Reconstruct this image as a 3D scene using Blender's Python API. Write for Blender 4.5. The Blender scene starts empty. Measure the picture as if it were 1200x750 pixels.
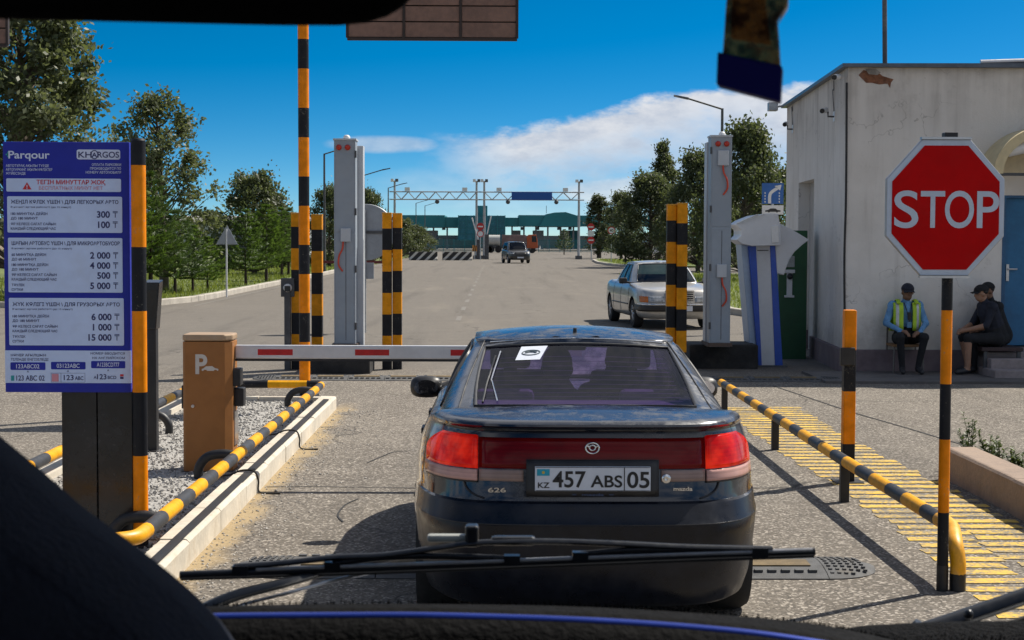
import bpy, bmesh, math, random
from mathutils import Vector, Matrix, noise as mnoise

# ------------------------------------------------------------------ camera
S = bpy.context.scene
COL = S.collection
R = math.radians
random.seed(7)
FPX = 1900.0          # focal length in photograph pixels (photograph 1200 x 750)
HC = 1.90             # eye height inside the van
cam_d = bpy.data.cameras.new('camera')
cam = bpy.data.objects.new('camera', cam_d)
COL.objects.link(cam)
S.camera = cam
cam_d.sensor_fit = 'HORIZONTAL'
cam_d.sensor_width = 36.0
cam_d.lens = FPX / 1200.0 * 36.0
cam_d.clip_start = 0.05
cam_d.clip_end = 6000
YAW, PITCH, ROLL = math.atan(19 / FPX), math.atan(94 / FPX), R(0.22)
CM = (Matrix.Rotation(-YAW, 3, 'Z') @ Matrix.Rotation(math.pi / 2 - PITCH, 3, 'X') @ Matrix.Rotation(ROLL, 3, 'Z'))
cam.matrix_world = Matrix.Translation((0, 0, HC)) @ CM.to_4x4()
cam_d.dof.use_dof = True
cam_d.dof.focus_distance = 10.5
cam_d.dof.aperture_fstop = 27.0

# ------------------------------------------------------------------ sky and sun
SUN_EL = R(50)
SUN_AZ = math.atan2(0.80, 0.60)      # from +Y towards +X
world = bpy.data.worlds.new('World')
S.world = world
world.use_nodes = True


class NT:
    """short hand for building node trees"""
    def __init__(self, tree):
        self.t = tree
        self.n = tree.nodes
        self.l = tree.links

    def new(self, kind, **kw):
        nd = self.n.new(kind)
        for k, v in kw.items():
            setattr(nd, k, v)
        return nd

    def put(self, sock, v):
        if isinstance(v, bpy.types.NodeSocket):
            self.l.new(v, sock)
        else:
            sock.default_value = v

    def m(self, op, a, b=None, c=None, clamp=False):
        nd = self.new('ShaderNodeMath', operation=op)
        nd.use_clamp = clamp
        self.put(nd.inputs[0], a)
        if b is not None:
            self.put(nd.inputs[1], b)
        if c is not None:
            self.put(nd.inputs[2], c)
        return nd.outputs[0]

    def ramp(self, v, a, b, lo=0.0, hi=1.0):
        nd = self.new('ShaderNodeMapRange', interpolation_type='SMOOTHSTEP')
        self.put(nd.inputs[0], v)
        for i, q in enumerate((a, b, lo, hi)):
            self.put(nd.inputs[1 + i], q)
        return nd.outputs[0]

    def noise(self, vec, scale, detail=4.0, rough=0.55, out=0):
        nd = self.new('ShaderNodeTexNoise')
        if vec is not None:
            self.l.new(vec, nd.inputs['Vector'])
        nd.inputs['Scale'].default_value = scale
        nd.inputs['Detail'].default_value = detail
        nd.inputs['Roughness'].default_value = rough
        return nd.outputs[out]

    def voro(self, vec, scale, out='Distance', feature='F1'):
        nd = self.new('ShaderNodeTexVoronoi', feature=feature)
        if vec is not None:
            self.l.new(vec, nd.inputs['Vector'])
        nd.inputs['Scale'].default_value = scale
        return nd.outputs[out]

    def mix(self, fac, a, b, blend='MIX'):
        nd = self.new('ShaderNodeMix', data_type='RGBA', blend_type=blend)
        self.put(nd.inputs[0], fac)
        for i, q in ((6, a), (7, b)):
            if not isinstance(q, bpy.types.NodeSocket):
                q = (q[0], q[1], q[2], 1.0)
            self.put(nd.inputs[i], q)
        return nd.outputs[2]

    def sep(self, vec):
        nd = self.new('ShaderNodeSeparateXYZ')
        self.l.new(vec, nd.inputs[0])
        return nd.outputs

    def comb(self, x, y, z):
        nd = self.new('ShaderNodeCombineXYZ')
        for i, q in enumerate((x, y, z)):
            self.put(nd.inputs[i], q)
        return nd.outputs[0]

    def bump(self, h, strength, dist=0.01):
        nd = self.new('ShaderNodeBump')
        self.put(nd.inputs['Height'], h)
        nd.inputs['Strength'].default_value = strength
        nd.inputs['Distance'].default_value = dist
        return nd.outputs[0]


def make_sky():
    t = NT(world.node_tree)
    t.n.clear()
    tc = t.new('ShaderNodeTexCoord').outputs['Generated']
    x, y, z = t.sep(tc)
    # the air of a dry plain: the blue deepens quickly above the horizon
    zz = t.m('ADD', t.m('MULTIPLY', z, 2.3), 0.055)
    vec = t.comb(x, y, zz)
    nm = t.new('ShaderNodeVectorMath', operation='NORMALIZE')
    t.l.new(vec, nm.inputs[0])
    sky = t.new('ShaderNodeTexSky', sky_type='NISHITA')
    sky.sun_disc = False
    sky.sun_elevation = SUN_EL
    sky.sun_rotation = SUN_AZ
    sky.altitude = 600
    sky.air_density = 1.0
    sky.dust_density = 0.6
    sky.ozone_density = 1.6
    t.l.new(nm.outputs[0], sky.inputs[0])
    hs = t.new('ShaderNodeHueSaturation')
    hs.inputs['Hue'].default_value = 0.487
    hs.inputs['Saturation'].default_value = 1.38
    hs.inputs['Value'].default_value = 1.0
    # the camera's contrast: the same curve over the whole sky
    s1 = t.new('ShaderNodeVectorMath', operation='SCALE')
    s1.inputs['Scale'].default_value = 0.2
    t.l.new(sky.outputs[0], s1.inputs[0])
    gm = t.new('ShaderNodeGamma')
    gm.inputs['Gamma'].default_value = 1.38
    t.l.new(s1.outputs[0], gm.inputs['Color'])
    s2 = t.new('ShaderNodeVectorMath', operation='SCALE')
    s2.inputs['Scale'].default_value = 2.35
    t.l.new(gm.outputs[0], s2.inputs[0])
    t.l.new(s2.outputs[0], hs.inputs['Color'])
    # cloud banks, by direction (azimuth from +Y, elevation)
    az = t.m('ARCTAN2', x, y)
    el = t.m('ARCSINE', z)
    flat = t.comb(t.m('MULTIPLY', az, 1.0), t.m('MULTIPLY', el, 2.2), 0.3)
    n1 = t.noise(flat, 16, 6, 0.58)
    n2 = t.noise(flat, 48, 5, 0.6)
    n3 = t.noise(flat, 5, 3, 0.5)
    nn = t.m('ADD', t.m('MULTIPLY', t.m('SUBTRACT', n1, 0.5), 1.0), t.m('MULTIPLY', t.m('SUBTRACT', n2, 0.5), 0.5))

    def bank(az0, az1, e0, e1, depth, soft, amt):
        # crisp top that climbs from (az0,e0) to (az1,e1), melting away below
        f = t.ramp(az, az0, az1)
        top = t.m('ADD', t.m('MULTIPLY', f, e1 - e0), e0)
        top = t.m('ADD', top, t.m('MULTIPLY', nn, 0.028))
        dd = t.m('SUBTRACT', top, el)
        up = t.ramp(dd, -0.001, soft)
        dn = t.ramp(t.m('ADD', dd, t.m('MULTIPLY', nn, 0.05)), depth * 0.15, depth, 1.0, 0.0)
        a = t.ramp(t.m('ADD', az, t.m('MULTIPLY', nn, 0.05)), az0 - 0.01, az0 + 0.05)
        return t.m('MULTIPLY', t.m('MULTIPLY', up, dn), t.m('MULTIPLY', a, amt))

    c1 = bank(-0.035, 0.15, 0.068, 0.094, 0.075, 0.008, 1.0)

    def puff(a0, e0, wa, we, amt, k=0.9):
        da = t.m('DIVIDE', t.m('SUBTRACT', az, a0), wa)
        de = t.m('DIVIDE', t.m('SUBTRACT', el, e0), we)
        r2 = t.m('ADD', t.m('MULTIPLY', da, da), t.m('MULTIPLY', de, de))
        r2 = t.m('SUBTRACT', r2, t.m('MULTIPLY', nn, k))
        return t.m('MULTIPLY', t.ramp(r2, 0.25, 1.1, 1.0, 0.0), amt)

    c2 = puff(0.085, 0.030, 0.055, 0.010, 0.75)
    c3 = puff(-0.068, 0.058, 0.036, 0.006, 0.50)
    c6 = puff(0.175, 0.072, 0.035, 0.014, 0.8)
    c5 = puff(0.06, 0.028, 0.16, 0.022, 0.28, 0.6)
    # added cloud, only outside the frame, to brighten shaded faces with white light
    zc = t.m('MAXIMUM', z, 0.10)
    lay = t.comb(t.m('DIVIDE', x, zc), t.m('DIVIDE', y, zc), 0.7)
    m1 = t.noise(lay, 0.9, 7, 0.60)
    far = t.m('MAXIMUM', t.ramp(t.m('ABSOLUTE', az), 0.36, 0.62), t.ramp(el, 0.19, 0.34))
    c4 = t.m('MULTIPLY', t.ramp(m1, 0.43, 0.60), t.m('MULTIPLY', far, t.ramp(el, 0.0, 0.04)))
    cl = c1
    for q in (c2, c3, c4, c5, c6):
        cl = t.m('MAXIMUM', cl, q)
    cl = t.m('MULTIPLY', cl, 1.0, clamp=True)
    shade = t.ramp(t.m('ADD', n2, t.m('MULTIPLY', n1, 0.6)), 0.55, 1.05)
    ccol = t.mix(shade, (2.7, 2.85, 3.2), (4.1, 4.0, 3.95))
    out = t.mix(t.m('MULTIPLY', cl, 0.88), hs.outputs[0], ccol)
    bg = t.new('ShaderNodeBackground')
    bg.inputs['Strength'].default_value = 0.15
    t.l.new(out, bg.inputs[0])
    wo = t.new('ShaderNodeOutputWorld')
    t.l.new(bg.outputs[0], wo.inputs[0])


make_sky()
sun_d = bpy.data.lights.new('sun', 'SUN')
sun_d.energy = 4.6
sun_d.angle = R(0.5)
sun_d.color = (1.0, 0.935, 0.83)
sun = bpy.data.objects.new('sun', sun_d)
COL.objects.link(sun)
SUNV = Vector((math.sin(SUN_AZ) * math.cos(SUN_EL), math.cos(SUN_AZ) * math.cos(SUN_EL), math.sin(SUN_EL)))
sun.rotation_euler = SUNV.to_track_quat('Z', 'Y').to_euler()
sun.location = (30, 30, 60)
S.view_settings.view_transform = 'Standard'
S.view_settings.look = 'None'
S.view_settings.exposure = 0.50
S.view_settings.gamma = 1.0
S.view_settings.use_curve_mapping = False
S.cycles.max_bounces = 8
S.cycles.transparent_max_bounces = 16
S.cycles.sample_clamp_indirect = 8.0
S.cycles.caustics_reflective = False
S.cycles.caustics_refractive = False


# ------------------------------------------------------------------ photograph pixel -> place
def ray(px, py):
    return CM @ Vector(((px - 600) / FPX, -(py - 375) / FPX, -1.0))


def G(px, py, z=0.0):
    """the point at height z seen at a pixel"""
    d = ray(px, py)
    k = (z - HC) / d.z
    return Vector((d.x * k, d.y * k, z))


def D(px, py, y):
    """the point at distance y seen at a pixel"""
    d = ray(px, py)
    k = y / d.y
    return Vector((d.x * k, y, HC + d.z * k))


# ------------------------------------------------------------------ materials
MATS = {}


def base_mat(name):
    m = bpy.data.materials.new(name)
    m.use_nodes = True
    t = NT(m.node_tree)
    b = t.n['Principled BSDF']
    return m, t, b


def coords(t, world_pos=False):
    if world_pos:
        return t.new('ShaderNodeNewGeometry').outputs['Position']
    return t.new('ShaderNodeTexCoord').outputs['Object']


def mk(name, col, rough=0.6, metal=0.0, var=0.18, vs=6.0, bump=0.0, bs=60.0, dust=0.0, dcol=(0.36, 0.32, 0.26),
       coat=0.0, spec=0.5, rvar=0.12, wp=True, dscale=3.0):
    """plain painted or natural surface: uneven tone, fine relief, dust in patches"""
    if name in MATS:
        return MATS[name]
    m, t, b = base_mat(name)
    c = coords(t, wp)
    n = t.noise(c, vs, 5)
    n2 = t.noise(c, vs * 6.3, 3)
    f = t.m('ADD', t.m('MULTIPLY', n, 0.65), t.m('MULTIPLY', n2, 0.35))
    f = t.ramp(f, 0.32, 0.68)
    lo = [q * (1 - var) for q in col]
    hi = [min(1, q * (1 + var)) for q in col]
    cc = t.mix(f, lo, hi)
    r = t.m('ADD', t.m('MULTIPLY', n2, rvar * 2), rough - rvar, clamp=True)
    if dust > 0:
        d1 = t.noise(c, dscale, 6, 0.65)
        df = t.ramp(d1, 0.48, 0.78, 0.0, dust)
        cc = t.mix(df, cc, dcol)
        r = t.m('ADD', r, t.m('MULTIPLY', df, 0.4), clamp=True)
    t.put(b.inputs['Base Color'], cc)
    t.put(b.inputs['Roughness'], r)
    b.inputs['Metallic'].default_value = metal
    b.inputs['Coat Weight'].default_value = coat
    b.inputs['Coat Roughness'].default_value = 0.08
    b.inputs['Specular IOR Level'].default_value = spec
    if bump > 0:
        h = t.noise(c, bs, 4)
        t.put(b.inputs['Normal'], t.bump(h, bump, 0.01))
    MATS[name] = m
    return m


def stripes(name, axis, period, offset, duty, ca, cb, rough=0.45, wp=True, wear=0.5):
    """bands of two paints along one axis (paint on the thing itself)"""
    if name in MATS:
        return MATS[name]
    m, t, b = base_mat(name)
    c = coords(t, wp)
    s = t.sep(c)[axis]
    u = t.m('FRACT', t.m('DIVIDE', t.m('SUBTRACT', s, offset), period))
    f = t.m('LESS_THAN', u, duty)
    n = t.noise(c, 9, 5)
    n2 = t.noise(c, 55, 4, 0.7)
    v = t.ramp(n, 0.3, 0.7, 0.82, 1.12)
    col = t.mix(f, cb, ca)
    hv = t.new('ShaderNodeHueSaturation')
    t.put(hv.inputs['Color'], col)
    t.put(hv.inputs['Value'], v)
    w = t.ramp(t.m('ADD', t.m('MULTIPLY', n2, 0.7), t.m('MULTIPLY', n, 0.4)), 0.63, 0.72, 0.0, wear)
    cc = t.mix(w, hv.outputs[0], (0.28, 0.25, 0.20))
    t.put(b.inputs['Base Color'], cc)
    t.put(b.inputs['Roughness'], t.m('ADD', t.m('MULTIPLY', n2, 0.25), rough - 0.1))
    b.inputs['Specular IOR Level'].default_value = 0.18
    t.put(b.inputs['Normal'], t.bump(n2, 0.12, 0.004))
    MATS[name] = m
    return m


def glass(name, tint, gloss=0.12, rough=0.02, fk=0.9):
    """thin tinted pane: light passes through tinted, the sky mirrors in it"""
    if name in MATS:
        return MATS[name]
    m, t, b = base_mat(name)
    t.n.remove(b)
    tr = t.new('ShaderNodeBsdfTransparent')
    tr.inputs[0].default_value = (*tint, 1)
    gl = t.new('ShaderNodeBsdfGlossy')
    gl.inputs['Roughness'].default_value = rough
    gl.inputs['Color'].default_value = (0.9, 0.92, 1, 1)
    fr = t.new('ShaderNodeFresnel')
    fr.inputs[0].default_value = 1.5
    f = t.m('ADD', t.m('MULTIPLY', fr.outputs[0], fk), gloss, clamp=True)
    mx = t.new('ShaderNodeMixShader')
    t.put(mx.inputs[0], f)
    t.l.new(tr.outputs[0], mx.inputs[1])
    t.l.new(gl.outputs[0], mx.inputs[2])
    t.l.new(mx.outputs[0], t.n['Material Output'].inputs[0])
    MATS[name] = m
    return m


def leafmat(name, ca, cb, trans=0.35, sc=0.5):
    m, t, b = base_mat(name)
    c = coords(t, True)
    n = t.noise(c, sc, 3)
    n2 = t.noise(c, 5.0, 3)
    f = t.ramp(t.m('ADD', t.m('MULTIPLY', n, 0.4), t.m('MULTIPLY', n2, 0.6)), 0.36, 0.64)
    cc = t.mix(f, ca, cb)
    t.put(b.inputs['Base Color'], cc)
    b.inputs['Roughness'].default_value = 0.5
    b.inputs['Specular IOR Level'].default_value = 0.35
    tl = t.new('ShaderNodeBsdfTranslucent')
    t.put(tl.inputs[0], t.mix(0.5, cc, (cb[0] * 1.6, cb[1] * 1.7, cb[2] * 0.8)))
    mx = t.new('ShaderNodeMixShader')
    mx.inputs[0].default_value = trans
    t.l.new(b.outputs[0], mx.inputs[1])
    t.l.new(tl.outputs[0], mx.inputs[2])
    t.l.new(mx.outputs[0], t.n['Material Output'].inputs[0])
    return m


# ------------------------------------------------------------------ mesh builder
class MB:
    def __init__(self):
        self.v = []
        self.f = []

    def add(self, vs, fs):
        o = len(self.v)
        self.v.extend([tuple(q) for q in vs])
        self.f.extend([tuple(i + o for i in f) for f in fs])
        return self

    def bx(self, x0, x1, y0, y1, z0, z1, M=None):
        vs = [Vector((x, y, z)) for z in (z0, z1) for y in (y0, y1) for x in (x0, x1)]
        if M is not None:
            vs = [M @ q for q in vs]
        return self.add(vs, [(0, 2, 3, 1), (4, 5, 7, 6), (0, 1, 5, 4), (2, 6, 7, 3), (0, 4, 6, 2), (1, 3, 7, 5)])

    def tube(self, pts, r, n=10, caps=True, flat=1.0):
        pts = [Vector(p) for p in pts]
        rs = r if isinstance(r, (list, tuple)) else [r] * len(pts)
        up = None
        vs, fs = [], []
        for i, p in enumerate(pts):
            a = pts[max(i - 1, 0)]
            b = pts[min(i + 1, len(pts) - 1)]
            d = (b - a).normalized()
            if up is None:
                up = Vector((0, 0, 1)) if abs(d.z) < 0.9 else Vector((0, 1, 0))
            sx = d.cross(up)
            if sx.length < 1e-6:
                sx = d.orthogonal()
            sx.normalize()
            uy = sx.cross(d).normalized()
            up = uy
            for k in range(n):
                an = 2 * math.pi * k / n
                vs.append(p + sx * math.cos(an) * rs[i] + uy * math.sin(an) * rs[i] * flat)
        for i in range(len(pts) - 1):
            for k in range(n):
                k2 = (k + 1) % n
                fs.append((i * n + k, i * n + k2, (i + 1) * n + k2, (i + 1) * n + k))
        if caps:
            fs.append(tuple(range(n - 1, -1, -1)))
            fs.append(tuple(range((len(pts) - 1) * n, len(pts) * n)))
        return self.add(vs, fs)

    def cyl(self, p0, p1, r, n=16, r1=None):
        return self.tube([p0, p1], [r, r if r1 is None else r1], n)

    def prism(self, poly, axis, a, b):
        """polygon in the plane across an axis, pushed from a to b"""
        def mk3(p, w):
            if axis == 'y':
                return (p[0], w, p[1])
            if axis == 'x':
                return (w, p[0], p[1])
            return (p[0], p[1], w)
        n = len(poly)
        vs = [mk3(p, a) for p in poly] + [mk3(p, b) for p in poly]
        fs = [tuple(range(n)), tuple(range(2 * n - 1, n - 1, -1))]
        for i in range(n):
            j = (i + 1) % n
            fs.append((i, i + n, j + n, j))
        return self.add(vs, fs)

    def lathe(self, prof, c, n=24, axis='z'):
        vs, fs = [], []
        for r, h in prof:
            for k in range(n):
                a = 2 * math.pi * k / n
                q = (r * math.cos(a), r * math.sin(a), h)
                if axis == 'y':
                    q = (q[0], q[2], q[1])
                elif axis == 'x':
                    q = (q[2], q[0], q[1])
                vs.append((q[0] + c[0], q[1] + c[1], q[2] + c[2]))
        for i in range(len(prof) - 1):
            for k in range(n):
                k2 = (k + 1) % n
                fs.append((i * n + k, i * n + k2, (i + 1) * n + k2, (i + 1) * n + k))
        fs.append(tuple(range(n - 1, -1, -1)))
        fs.append(tuple(range((len(prof) - 1) * n, len(prof) * n)))
        return self.add(vs, fs)

    def sphere(self, c, rx, ry=None, rz=None, n=16, m=10):
        ry = rx if ry is None else ry
        rz = rx if rz is None else rz
        vs, fs = [], []
        for i in range(m + 1):
            th = math.pi * i / m
            for k in range(n):
                a = 2 * math.pi * k / n
                vs.append((c[0] + rx * math.sin(th) * math.cos(a), c[1] + ry * math.sin(th) * math.sin(a), c[2] + rz * math.cos(th)))
        for i in range(m):
            for k in range(n):
                k2 = (k + 1) % n
                fs.append((i * n + k, (i + 1) * n + k, (i + 1) * n + k2, i * n + k2))
        return self.add(vs, fs)

    def grid(self, rows):
        """rows of points -> quads"""
        n = len(rows[0])
        vs = [p for r in rows for p in r]
        fs = []
        for i in range(len(rows) - 1):
            for k in range(n - 1):
                fs.append((i * n + k, i * n + k + 1, (i + 1) * n + k + 1, (i + 1) * n + k))
        return self.add(vs, fs)

    def mesh(self, name, smooth=None):
        me = bpy.data.meshes.new(name)
        me.from_pydata(self.v, [], self.f)
        me.validate()
        bm = bmesh.new()
        bm.from_mesh(me)
        bmesh.ops.recalc_face_normals(bm, faces=bm.faces)
        bm.to_mesh(me)
        bm.free()
        if smooth:
            me.polygons.foreach_set('use_smooth', [True] * len(me.polygons))
            me.set_sharp_from_angle(angle=R(smooth))
        return me

    def build(self, name, mat, parent=None, smooth=None, bevel=0.0, merge=False, solid=0.0):
        me = self.mesh(name, smooth)
        if merge:
            bm = bmesh.new()
            bm.from_mesh(me)
            bmesh.ops.remove_doubles(bm, verts=bm.verts, dist=0.0004)
            bmesh.ops.recalc_face_normals(bm, faces=bm.faces)
            bm.to_mesh(me)
            bm.free()
        o = obj(name, me, mat, parent)
        if solid:
            md = o.modifiers.new('solid', 'SOLIDIFY')
            md.thickness = solid
            md.offset = 0
        if bevel:
            md = o.modifiers.new('bevel', 'BEVEL')
            md.width = bevel
            md.segments = 2
            md.limit_method = 'ANGLE'
            md.angle_limit = R(40)
        return o


def wmat(o):
    if o is None:
        return Matrix()
    if o.parent:
        return wmat(o.parent) @ o.matrix_parent_inverse @ o.matrix_basis
    return o.matrix_basis.copy()


def obj(name, me, mat, parent=None):
    o = bpy.data.objects.new(name, me)
    COL.objects.link(o)
    if mat is not None and len(me.materials) == 0:
        me.materials.append(mat)
    if parent is not None:
        o.parent = parent
        o.matrix_parent_inverse = wmat(parent).inverted()
    return o


def tag(o, label, cat, group=None):
    o['label'] = label
    o['category'] = cat
    if group:
        o['group'] = group
    return o


def thing(name, label, cat, loc=(0, 0, 0), rz=0.0, group=None):
    o = bpy.data.objects.new(name, None)
    COL.objects.link(o)
    o.empty_display_size = 0.1
    o.location = loc
    o.rotation_euler = (0, 0, rz)
    return tag(o, label, cat, group)


def struct(o):
    o['kind'] = 'structure'
    return o


def dup(o, M, label=None, group=None):
    """a copy of a thing with its parts and sub-parts, moved by the matrix M"""
    c = o.copy()
    COL.objects.link(c)
    c.matrix_basis = M @ o.matrix_basis
    if label:
        c['label'] = label
    if group:
        c['group'] = group

    def kids(src, dst):
        for ch in src.children:
            k = ch.copy()
            COL.objects.link(k)
            k.parent = dst
            k.matrix_parent_inverse = ch.matrix_parent_inverse.copy()
            kids(ch, k)
    kids(o, c)
    return c


def bez(p, n=24):
    """smooth curve through points (Catmull-Rom)"""
    p = [Vector(q) for q in p]
    out = []
    for i in range(len(p) - 1):
        a = p[max(i - 1, 0)]
        b, c = p[i], p[i + 1]
        d = p[min(i + 2, len(p) - 1)]
        for k in range(n):
            u = k / n
            out.append(0.5 * ((2 * b) + (c - a) * u + (2 * a - 5 * b + 4 * c - d) * u * u + (3 * b - a - 3 * c + d) * u ** 3))
    out.append(p[-1])
    return out


_txt = {}


def text_mesh(body, bold=0.0, ext=0.0):
    key = (body, bold, ext)
    if key not in _txt:
        cu = bpy.data.curves.new('text', 'FONT')
        cu.body = body
        cu.size = 1.0
        cu.offset = bold
        cu.extrude = ext
        cu.resolution_u = 6
        o = bpy.data.objects.new('text', cu)
        COL.objects.link(o)
        me = o.to_mesh()
        vs = [v.co.copy() for v in me.vertices]
        fs = [tuple(p.vertices) for p in me.polygons]
        o.to_mesh_clear()
        bpy.data.objects.remove(o)
        bpy.data.curves.remove(cu)
        xs = [v.x for v in vs] or [0, 1]
        _txt[key] = (vs, fs, min(xs), max(xs))
    return _txt[key]


def put_text(mb, body, M, height, width=None, align='L', bold=0.0):
    """lettering into a mesh builder; M maps (right, up, out) of the surface; height = capital height in metres"""
    vs, fs, x0, x1 = text_mesh(body, bold)
    k = height / 0.73
    kx = k if width is None else width / max(x1 - x0, 1e-4)
    sh = {'L': -x0, 'R': -x1, 'C': -(x0 + x1) / 2}[align]
    mb.add([M @ Vector(((v.x + sh) * kx, v.y * k, v.z)) for v in vs], fs)


def face_to_cam(o):
    """maps surface coordinates (right, up, out) to the world for a sheet that faces -Y at point o"""
    return Matrix(((1, 0, 0, o[0]), (0, 0, -1, o[1]), (0, 1, 0, o[2]), (0, 0, 0, 1)))


# ================================================================== THE SETTING
def road_mat():
    m, t, b = base_mat('asphalt')
    c = coords(t, True)
    x, y, z = t.sep(c)
    big = t.noise(c, 0.22, 5, 0.6)
    mid = t.noise(c, 1.6, 5, 0.6)
    agg = t.voro(c, 70, 'Color')
    aggv = t.sep(agg)[0]
    fine = t.noise(c, 42, 4, 0.75)
    f = t.ramp(t.m('ADD', t.m('MULTIPLY', big, 0.55), t.m('MULTIPLY', mid, 0.45)), 0.36, 0.64)
    cc = t.mix(f, (0.165, 0.142, 0.115), (0.245, 0.214, 0.174))
    cc = t.mix(t.ramp(fine, 0.36, 0.66, 0.6, 0.0), cc, (0.055, 0.050, 0.046))
    cc = t.mix(t.ramp(aggv, 0.72, 0.98, 0.0, 0.75), cc, (0.50, 0.45, 0.385))
    cc = t.mix(t.ramp(aggv, 0.30, 0.02, 0.0, 0.6), cc, (0.05, 0.046, 0.043))
    # blown sand lies along the foot of the island kerb
    ed = t.m('SUBTRACT', t.m('ADD', x, 1.78), t.m('MULTIPLY', t.m('SUBTRACT', mid, 0.45), 0.5))
    inl = t.m('MULTIPLY', t.ramp(ed, 0.02, 0.20, 1.0, 0.0), t.m('MULTIPLY', t.m('GREATER_THAN', x, -1.80), t.ramp(y, 17.5, 19, 1.0, 0.0)))
    cc = t.mix(t.m('MULTIPLY', inl, t.ramp(fine, 0.3, 0.6, 0.55, 0.95)), cc, (0.40, 0.30, 0.165))
    # oil along the middle of the lane, wheel tracks polished pale
    ox = t.m('ABSOLUTE', t.m('SUBTRACT', x, 0.35))
    oil = t.m('MULTIPLY', t.ramp(ox, 0.2, 0.75, 1.0, 0.0), t.ramp(mid, 0.42, 0.66, 0.0, 0.55))
    oil = t.m('MULTIPLY', oil, t.ramp(y, 15, 40, 1.0, 0.0))
    cc = t.mix(oil, cc, (0.045, 0.042, 0.040))
    # the far carriageway is older and smoother grey
    cc = t.mix(t.ramp(y, 21.5, 25, 0.0, 0.75), cc, t.mix(mid, (0.135, 0.121, 0.103), (0.168, 0.151, 0.130)))
    # long tyre-darkened tracks and dusty patches run with the traffic
    trk = t.noise(t.comb(t.m('MULTIPLY', x, 1.5), t.m('MULTIPLY', y, .06), 0.0), 1.0, 5, .6)
    cc = t.mix(t.ramp(trk, .50, .72, 0.0, .42), cc, (.075, .068, .060))
    pat = t.noise(t.comb(t.m('MULTIPLY', x, .5), t.m('MULTIPLY', y, .12), 3.0), 1.0, 6, .65)
    cc = t.mix(t.ramp(pat, .54, .74, 0.0, .40), cc, (.27, .235, .19))
    spt = t.voro(c, 1.1)
    cc = t.mix(t.m('MULTIPLY', t.ramp(spt, .04, .13, .55, 0.0), t.ramp(mid, .48, .60)), cc, (.035, .032, .03))
    # hair cracks
    w = t.noise(c, 0.8, 3, 0.6, out=1)
    vm = t.new('ShaderNodeVectorMath', operation='ADD')
    sc = t.new('ShaderNodeVectorMath', operation='SCALE')
    sc.inputs['Scale'].default_value = 0.9
    t.l.new(w, sc.inputs[0])
    t.l.new(c, vm.inputs[0])
    t.l.new(sc.outputs[0], vm.inputs[1])
    cr = t.voro(vm.outputs[0], 0.28, 'Distance', 'DISTANCE_TO_EDGE')
    cc = t.mix(t.m('MULTIPLY', t.ramp(cr, 0.0, 0.006, 0.75, 0.0), t.ramp(big, 0.45, 0.55)), cc, (0.035, 0.032, 0.03))
    t.put(b.inputs['Base Color'], cc)
    t.put(b.inputs['Roughness'], t.m('SUBTRACT', 0.95, t.m('MULTIPLY', oil, 0.4)))
    b.inputs['Specular IOR Level'].default_value = 0.3
    h = t.m('ADD', t.m('MULTIPLY', fine, 0.5), t.m('MULTIPLY', aggv, 0.5))
    t.put(b.inputs['Normal'], t.bump(h, 0.55, 0.012))
    return m


M_road = road_mat()
M_soil = mk('dry_soil', (0.20, 0.155, 0.10), 0.95, var=0.3, vs=0.8, bump=0.6, bs=30)
M_grass_ground = mk('grass_ground', (0.105, 0.135, 0.030), 0.95, var=0.35, vs=0.35, bump=0.6, bs=12, dust=0.5, dcol=(0.22, 0.19, 0.08), dscale=0.5)
M_kerb = mk('kerb_concrete', (0.60, 0.55, 0.46), 0.85, var=0.16, vs=3.0, bump=0.25, bs=50, dust=0.55, dcol=(0.36, 0.29, 0.20), dscale=6)
M_kerb2 = mk('verge_kerb_concrete', (0.42, 0.385, 0.33), 0.9, var=0.2, vs=2.0, bump=0.3, bs=40)
M_pinkkerb = mk('pinkish_concrete', (0.29, 0.215, 0.165), 0.9, var=0.2, vs=3.0, bump=0.4, bs=40, dust=0.5, dcol=(0.27, 0.21, 0.15))
M_gravel = mk('gravel', (0.34, 0.325, 0.30), 0.9, var=0.55, vs=30, bump=0.5, bs=90)
M_black = mk('black_paint', (0.013, 0.013, 0.015), 0.5, var=0.4, vs=6, bump=0.1, bs=90, dust=0.25, dcol=(0.13, 0.115, 0.095))
M_rubber = mk('rubber', (0.075, 0.076, 0.078), 0.75, var=0.3, vs=12, bump=0.3, bs=120, dust=0.8, dcol=(0.20, 0.175, 0.14), dscale=5)
M_bumpyellow = mk('bump_yellow', (0.15, 0.105, 0.048), 0.8, var=0.3, vs=10, bump=0.3, bs=80, dust=0.7, dcol=(0.17, 0.145, 0.11), dscale=8)
M_tar = mk('tar', (0.02, 0.019, 0.018), 0.7, var=0.3, vs=9, bump=0.4, bs=60)
YEL = (0.80, 0.37, 0.006)
ORG = (0.86, 0.255, 0.002)
BLK = (0.016, 0.017, 0.021)

# --- ground, road
g = MB().bx(-3000, 3000, -600, 4500, -1.0, -0.03).build('ground', M_soil)
struct(g)
r = MB().add([(-70, -25, 0), (70, -25, 0), (70, 420, 0), (-70, 420, 0)], [(0, 1, 2, 3)]).build('road', M_road)
struct(r)
road = r

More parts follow.
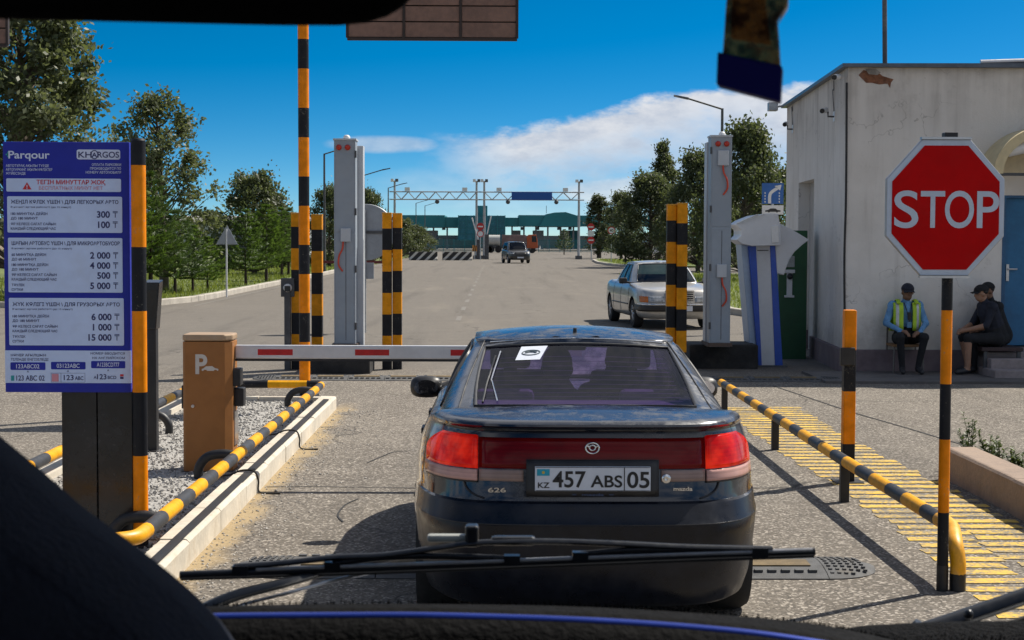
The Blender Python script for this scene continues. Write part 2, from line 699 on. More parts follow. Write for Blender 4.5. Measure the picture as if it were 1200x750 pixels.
# --- painted yellow hatching for people on foot, each bar a sheet of paint on the road
def paint_mat():
    m, t, b = base_mat('worn_yellow_paint')
    c = coords(t, True)
    n = t.noise(c, 26, 5, 0.75)
    n2 = t.noise(c, 3.0, 4, 0.6)
    w = t.ramp(t.m('ADD', t.m('MULTIPLY', n, 0.75), t.m('MULTIPLY', n2, 0.5)), 0.52, 0.72)
    cc = t.mix(w, (0.72, 0.46, 0.06), (0.21, 0.185, 0.14))
    t.put(b.inputs['Base Color'], cc)
    b.inputs['Roughness'].default_value = 0.9
    t.put(b.inputs['Normal'], t.bump(n, 0.5, 0.01))
    return m


M_paint = paint_mat()
rng = random.Random(4)
yy = 7.0
k = 0
while yy < 18.4:
    w = 0.128
    dx = 0.05 * math.sin(yy * 0.7)
    for (xa, xb, sh) in ((2.60, 3.02, 0.0), (3.05, 3.46, 0.075)):
        a = xa + rng.uniform(-0.03, 0.03) + dx
        c2 = xb + rng.uniform(-0.04, 0.04) + dx
        y0 = yy + sh * (0.5 if yy < 12 else 1.0) + rng.uniform(-0.012, 0.012)
        sk = rng.uniform(-0.012, 0.012)
        pts = [(a, y0, 0.004), ((a + c2) / 2, y0 + sk / 2 + rng.uniform(-.006, .006), 0.004), (c2, y0 + sk, 0.004),
               (c2 + rng.uniform(-.02, .02), y0 + sk + w, 0.004), ((a + c2) / 2, y0 + sk / 2 + w + rng.uniform(-.006, .006), 0.004), (a + rng.uniform(-.02, .02), y0 + w, 0.004)]
        MB().add(pts, [(0, 1, 4, 5), (1, 2, 3, 4)]).build('painted_bar', M_paint, road)
    yy += 0.212

# --- tar seams and a crack across the apron
def seam(pts, w, z=0.005):
    mb = MB()
    q = bez([(p[0], p[1], z) for p in pts], 10)
    L, Rr = [], []
    for i, p in enumerate(q):
        d = (q[min(i + 1, len(q) - 1)] - q[max(i - 1, 0)]).normalized()
        s = Vector((d.y, -d.x, 0)) * w * (0.7 + 0.6 * mnoise.noise(p * 2.3) ** 2 + 0.2 * rng.random())
        L.append(p + s)
        Rr.append(p - s)
    mb.grid([L, Rr])
    mb.build('tar_seam', M_tar, road)


a, b_ = G(316, 571), G(486, 573)
seam([(-1.76, a.y, 0), (a.x + .3, a.y + .02, 0), (0, b_.y, 0), (1.4, b_.y + .05, 0), (2.4, b_.y + .1, 0)], 0.012)
seam([G(905, 452), G(950, 467), G(998, 483), G(1060, 501), G(1134, 523), G(1230, 548)], 0.015)
seam([G(430, 543), G(446, 536), G(462, 530), G(480, 529)], 0.008)
seam([G(402, 612), G(396, 604), G(405, 592), G(420, 585)], 0.008)
seam([G(880, 470), G(930, 468), G(1000, 471), G(1100, 470)], 0.008)
# worn lane line on the far carriageway
M_whitepaint = mk('worn_white_paint', (0.178, 0.163, 0.143), 0.9, var=0.25, vs=8)
y = 38.0
while y < 120:
    MB().add([(-0.95, y, .004), (-0.83, y, .004), (-0.83, y + 2.2, .004), (-0.95, y + 2.2, .004)], [(0, 1, 2, 3)]).build('lane_dash', M_whitepaint, road)
    y += 5.6
MB().add([(-8.6, 46, .004), (-8.5, 46, .004), (-8.5, 130, .004), (-8.6, 130, .004)], [(0, 1, 2, 3)]).build('edge_line', M_whitepaint, road)

# --- verges with kerbs
def verge(name, poly, z):
    n = len(poly)
    mb = MB().prism(poly, 'z', -0.02, z)
    return struct(mb.build(name, M_grass_ground))


LV = [(-9.0, 52), (-9.15, 48.5), (-9.6, 46.2), (-10.6, 45.0), (-13, 44.2), (-20, 43.8), (-44, 43.6), (-44, 230), (-9.2, 230), (-9.1, 120)]
verge('grass_verge', LV, 0.13)
RV = [(6.9, 37), (6.1, 42), (6.0, 58), (6.15, 76), (6.8, 84), (9, 88), (50, 90), (50, 38), (14, 37)]
verge('grass_verge', RV, 0.12)
RV2 = [(8.6, 120), (8.3, 132), (8.8, 147), (10, 152), (45, 156), (45, 116), (12, 113), (9.5, 115)]
verge('grass_verge', RV2, 0.12)


def kerb_run(pts, mat, w=0.16, h=0.15, seg=1.0, name='kerb', stone='kerb_stone', z0=-0.01, side=1):
    """kerb stones laid one after another along a path; every stone its own piece"""
    root = None
    pts = [Vector((p[0], p[1], 0)) for p in pts]
    i = 0
    stones = []
    for a, b in zip(pts, pts[1:]):
        L = (b - a).length
        d = (b - a).normalized()
        s = Vector((-d.y, d.x, 0)) * side
        n = max(1, round(L / seg))
        for k in range(n):
            p = a + d * (L * k / n + 0.006)
            q = a + d * (L * (k + 1) / n - 0.006)
            hh = h + rng.uniform(-0.006, 0.006)
            e = 0.02
            prof = [(0.0, z0), (0.0, hh - e), (e * 0.7, hh - e * .2), (e * 1.4, hh), (w, hh), (w, z0)]
            jo = s * rng.uniform(-0.006, 0.006)
            A = [p + jo + s * u + Vector((0, 0, v)) for u, v in prof]
            B = [q + jo + s * u + Vector((0, 0, v + rng.uniform(-.002, .002))) for u, v in prof]
            m = len(prof)
            fs = [tuple(range(m)), tuple(range(2 * m - 1, m - 1, -1))] + [(j, j + m, (j + 1) % m + m, (j + 1) % m) for j in range(m)]
            o = MB().add(A + B, fs).build(stone, mat, root)
            if root is None:
                root = o
            stones.append(o)
    # the first stone becomes a child of an empty that stands for the whole kerb
    e = bpy.data.objects.new(name, None)
    COL.objects.link(e)
    e['kind'] = 'structure'
    for o in stones:
        o.parent = e
        o.matrix_parent_inverse = Matrix()
    return e


kerb_run([(-44, 43.5), (-20, 43.7), (-13, 44.1), (-10.6, 44.9), (-9.55, 46.1), (-9.08, 48.5), (-8.95, 52), (-9.02, 90), (-9.1, 118)], M_kerb2, w=0.18, h=0.17, seg=2.2, side=1)
kerb_run([(14, 36.9), (6.85, 36.9), (6.02, 42), (5.92, 58), (6.08, 76), (6.75, 84.1), (9, 88.1)], M_kerb2, w=0.18, h=0.16, seg=2.0, side=-1)
kerb_run([(12, 112.9), (9.45, 114.9), (8.5, 120), (8.2, 132), (8.72, 147), (10, 152.1)], M_kerb2, w=0.2, h=0.17, seg=2.5, side=-1)

# --- the toll island
ix0, ix1, iy0, iy1 = -3.48, -1.78, 7.2, 18.1
struct(MB().bx(ix0 + .12, ix1 - .12, iy0 + .1, iy1 - .1, -0.02, 0.105).build('gravel_bed', M_gravel))
kerb_run([(ix1, iy0), (ix1, iy1)], M_kerb, w=0.17, h=0.15, seg=1.05, side=1)
kerb_run([(ix1 - .175, iy1), (ix0 + .175, iy1)], M_kerb, w=0.17, h=0.15, seg=0.68, side=1)
kerb_run([(ix0, iy1), (ix0, iy0)], M_kerb, w=0.17, h=0.15, seg=1.05, side=1)
# gravel: loose chips
mb = MB()
octv = [(1, 0, 0), (-1, 0, 0), (0, 1, 0), (0, -1, 0), (0, 0, 1), (0, 0, -1)]
octf = [(0, 2, 4), (2, 1, 4), (1, 3, 4), (3, 0, 4), (2, 0, 5), (1, 2, 5), (3, 1, 5), (0, 3, 5)]
for i in range(9000):
    px = rng.uniform(ix0 + .19, ix1 - .19)
    py = iy0 + .2 + (iy1 - iy0 - .4) * rng.random() ** 1.25
    s = rng.uniform(0.006, 0.017)
    rot = Matrix.Rotation(rng.uniform(0, 6.28), 3, Vector((rng.uniform(-1, 1), rng.uniform(-1, 1), rng.uniform(-1, 1))).normalized())
    sc = Vector((s * rng.uniform(.7, 1.4), s * rng.uniform(.7, 1.2), s * rng.uniform(.5, .9)))
    mb.add([rot @ Vector((v[0] * sc.x, v[1] * sc.y, v[2] * sc.z)) + Vector((px, py, 0.105 + s * 0.35)) for v in octv], octf)


def chip_mat():
    m, t, b = base_mat('gravel_chips')
    c = coords(t, True)
    v = t.sep(t.voro(c, 26, 'Color'))[0]
    cc = t.mix(v, (0.13, 0.125, 0.12), (0.60, 0.57, 0.52))
    t.put(b.inputs['Base Color'], cc)
    b.inputs['Roughness'].default_value = 0.85
    return m


o = mb.build('gravel', chip_mat())
o['kind'] = 'stuff'
tag(o, 'loose grey gravel chips filling the island between the kerbs', 'gravel')

# flat cable strip lying on the island kerb, cables over its edge
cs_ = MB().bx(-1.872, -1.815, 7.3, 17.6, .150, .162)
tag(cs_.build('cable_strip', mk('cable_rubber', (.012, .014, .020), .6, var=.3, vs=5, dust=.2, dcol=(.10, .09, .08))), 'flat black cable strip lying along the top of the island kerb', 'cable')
for i_, yq in enumerate((12.05, 14.6)):
    q_ = MB().tube(bez([(-2.2, yq + .1, .12), (-2.0, yq, .135), (-1.90, yq, .172), (-1.80, yq - .01, .168), (-1.768, yq - .01, .10), (-1.755, yq - .02, .012), (-1.60, yq - .04, .008)], 5), .008, 6).build('cable', M_tar)
    tag(q_, 'thin black cable crossing the island kerb ' + ('beside the boom barrier' if i_ == 0 else 'beyond the boom barrier'), 'cable')

# grit swept against the kerb foot
mb = MB()
for i in range(900):
    px = ix1 + .01 + abs(rng.gauss(0, .22))
    py = rng.uniform(7.3, 18)
    s = rng.uniform(.003, .010) * (1.5 if rng.random() < .06 else 1)
    mb.add([(v[0] * s * rng.uniform(.7, 1.3) + px, v[1] * s + py, v[2] * s * .7 + s * .4) for v in octv], octf)
o = mb.build('grit', chip_mat())
o['kind'] = 'stuff'
tag(o, 'fine stone grit scattered on the lane along the island kerb', 'grit')

# --- concrete edging with weeds on the right
kerb_run([(3.60, 6.0), (3.60, 12.9)], M_pinkkerb, w=0.24, h=0.25, seg=1.7, side=-1)
kerb_run([(3.845, 12.9), (9.0, 12.75)], M_pinkkerb, w=0.2, h=0.12, seg=1.7, side=-1)
struct(MB().bx(3.83, 9.0, 5.0, 12.7, -0.02, 0.09).build('soil_bed', M_soil))

# --- kerbed apron in front of the building
struct(MB().bx(4.4, 14, 21.5, 23.2, -0.01, 0.035).build('apron_slab', mk('apron_concrete', (0.115, 0.105, 0.10), 0.9, var=0.25, vs=2.5, bump=0.3, bs=30)))


# --- speed bumps: bolted rubber plates
def speed_bump(x0, x1, yc, w, label):
    root = thing('speed_bump', label, 'speed bump', (0.5 * (x0 + x1), yc, 0))
    n = max(3, round((x1 - x0 - 2 * 0.32) / 0.5))
    seg = (x1 - x0 - 0.64) / n
    prof = [(-w / 2, 0), (-w / 2, .010), (-w * .36, .030), (-w * .16, .046), (0, .050), (w * .16, .046), (w * .36, .030), (w / 2, .010), (w / 2, 0)]
    m = len(prof)
    for k in range(n):
        a = x0 + .32 + k * seg + .004
        b = a + seg - .008
        vs = [(a, yc + p, h - .003) for p, h in prof] + [(b, yc + p, h - .003) for p, h in prof]
        fs = [tuple(range(m)), tuple(range(2 * m - 1, m - 1, -1))] + [(j, j + m, j + m + 1, j + 1) for j in range(m - 1)]
        pl = MB().add(vs, fs).build('rubber_plate', M_rubber, root)
        # raised tread blocks and the reflective insert
        tb = MB()
        for sgn in (-1, 1):
            for i in range(6):
                xa = a + .02 + i * (b - a - .04) / 6
                tb.bx(xa, xa + .045, yc + sgn * w * .34 - .02, yc + sgn * w * .34 + .02, .024, .040)
        tb.build('tread', M_rubber, pl)['kind'] = 'stuff'
        if True:
            ins = MB().add([(a + .07, yc - w * .20, .0475), (b - .07, yc - w * .20, .0475), (b - .07, yc + w * .05, .0525), (a + .07, yc + w * .05, .0525),
                            (a + .07, yc - w * .20, .040), (b - .07, yc - w * .20, .040), (b - .07, yc + w * .05, .044), (a + .07, yc + w * .05, .044)],
                           [(0, 1, 2, 3), (0, 4, 5, 1), (3, 2, 6, 7), (0, 3, 7, 4), (1, 5, 6, 2)])
            ins.build('reflector_insert', M_bumpyellow, pl)
    for sgn, xe in ((-1, x0 + .32), (1, x1 - .32)):
        rows = []
        for i in range(9):
            an = i / 8 * math.pi / 2
            f = math.cos(an)
            xx = xe + sgn * 0.32 * math.sin(an)
            rows.append([(xx, yc + p * max(f, .05), max(0, (h - .003)) * (0.35 + .65 * f) if i < 8 else 0) for p, h in prof])
        e = MB().grid(rows).build('end_cap', M_rubber, root)
        tb = MB()
        for i in range(6):
            for j in range(-4, 5):
                xx = xe + sgn * (.03 + i * .04)
                yv = yc + j * .055
                fr = math.sqrt(max(0, 1 - ((xx - xe) / .32) ** 2))
                if abs(j * .055) < w / 2 * fr - .03:
                    hh = .046 * (1 - (abs(j * .055) / (w / 2)) ** 2) * (0.35 + .65 * fr)
                    tb.bx(xx - .009, xx + .009, yv - .012, yv + .012, hh - .006, hh + .008)
        tb.build('stud', M_rubber, e)['kind'] = 'stuff'


speed_bump(-1.50, 2.20, 9.30, 0.60, 'grey rubber speed bump with yellow inserts underneath the black sedan')
speed_bump(-3.3, 4.75, 22.0, 0.55, 'low rubber speed bump across the lane between the two grey portal towers')

# ================================================================== RAILS
RY = stripes('rail_bands', 1, 0.84, 0.10, 0.52, YEL, (0.055, 0.057, 0.063), wear=0.5)
RX = stripes('cross_rail_bands', 0, 0.80, -3.33, 0.54, YEL, BLK)
M_yel = mk('yellow_paint', YEL, 0.45, var=0.15, vs=9, dust=0.3, dscale=9)
M_rail_bracket = M_black


def tube_path(pts, r, n=12):
    return MB().tube(pts, r, n)


root = thing('guard_rail', 'low yellow and black tube rail looping round the gravel toll island', 'guard rail', (-2.6, 13, .105))
rz_, rr = 0.285, 0.043
xr, xl, yn, yf = -1.93, -3.30, 8.62, 18.0
tube_path(bez([(xr, yn + .25, rz_), (xr, 12, rz_), (xr, 15, rz_), (xr, yf - .12, rz_)], 6), rr).build('rail_tube', RY, root, 60)
tube_path(bez([(xl, yn + .25, rz_), (xl, 12, rz_), (xl, 15, rz_), (xl, yf - .12, rz_)], 6), rr).build('rail_tube', RY, root, 60)
tube_path(bez([(xl, yf - .12, rz_), (xl + .04, yf - .03, rz_), (xl + .13, yf, rz_), (-2.6, yf, rz_), (xr - .13, yf, rz_), (xr - .04, yf - .03, rz_), (xr, yf - .12, rz_)], 8), rr).build('cross_tube', RX, root, 60)
tube_path(bez([(xr, yn + .25, rz_), (xr - .015, yn + .10, rz_), (xr - .10, yn + .015, rz_), (xr - .25, yn, rz_), (-2.6, yn, rz_), (xl + .25, yn, rz_), (xl + .10, yn + .015, rz_), (xl + .015, yn + .10, rz_), (xl, yn + .25, rz_)], 8), rr).build('cross_tube', M_yel, root, 60)
for (xx, sg, ys) in ((xr, -1, (9.35, 12.1, 17.3)), (xl, 1, (9.6, 14.9, 17.3))):
    for yv in ys:
        tube_path(bez([(xx, yv, rz_ - .01), (xx + sg * .12, yv, rz_ + .005), (xx + sg * .23, yv, rz_ - .02), (xx + sg * .29, yv, rz_ - .10), (xx + sg * .29, yv, .09)], 6), .036, 10).build('bracket', M_rail_bracket, root, 60)

root = thing('guard_rail', 'straight low yellow and black tube rail beside the stop sign post', 'guard rail', (2.54, 13, 0))
xr2 = 2.545
e0 = G(1122, 692)
rz2 = 0.30
RY2 = stripes('rail_bands_b', 1, 0.84, 0.30, 0.52, YEL, (0.040, 0.042, 0.048), wear=0.4)
tube_path(bez([(xr2, 18.2, rz2), (xr2, 15, rz2), (xr2, 12, rz2), (xr2 + .015, 9.25, rz2)], 8), .043).build('rail_tube', RY2, root, 60)
ys = e0.y
bend = [(xr2 + .015, 9.25, rz2), (xr2 + .02, 9.02, rz2 - .005), (e0.x, ys + .06, rz2 - .05), (e0.x, ys, rz2 - .14), (e0.x, ys, .085)]
tube_path(bez(bend, 8), .043).build('end_bend', M_yel, root, 60)
tube_path([(e0.x, ys, .095), (e0.x, ys, -.01)], .0445).build('foot', M_black, root, 60)
for (px, py) in ((973, 588), (892, 527)):
    p = G(px, py)
    MB().bx(xr2 - .032, xr2 + .032, p.y - .03, p.y + .03, -.01, rz2 - .02).build('leg', M_black, root, bevel=.004)
MB().bx(xr2 - .032, xr2 + .032, 17.9, 17.96, -.01, rz2 - .02).build('leg', M_black, root, bevel=.004)
# ================================================================== PRICE BOARD
M_signblue = mk('sign_blue', (0.020, 0.030, 0.34), 0.5, spec=.25, var=0.10, vs=2, dust=0.12, dcol=(0.2, 0.2, 0.28), dscale=3, wp=True)
M_signpanel = mk('sign_white', (0.56, 0.68, 0.96), 0.6, spec=.2, var=0.06, vs=3, dust=0.15, dcol=(0.35, 0.33, 0.32), dscale=5)
M_navytext = mk('navy_print', (0.018, 0.020, 0.12), 0.5, var=0.05)
M_redtext = mk('red_print', (0.55, 0.02, 0.03), 0.5, var=0.05)
M_pinktext = mk('pale_red_print', (0.62, 0.26, 0.33), 0.5, var=0.05)
M_whitetext = mk('white_print', (0.62, 0.68, 0.88), 0.5, var=0.05)
M_teal_p = mk('teal_print', (0.02, 0.30, 0.33), 0.5, var=0.05)
M_cabblack = mk('gloss_black_panel', (0.010, 0.011, 0.014), 0.22, var=0.4, vs=2.5, dust=0.22, dcol=(0.10, 0.10, 0.11), dscale=2.2)
M_alu = mk('aluminium', (0.55, 0.55, 0.56), 0.35, 0.9, var=0.1, vs=8)
YB = 9.46
pa = D(3, 166, YB)
pb = D(153.5, 460, YB)
root = thing('price_board', 'blue parking price board with white tariff panels on a black cabinet', 'sign', ((pa.x + pb.x) / 2, YB, .105))
board = MB().bx(pa.x, pb.x, YB, YB + .11, pb.z, pa.z).build('board', M_signblue, root, bevel=.004)
c0, c1 = D(72, 460, YB + .03), D(155, 460, YB + .03)
cabx0, cabx1 = c0.x, c1.x
MB().bx(cabx0, (cabx0 + cabx1) / 2 - .003, YB + .03, YB + .30, .09, pb.z + .02).build('cabinet_door', M_cabblack, root, bevel=.004)
MB().bx((cabx0 + cabx1) / 2 + .003, cabx1, YB + .03, YB + .30, .09, pb.z + .02).build('cabinet_door', M_cabblack, root, bevel=.004)
MB().bx(cabx1 + .002, cabx1 + .022, YB + .035, YB + .29, .09, pb.z + .02).build('edge_trim', M_alu, root)


def sq(px, py, dy=0.0):
    """board pixel -> place on the board's face (photograph lines lean by the lens, the board does not)"""
    return D(px, py, YB - dy)


def panel(x0, y0, x1, y1, mat, name='panel', dy=.004, rad=.008):
    a, b = sq(x0, y0, 0), sq(x1, y1, 0)
    pts = []
    for cx, cz, s0 in ((b.x - rad, a.z - rad, 0), (a.x + rad, a.z - rad, 90), (a.x + rad, b.z + rad, 180), (b.x - rad, b.z + rad, 270)):
        for k in range(5):
            an = R(s0 + k * 22.5)
            pts.append((cx + rad * math.cos(an), cz + rad * math.sin(an)))
    return MB().prism(pts, 'y', YB + .002, YB - dy).build(name, mat, board)



def lines(items, mat, parent, dy=.0055, name='lettering'):
    """items: (text, x, baseline y, cap height px, align, width px or None, bold)"""
    s = YB / FPX
    for (tx, x, y, h, al, w, bo) in items:
        mb = MB()
        p = sq(x, y, 0)
        put_text(mb, tx, face_to_cam((p.x, YB - dy, p.z)), h * s, None if w is None else w * s, al, bo + .006)
        mb.build(name, mat, parent)


def tenge(x, y, h, mb, dy=.0055):
    s = YB / FPX
    p = sq(x, y, 0)
    u, w, e = h * s, h * s * .78, .0022
    z = p.z
    for (a, b, c, d) in ((-w / 2, w / 2, u - e * 1.6, u), (-w / 2, w / 2, u - e * 5.0, u - e * 3.2), (-e, e, 0, u - e * 4)):
        mb.add([(p.x + a, YB - dy, z + c), (p.x + b, YB - dy, z + c), (p.x + b, YB - dy, z + d), (p.x + a, YB - dy, z + d)], [(0, 1, 2, 3)])


lines([('Parqour', 10, 185.5, 9, 'L', 48, .012),
       ('АВТОТҰРАҚ АҚЫЛЫ ТҮРДЕ', 7, 195.5, 2.9, 'L', 50, .004), ('АВТОПАРКИНГ АҚЫЛЫ КӨЛІКТЕР', 7, 200, 2.9, 'L', 54, .004), ('ЖҮЙЕСІНДЕ', 7, 204.5, 2.9, 'L', 23, .004),
       ('ОПЛАТА ПАРКОВКИ', 142, 194.5, 2.9, 'R', 34, .004), ('ПРОИЗВОДИТСЯ ПО', 142, 199, 2.9, 'R', 36, .004), ('НОМЕРУ АВТОМОБИЛЯ', 142, 203.5, 2.9, 'R', 41, .004)], M_whitetext, board, .003)
mb = MB()
p = sq(9.5, 181)
for (a, b, c, d) in ((-.014, .014, -.004, .004), (-.004, .004, -.016, .016)):
    mb.add([(p.x + a, YB - .0026, p.z + c), (p.x + b, YB - .0026, p.z + c), (p.x + b, YB - .0026, p.z + d), (p.x + a, YB - .0026, p.z + d)], [(0, 1, 2, 3)])
mb.build('plus_mark', M_teal_p, board)
q = panel(90, 175.2, 141, 187, M_whitetext, 'logo_plate', .003, .012)
lines([('KH', 92, 184.6, 7, 'L', 15.5, .006), ('RGOS', 114.5, 184.6, 7, 'L', 25, .006), ('A', 110.8, 184.2, 5.5, 'C', 6, .01)], M_navytext, q, .0045)
mb = MB()
p = sq(110.8, 181.2)
mb.tube([(p.x + .020 * math.cos(a * math.pi / 12), YB - .0045, p.z + .024 * math.sin(a * math.pi / 12)) for a in range(25)], .0022, 6)
mb.build('ring_mark', M_navytext, q)
q = panel(7.5, 209, 142, 225, M_signpanel)
lines([('ТЕГІН МИНУТТАР ЖОҚ', 43, 215.8, 5, 'L', 80, .014)], M_redtext, q)
lines([('БЕСПЛАТНЫХ МИНУТ НЕТ', 46, 222.3, 4.2, 'L', 74, .002)], M_pinktext, q)
p = sq(32, 222)
mb = MB().add([(p.x - .026, YB - .0055, p.z), (p.x + .026, YB - .0055, p.z), (p.x, YB - .0055, p.z + .042)], [(0, 1, 2)])
mb.build('warning_mark', M_redtext, q)
lines([('!', 32, 221.3, 4.8, 'C', None, .02)], M_whitetext, q, .0062)

tariffs = [((8.5, 230, 143.5, 273), 'ЖЕҢІЛ КӨЛІК ҮШІН \\ ДЛЯ ЛЕГКОВЫХ АВТО', 238.5, 'В ночное время работает (до 15 минут)', 243.5,
            [('180 МИНУТҚА ДЕЙІН', 'ДО 180 МИНУТ', '300', 255), ('ӘР КЕЛЕСІ САҒАТ САЙЫН', 'КАЖДЫЙ СЛЕДУЮЩИЙ ЧАС', '100', 267)]),
           ((9.5, 278.5, 144, 343), 'ШАҒЫН АВТОБУС ҮШІН \\ ДЛЯ МИКРОАВТОБУСОВ', 287, 'В ночное время работает (до 15 минут)', 292,
            [('60 МИНУТҚА ДЕЙІН', 'ДО 60 МИНУТ', '2 000', 303), ('180 МИНУТҚА ДЕЙІН', 'ДО 180 МИНУТ', '4 000', 314.8), ('ӘР КЕЛЕСІ САҒАТ САЙЫН', 'КАЖДЫЙ СЛЕДУЮЩИЙ ЧАС', '500', 326.5), ('ТӘУЛІК', 'СУТКИ', '5 000', 338.5)]),
           ((10.5, 349, 145.5, 405), 'ЖҮК КӨЛІГІ ҮШІН \\ ДЛЯ ГРУЗОВЫХ АВТО', 358.5, 'В ночное время работает (до 15 минут)', 363,
            [('180 МИНУТҚА ДЕЙІН', 'ДО 180 МИНУТ', '6 000', 375), ('ӘР КЕЛЕСІ САҒАТ САЙЫН', 'КАЖДЫЙ СЛЕДУЮЩИЙ ЧАС', '1 000', 387), ('ТӘУЛІК', 'СУТКИ', '15 000', 399)])]
for (bx_, head, yh, sub, ysub, rows) in tariffs:
    q = panel(*bx_, M_signpanel)
    x = bx_[0] + 4.5
    it = [(head, x, yh, 4.3, 'L', 125 if 'МИКРО' not in head else 126, .010), (sub, x, ysub, 2.0, 'L', 70, 0.0)]
    mb = MB()
    for (l1, l2, val, yb) in rows:
        it.append((l1, x, yb - 3.2, 2.9, 'L', None if len(l1) < 9 else len(l1) * 2.5, .008))
        it.append((l2, x, yb + 2.2, 2.9, 'L', None if len(l2) < 9 else len(l2) * 2.62, .008))
        it.append((val, bx_[2] - 14.5, yb, 7.6, 'R', None, .018))
        tenge(bx_[2] - 8.2, yb, 7.4, mb)
    lines(it, M_navytext, q)
    mb.build('currency_mark', M_navytext, q)
q = panel(6, 410.5, 154, 449, M_signpanel, rad=.002)
it = [('НӨМІР АҒЫЛШЫН', 13, 417.5, 2.9, 'L', 41, .006), ('ТІЛІНДЕ ЕҢГІЗІЛЕДІ', 13, 422.5, 2.9, 'L', 44, .006),
      ('НОМЕР ВВОДИТСЯ', 146.5, 415.5, 2.7, 'R', 40, 0), ('НА АНГЛИЙСКОМ', 146.5, 420.8, 2.7, 'R', 38, 0),
      ('123 ABC 02', 19.5, 445.8, 6.2, 'L', 33, .008), ('123', 75, 445.3, 6.2, 'L', 11.5, .008), ('ABC', 88, 445.3, 4.6, 'L', 10, .006),
      ('A', 110, 443.8, 3.6, 'L', None, .006), ('123', 114, 444.3, 6.2, 'L', 11, .008), ('BCD', 126.5, 444, 3.8, 'L', 10, .006), ('^', 33, 438, 4, 'C', None, 0), ('^', 80, 437.4, 4, 'C', None, 0), ('^', 127, 436.6, 4, 'C', None, 0)]
lines(it, M_navytext, q)
for (x0, y0, x1, y1, tx) in ((12.5, 424.5, 53.5, 433.5, '123ABC02'), (60, 424, 100.5, 432.8, '03123ABC'), (107, 423, 147, 431.5, 'A123BCD777')):
    w = panel(x0, y0, x1, y1, M_signblue, 'plate_sample', .0058, .006)
    lines([(tx, (x0 + x1) / 2, y1 - 2, 5.0, 'C', (x1 - x0) * .66, .006)], M_whitetext, w, .0075)
w = panel(61, 438, 69, 447, M_pinktext, 'plate_sample', .0058, .002)
w = panel(141, 438.5, 145, 441, M_redtext, 'flag_sample', .0058, .001)
w = panel(141, 441.5, 145, 444, M_navytext, 'flag_sample', .0058, .001)
w = panel(13.2, 440, 17, 446, M_teal_p, 'flag_sample', .0058, .001)
mb = MB()
for (x0, y0, x1, y1) in ((60, 437, 100, 437.4), (60, 447.6, 100, 448), (60, 437, 60.4, 448), (99.6, 437, 100, 448), (71.5, 437, 72, 448)):
    a, b = sq(x0, y0), sq(x1, y1)
    mb.add([(a.x, YB - .0055, b.z), (b.x, YB - .0055, b.z), (b.x, YB - .0055, a.z), (a.x, YB - .0055, a.z)], [(0, 1, 2, 3)])
mb.build('frame_line', M_navytext, q)

# striped post in front of the board's edge
pt, pbm = D(157.5, 165, YB - .06), D(164, 560, YB - .06)
ST_post = stripes('post_bands', 2, 0.84, 1.010, 0.56, ORG, BLK)
o = thing('striped_post', 'orange and black striped tube post against the right edge of the price board', 'post', (pt.x + .02, YB - .06, .105))
MB().tube([(pt.x + .022, YB - .065, .08), (pt.x + .022, YB - .065, pt.z)], .043, 16).build('tube', ST_post, o, 50)
MB().lathe([(.043, 0), (.038, .012), (.0, .016)], (pt.x + .022, YB - .065, pt.z), 16).build('cap', M_black, o, 50)
MB().bx(pt.x - .04, pt.x + .08, YB - .125, YB - .005, .09, .118).build('base_plate', M_black, o, bevel=.003)

# ================================================================== STOP SIGN
M_stopred = mk('stop_red', (0.46, 0.001, 0.002), 0.5, spec=.1, var=0.08, vs=4, dust=0.05, dcol=(0.30, 0.10, 0.08), dscale=6)
M_stopwhite = mk('stop_white', (0.50, 0.58, 0.70), 0.5, spec=.2, var=0.06, vs=5, dust=0.2, dcol=(0.32, 0.32, 0.32), dscale=7)
M_steel = mk('galvanised', (0.42, 0.43, 0.44), 0.45, 0.7, var=0.15, vs=9, bump=.1)
ps = G(1104, 692)
YS = ps.y
root = thing('stop_sign', 'red octagonal stop sign on a thin orange and black striped post', 'sign', (ps.x, YS, 0))
ST_stop = stripes('stop_post_bands', 2, 0.70, 0.43, 0.57, ORG, BLK)
topz = D(1105, 158, YS).z
MB().tube([(ps.x, YS, -.02), (ps.x, YS, topz)], .030, 16).build('pole', ST_stop, root, 50)
MB().tube([(ps.x, YS, -.02), (ps.x, YS, .14)], .0315, 16).build('foot', M_black, root, 50)
MB().bx(ps.x - .035, ps.x + .035, YS - .035, YS + .035, topz - .02, topz + .012).build('pole_cap', M_black, root, bevel=.004)
cs = D(1107, 243.5, YS - .05)
wS = (1177 - 1038) / 2 * (YS - .05) / FPX
hS = (323 - 163) / 2 * (YS - .05) / FPX
cut = .36 * wS


def octa(kx, kz, cutf):
    w, h, c = wS * kx, hS * kz, cutf
    cx, cz = cs.x, cs.z
    a = w * .405
    b = h * .42
    return [(cx + w, cz - b), (cx + w, cz + b), (cx + a, cz + h), (cx - a, cz + h), (cx - w, cz + b), (cx - w, cz - b), (cx - a, cz - h), (cx + a, cz - h)]


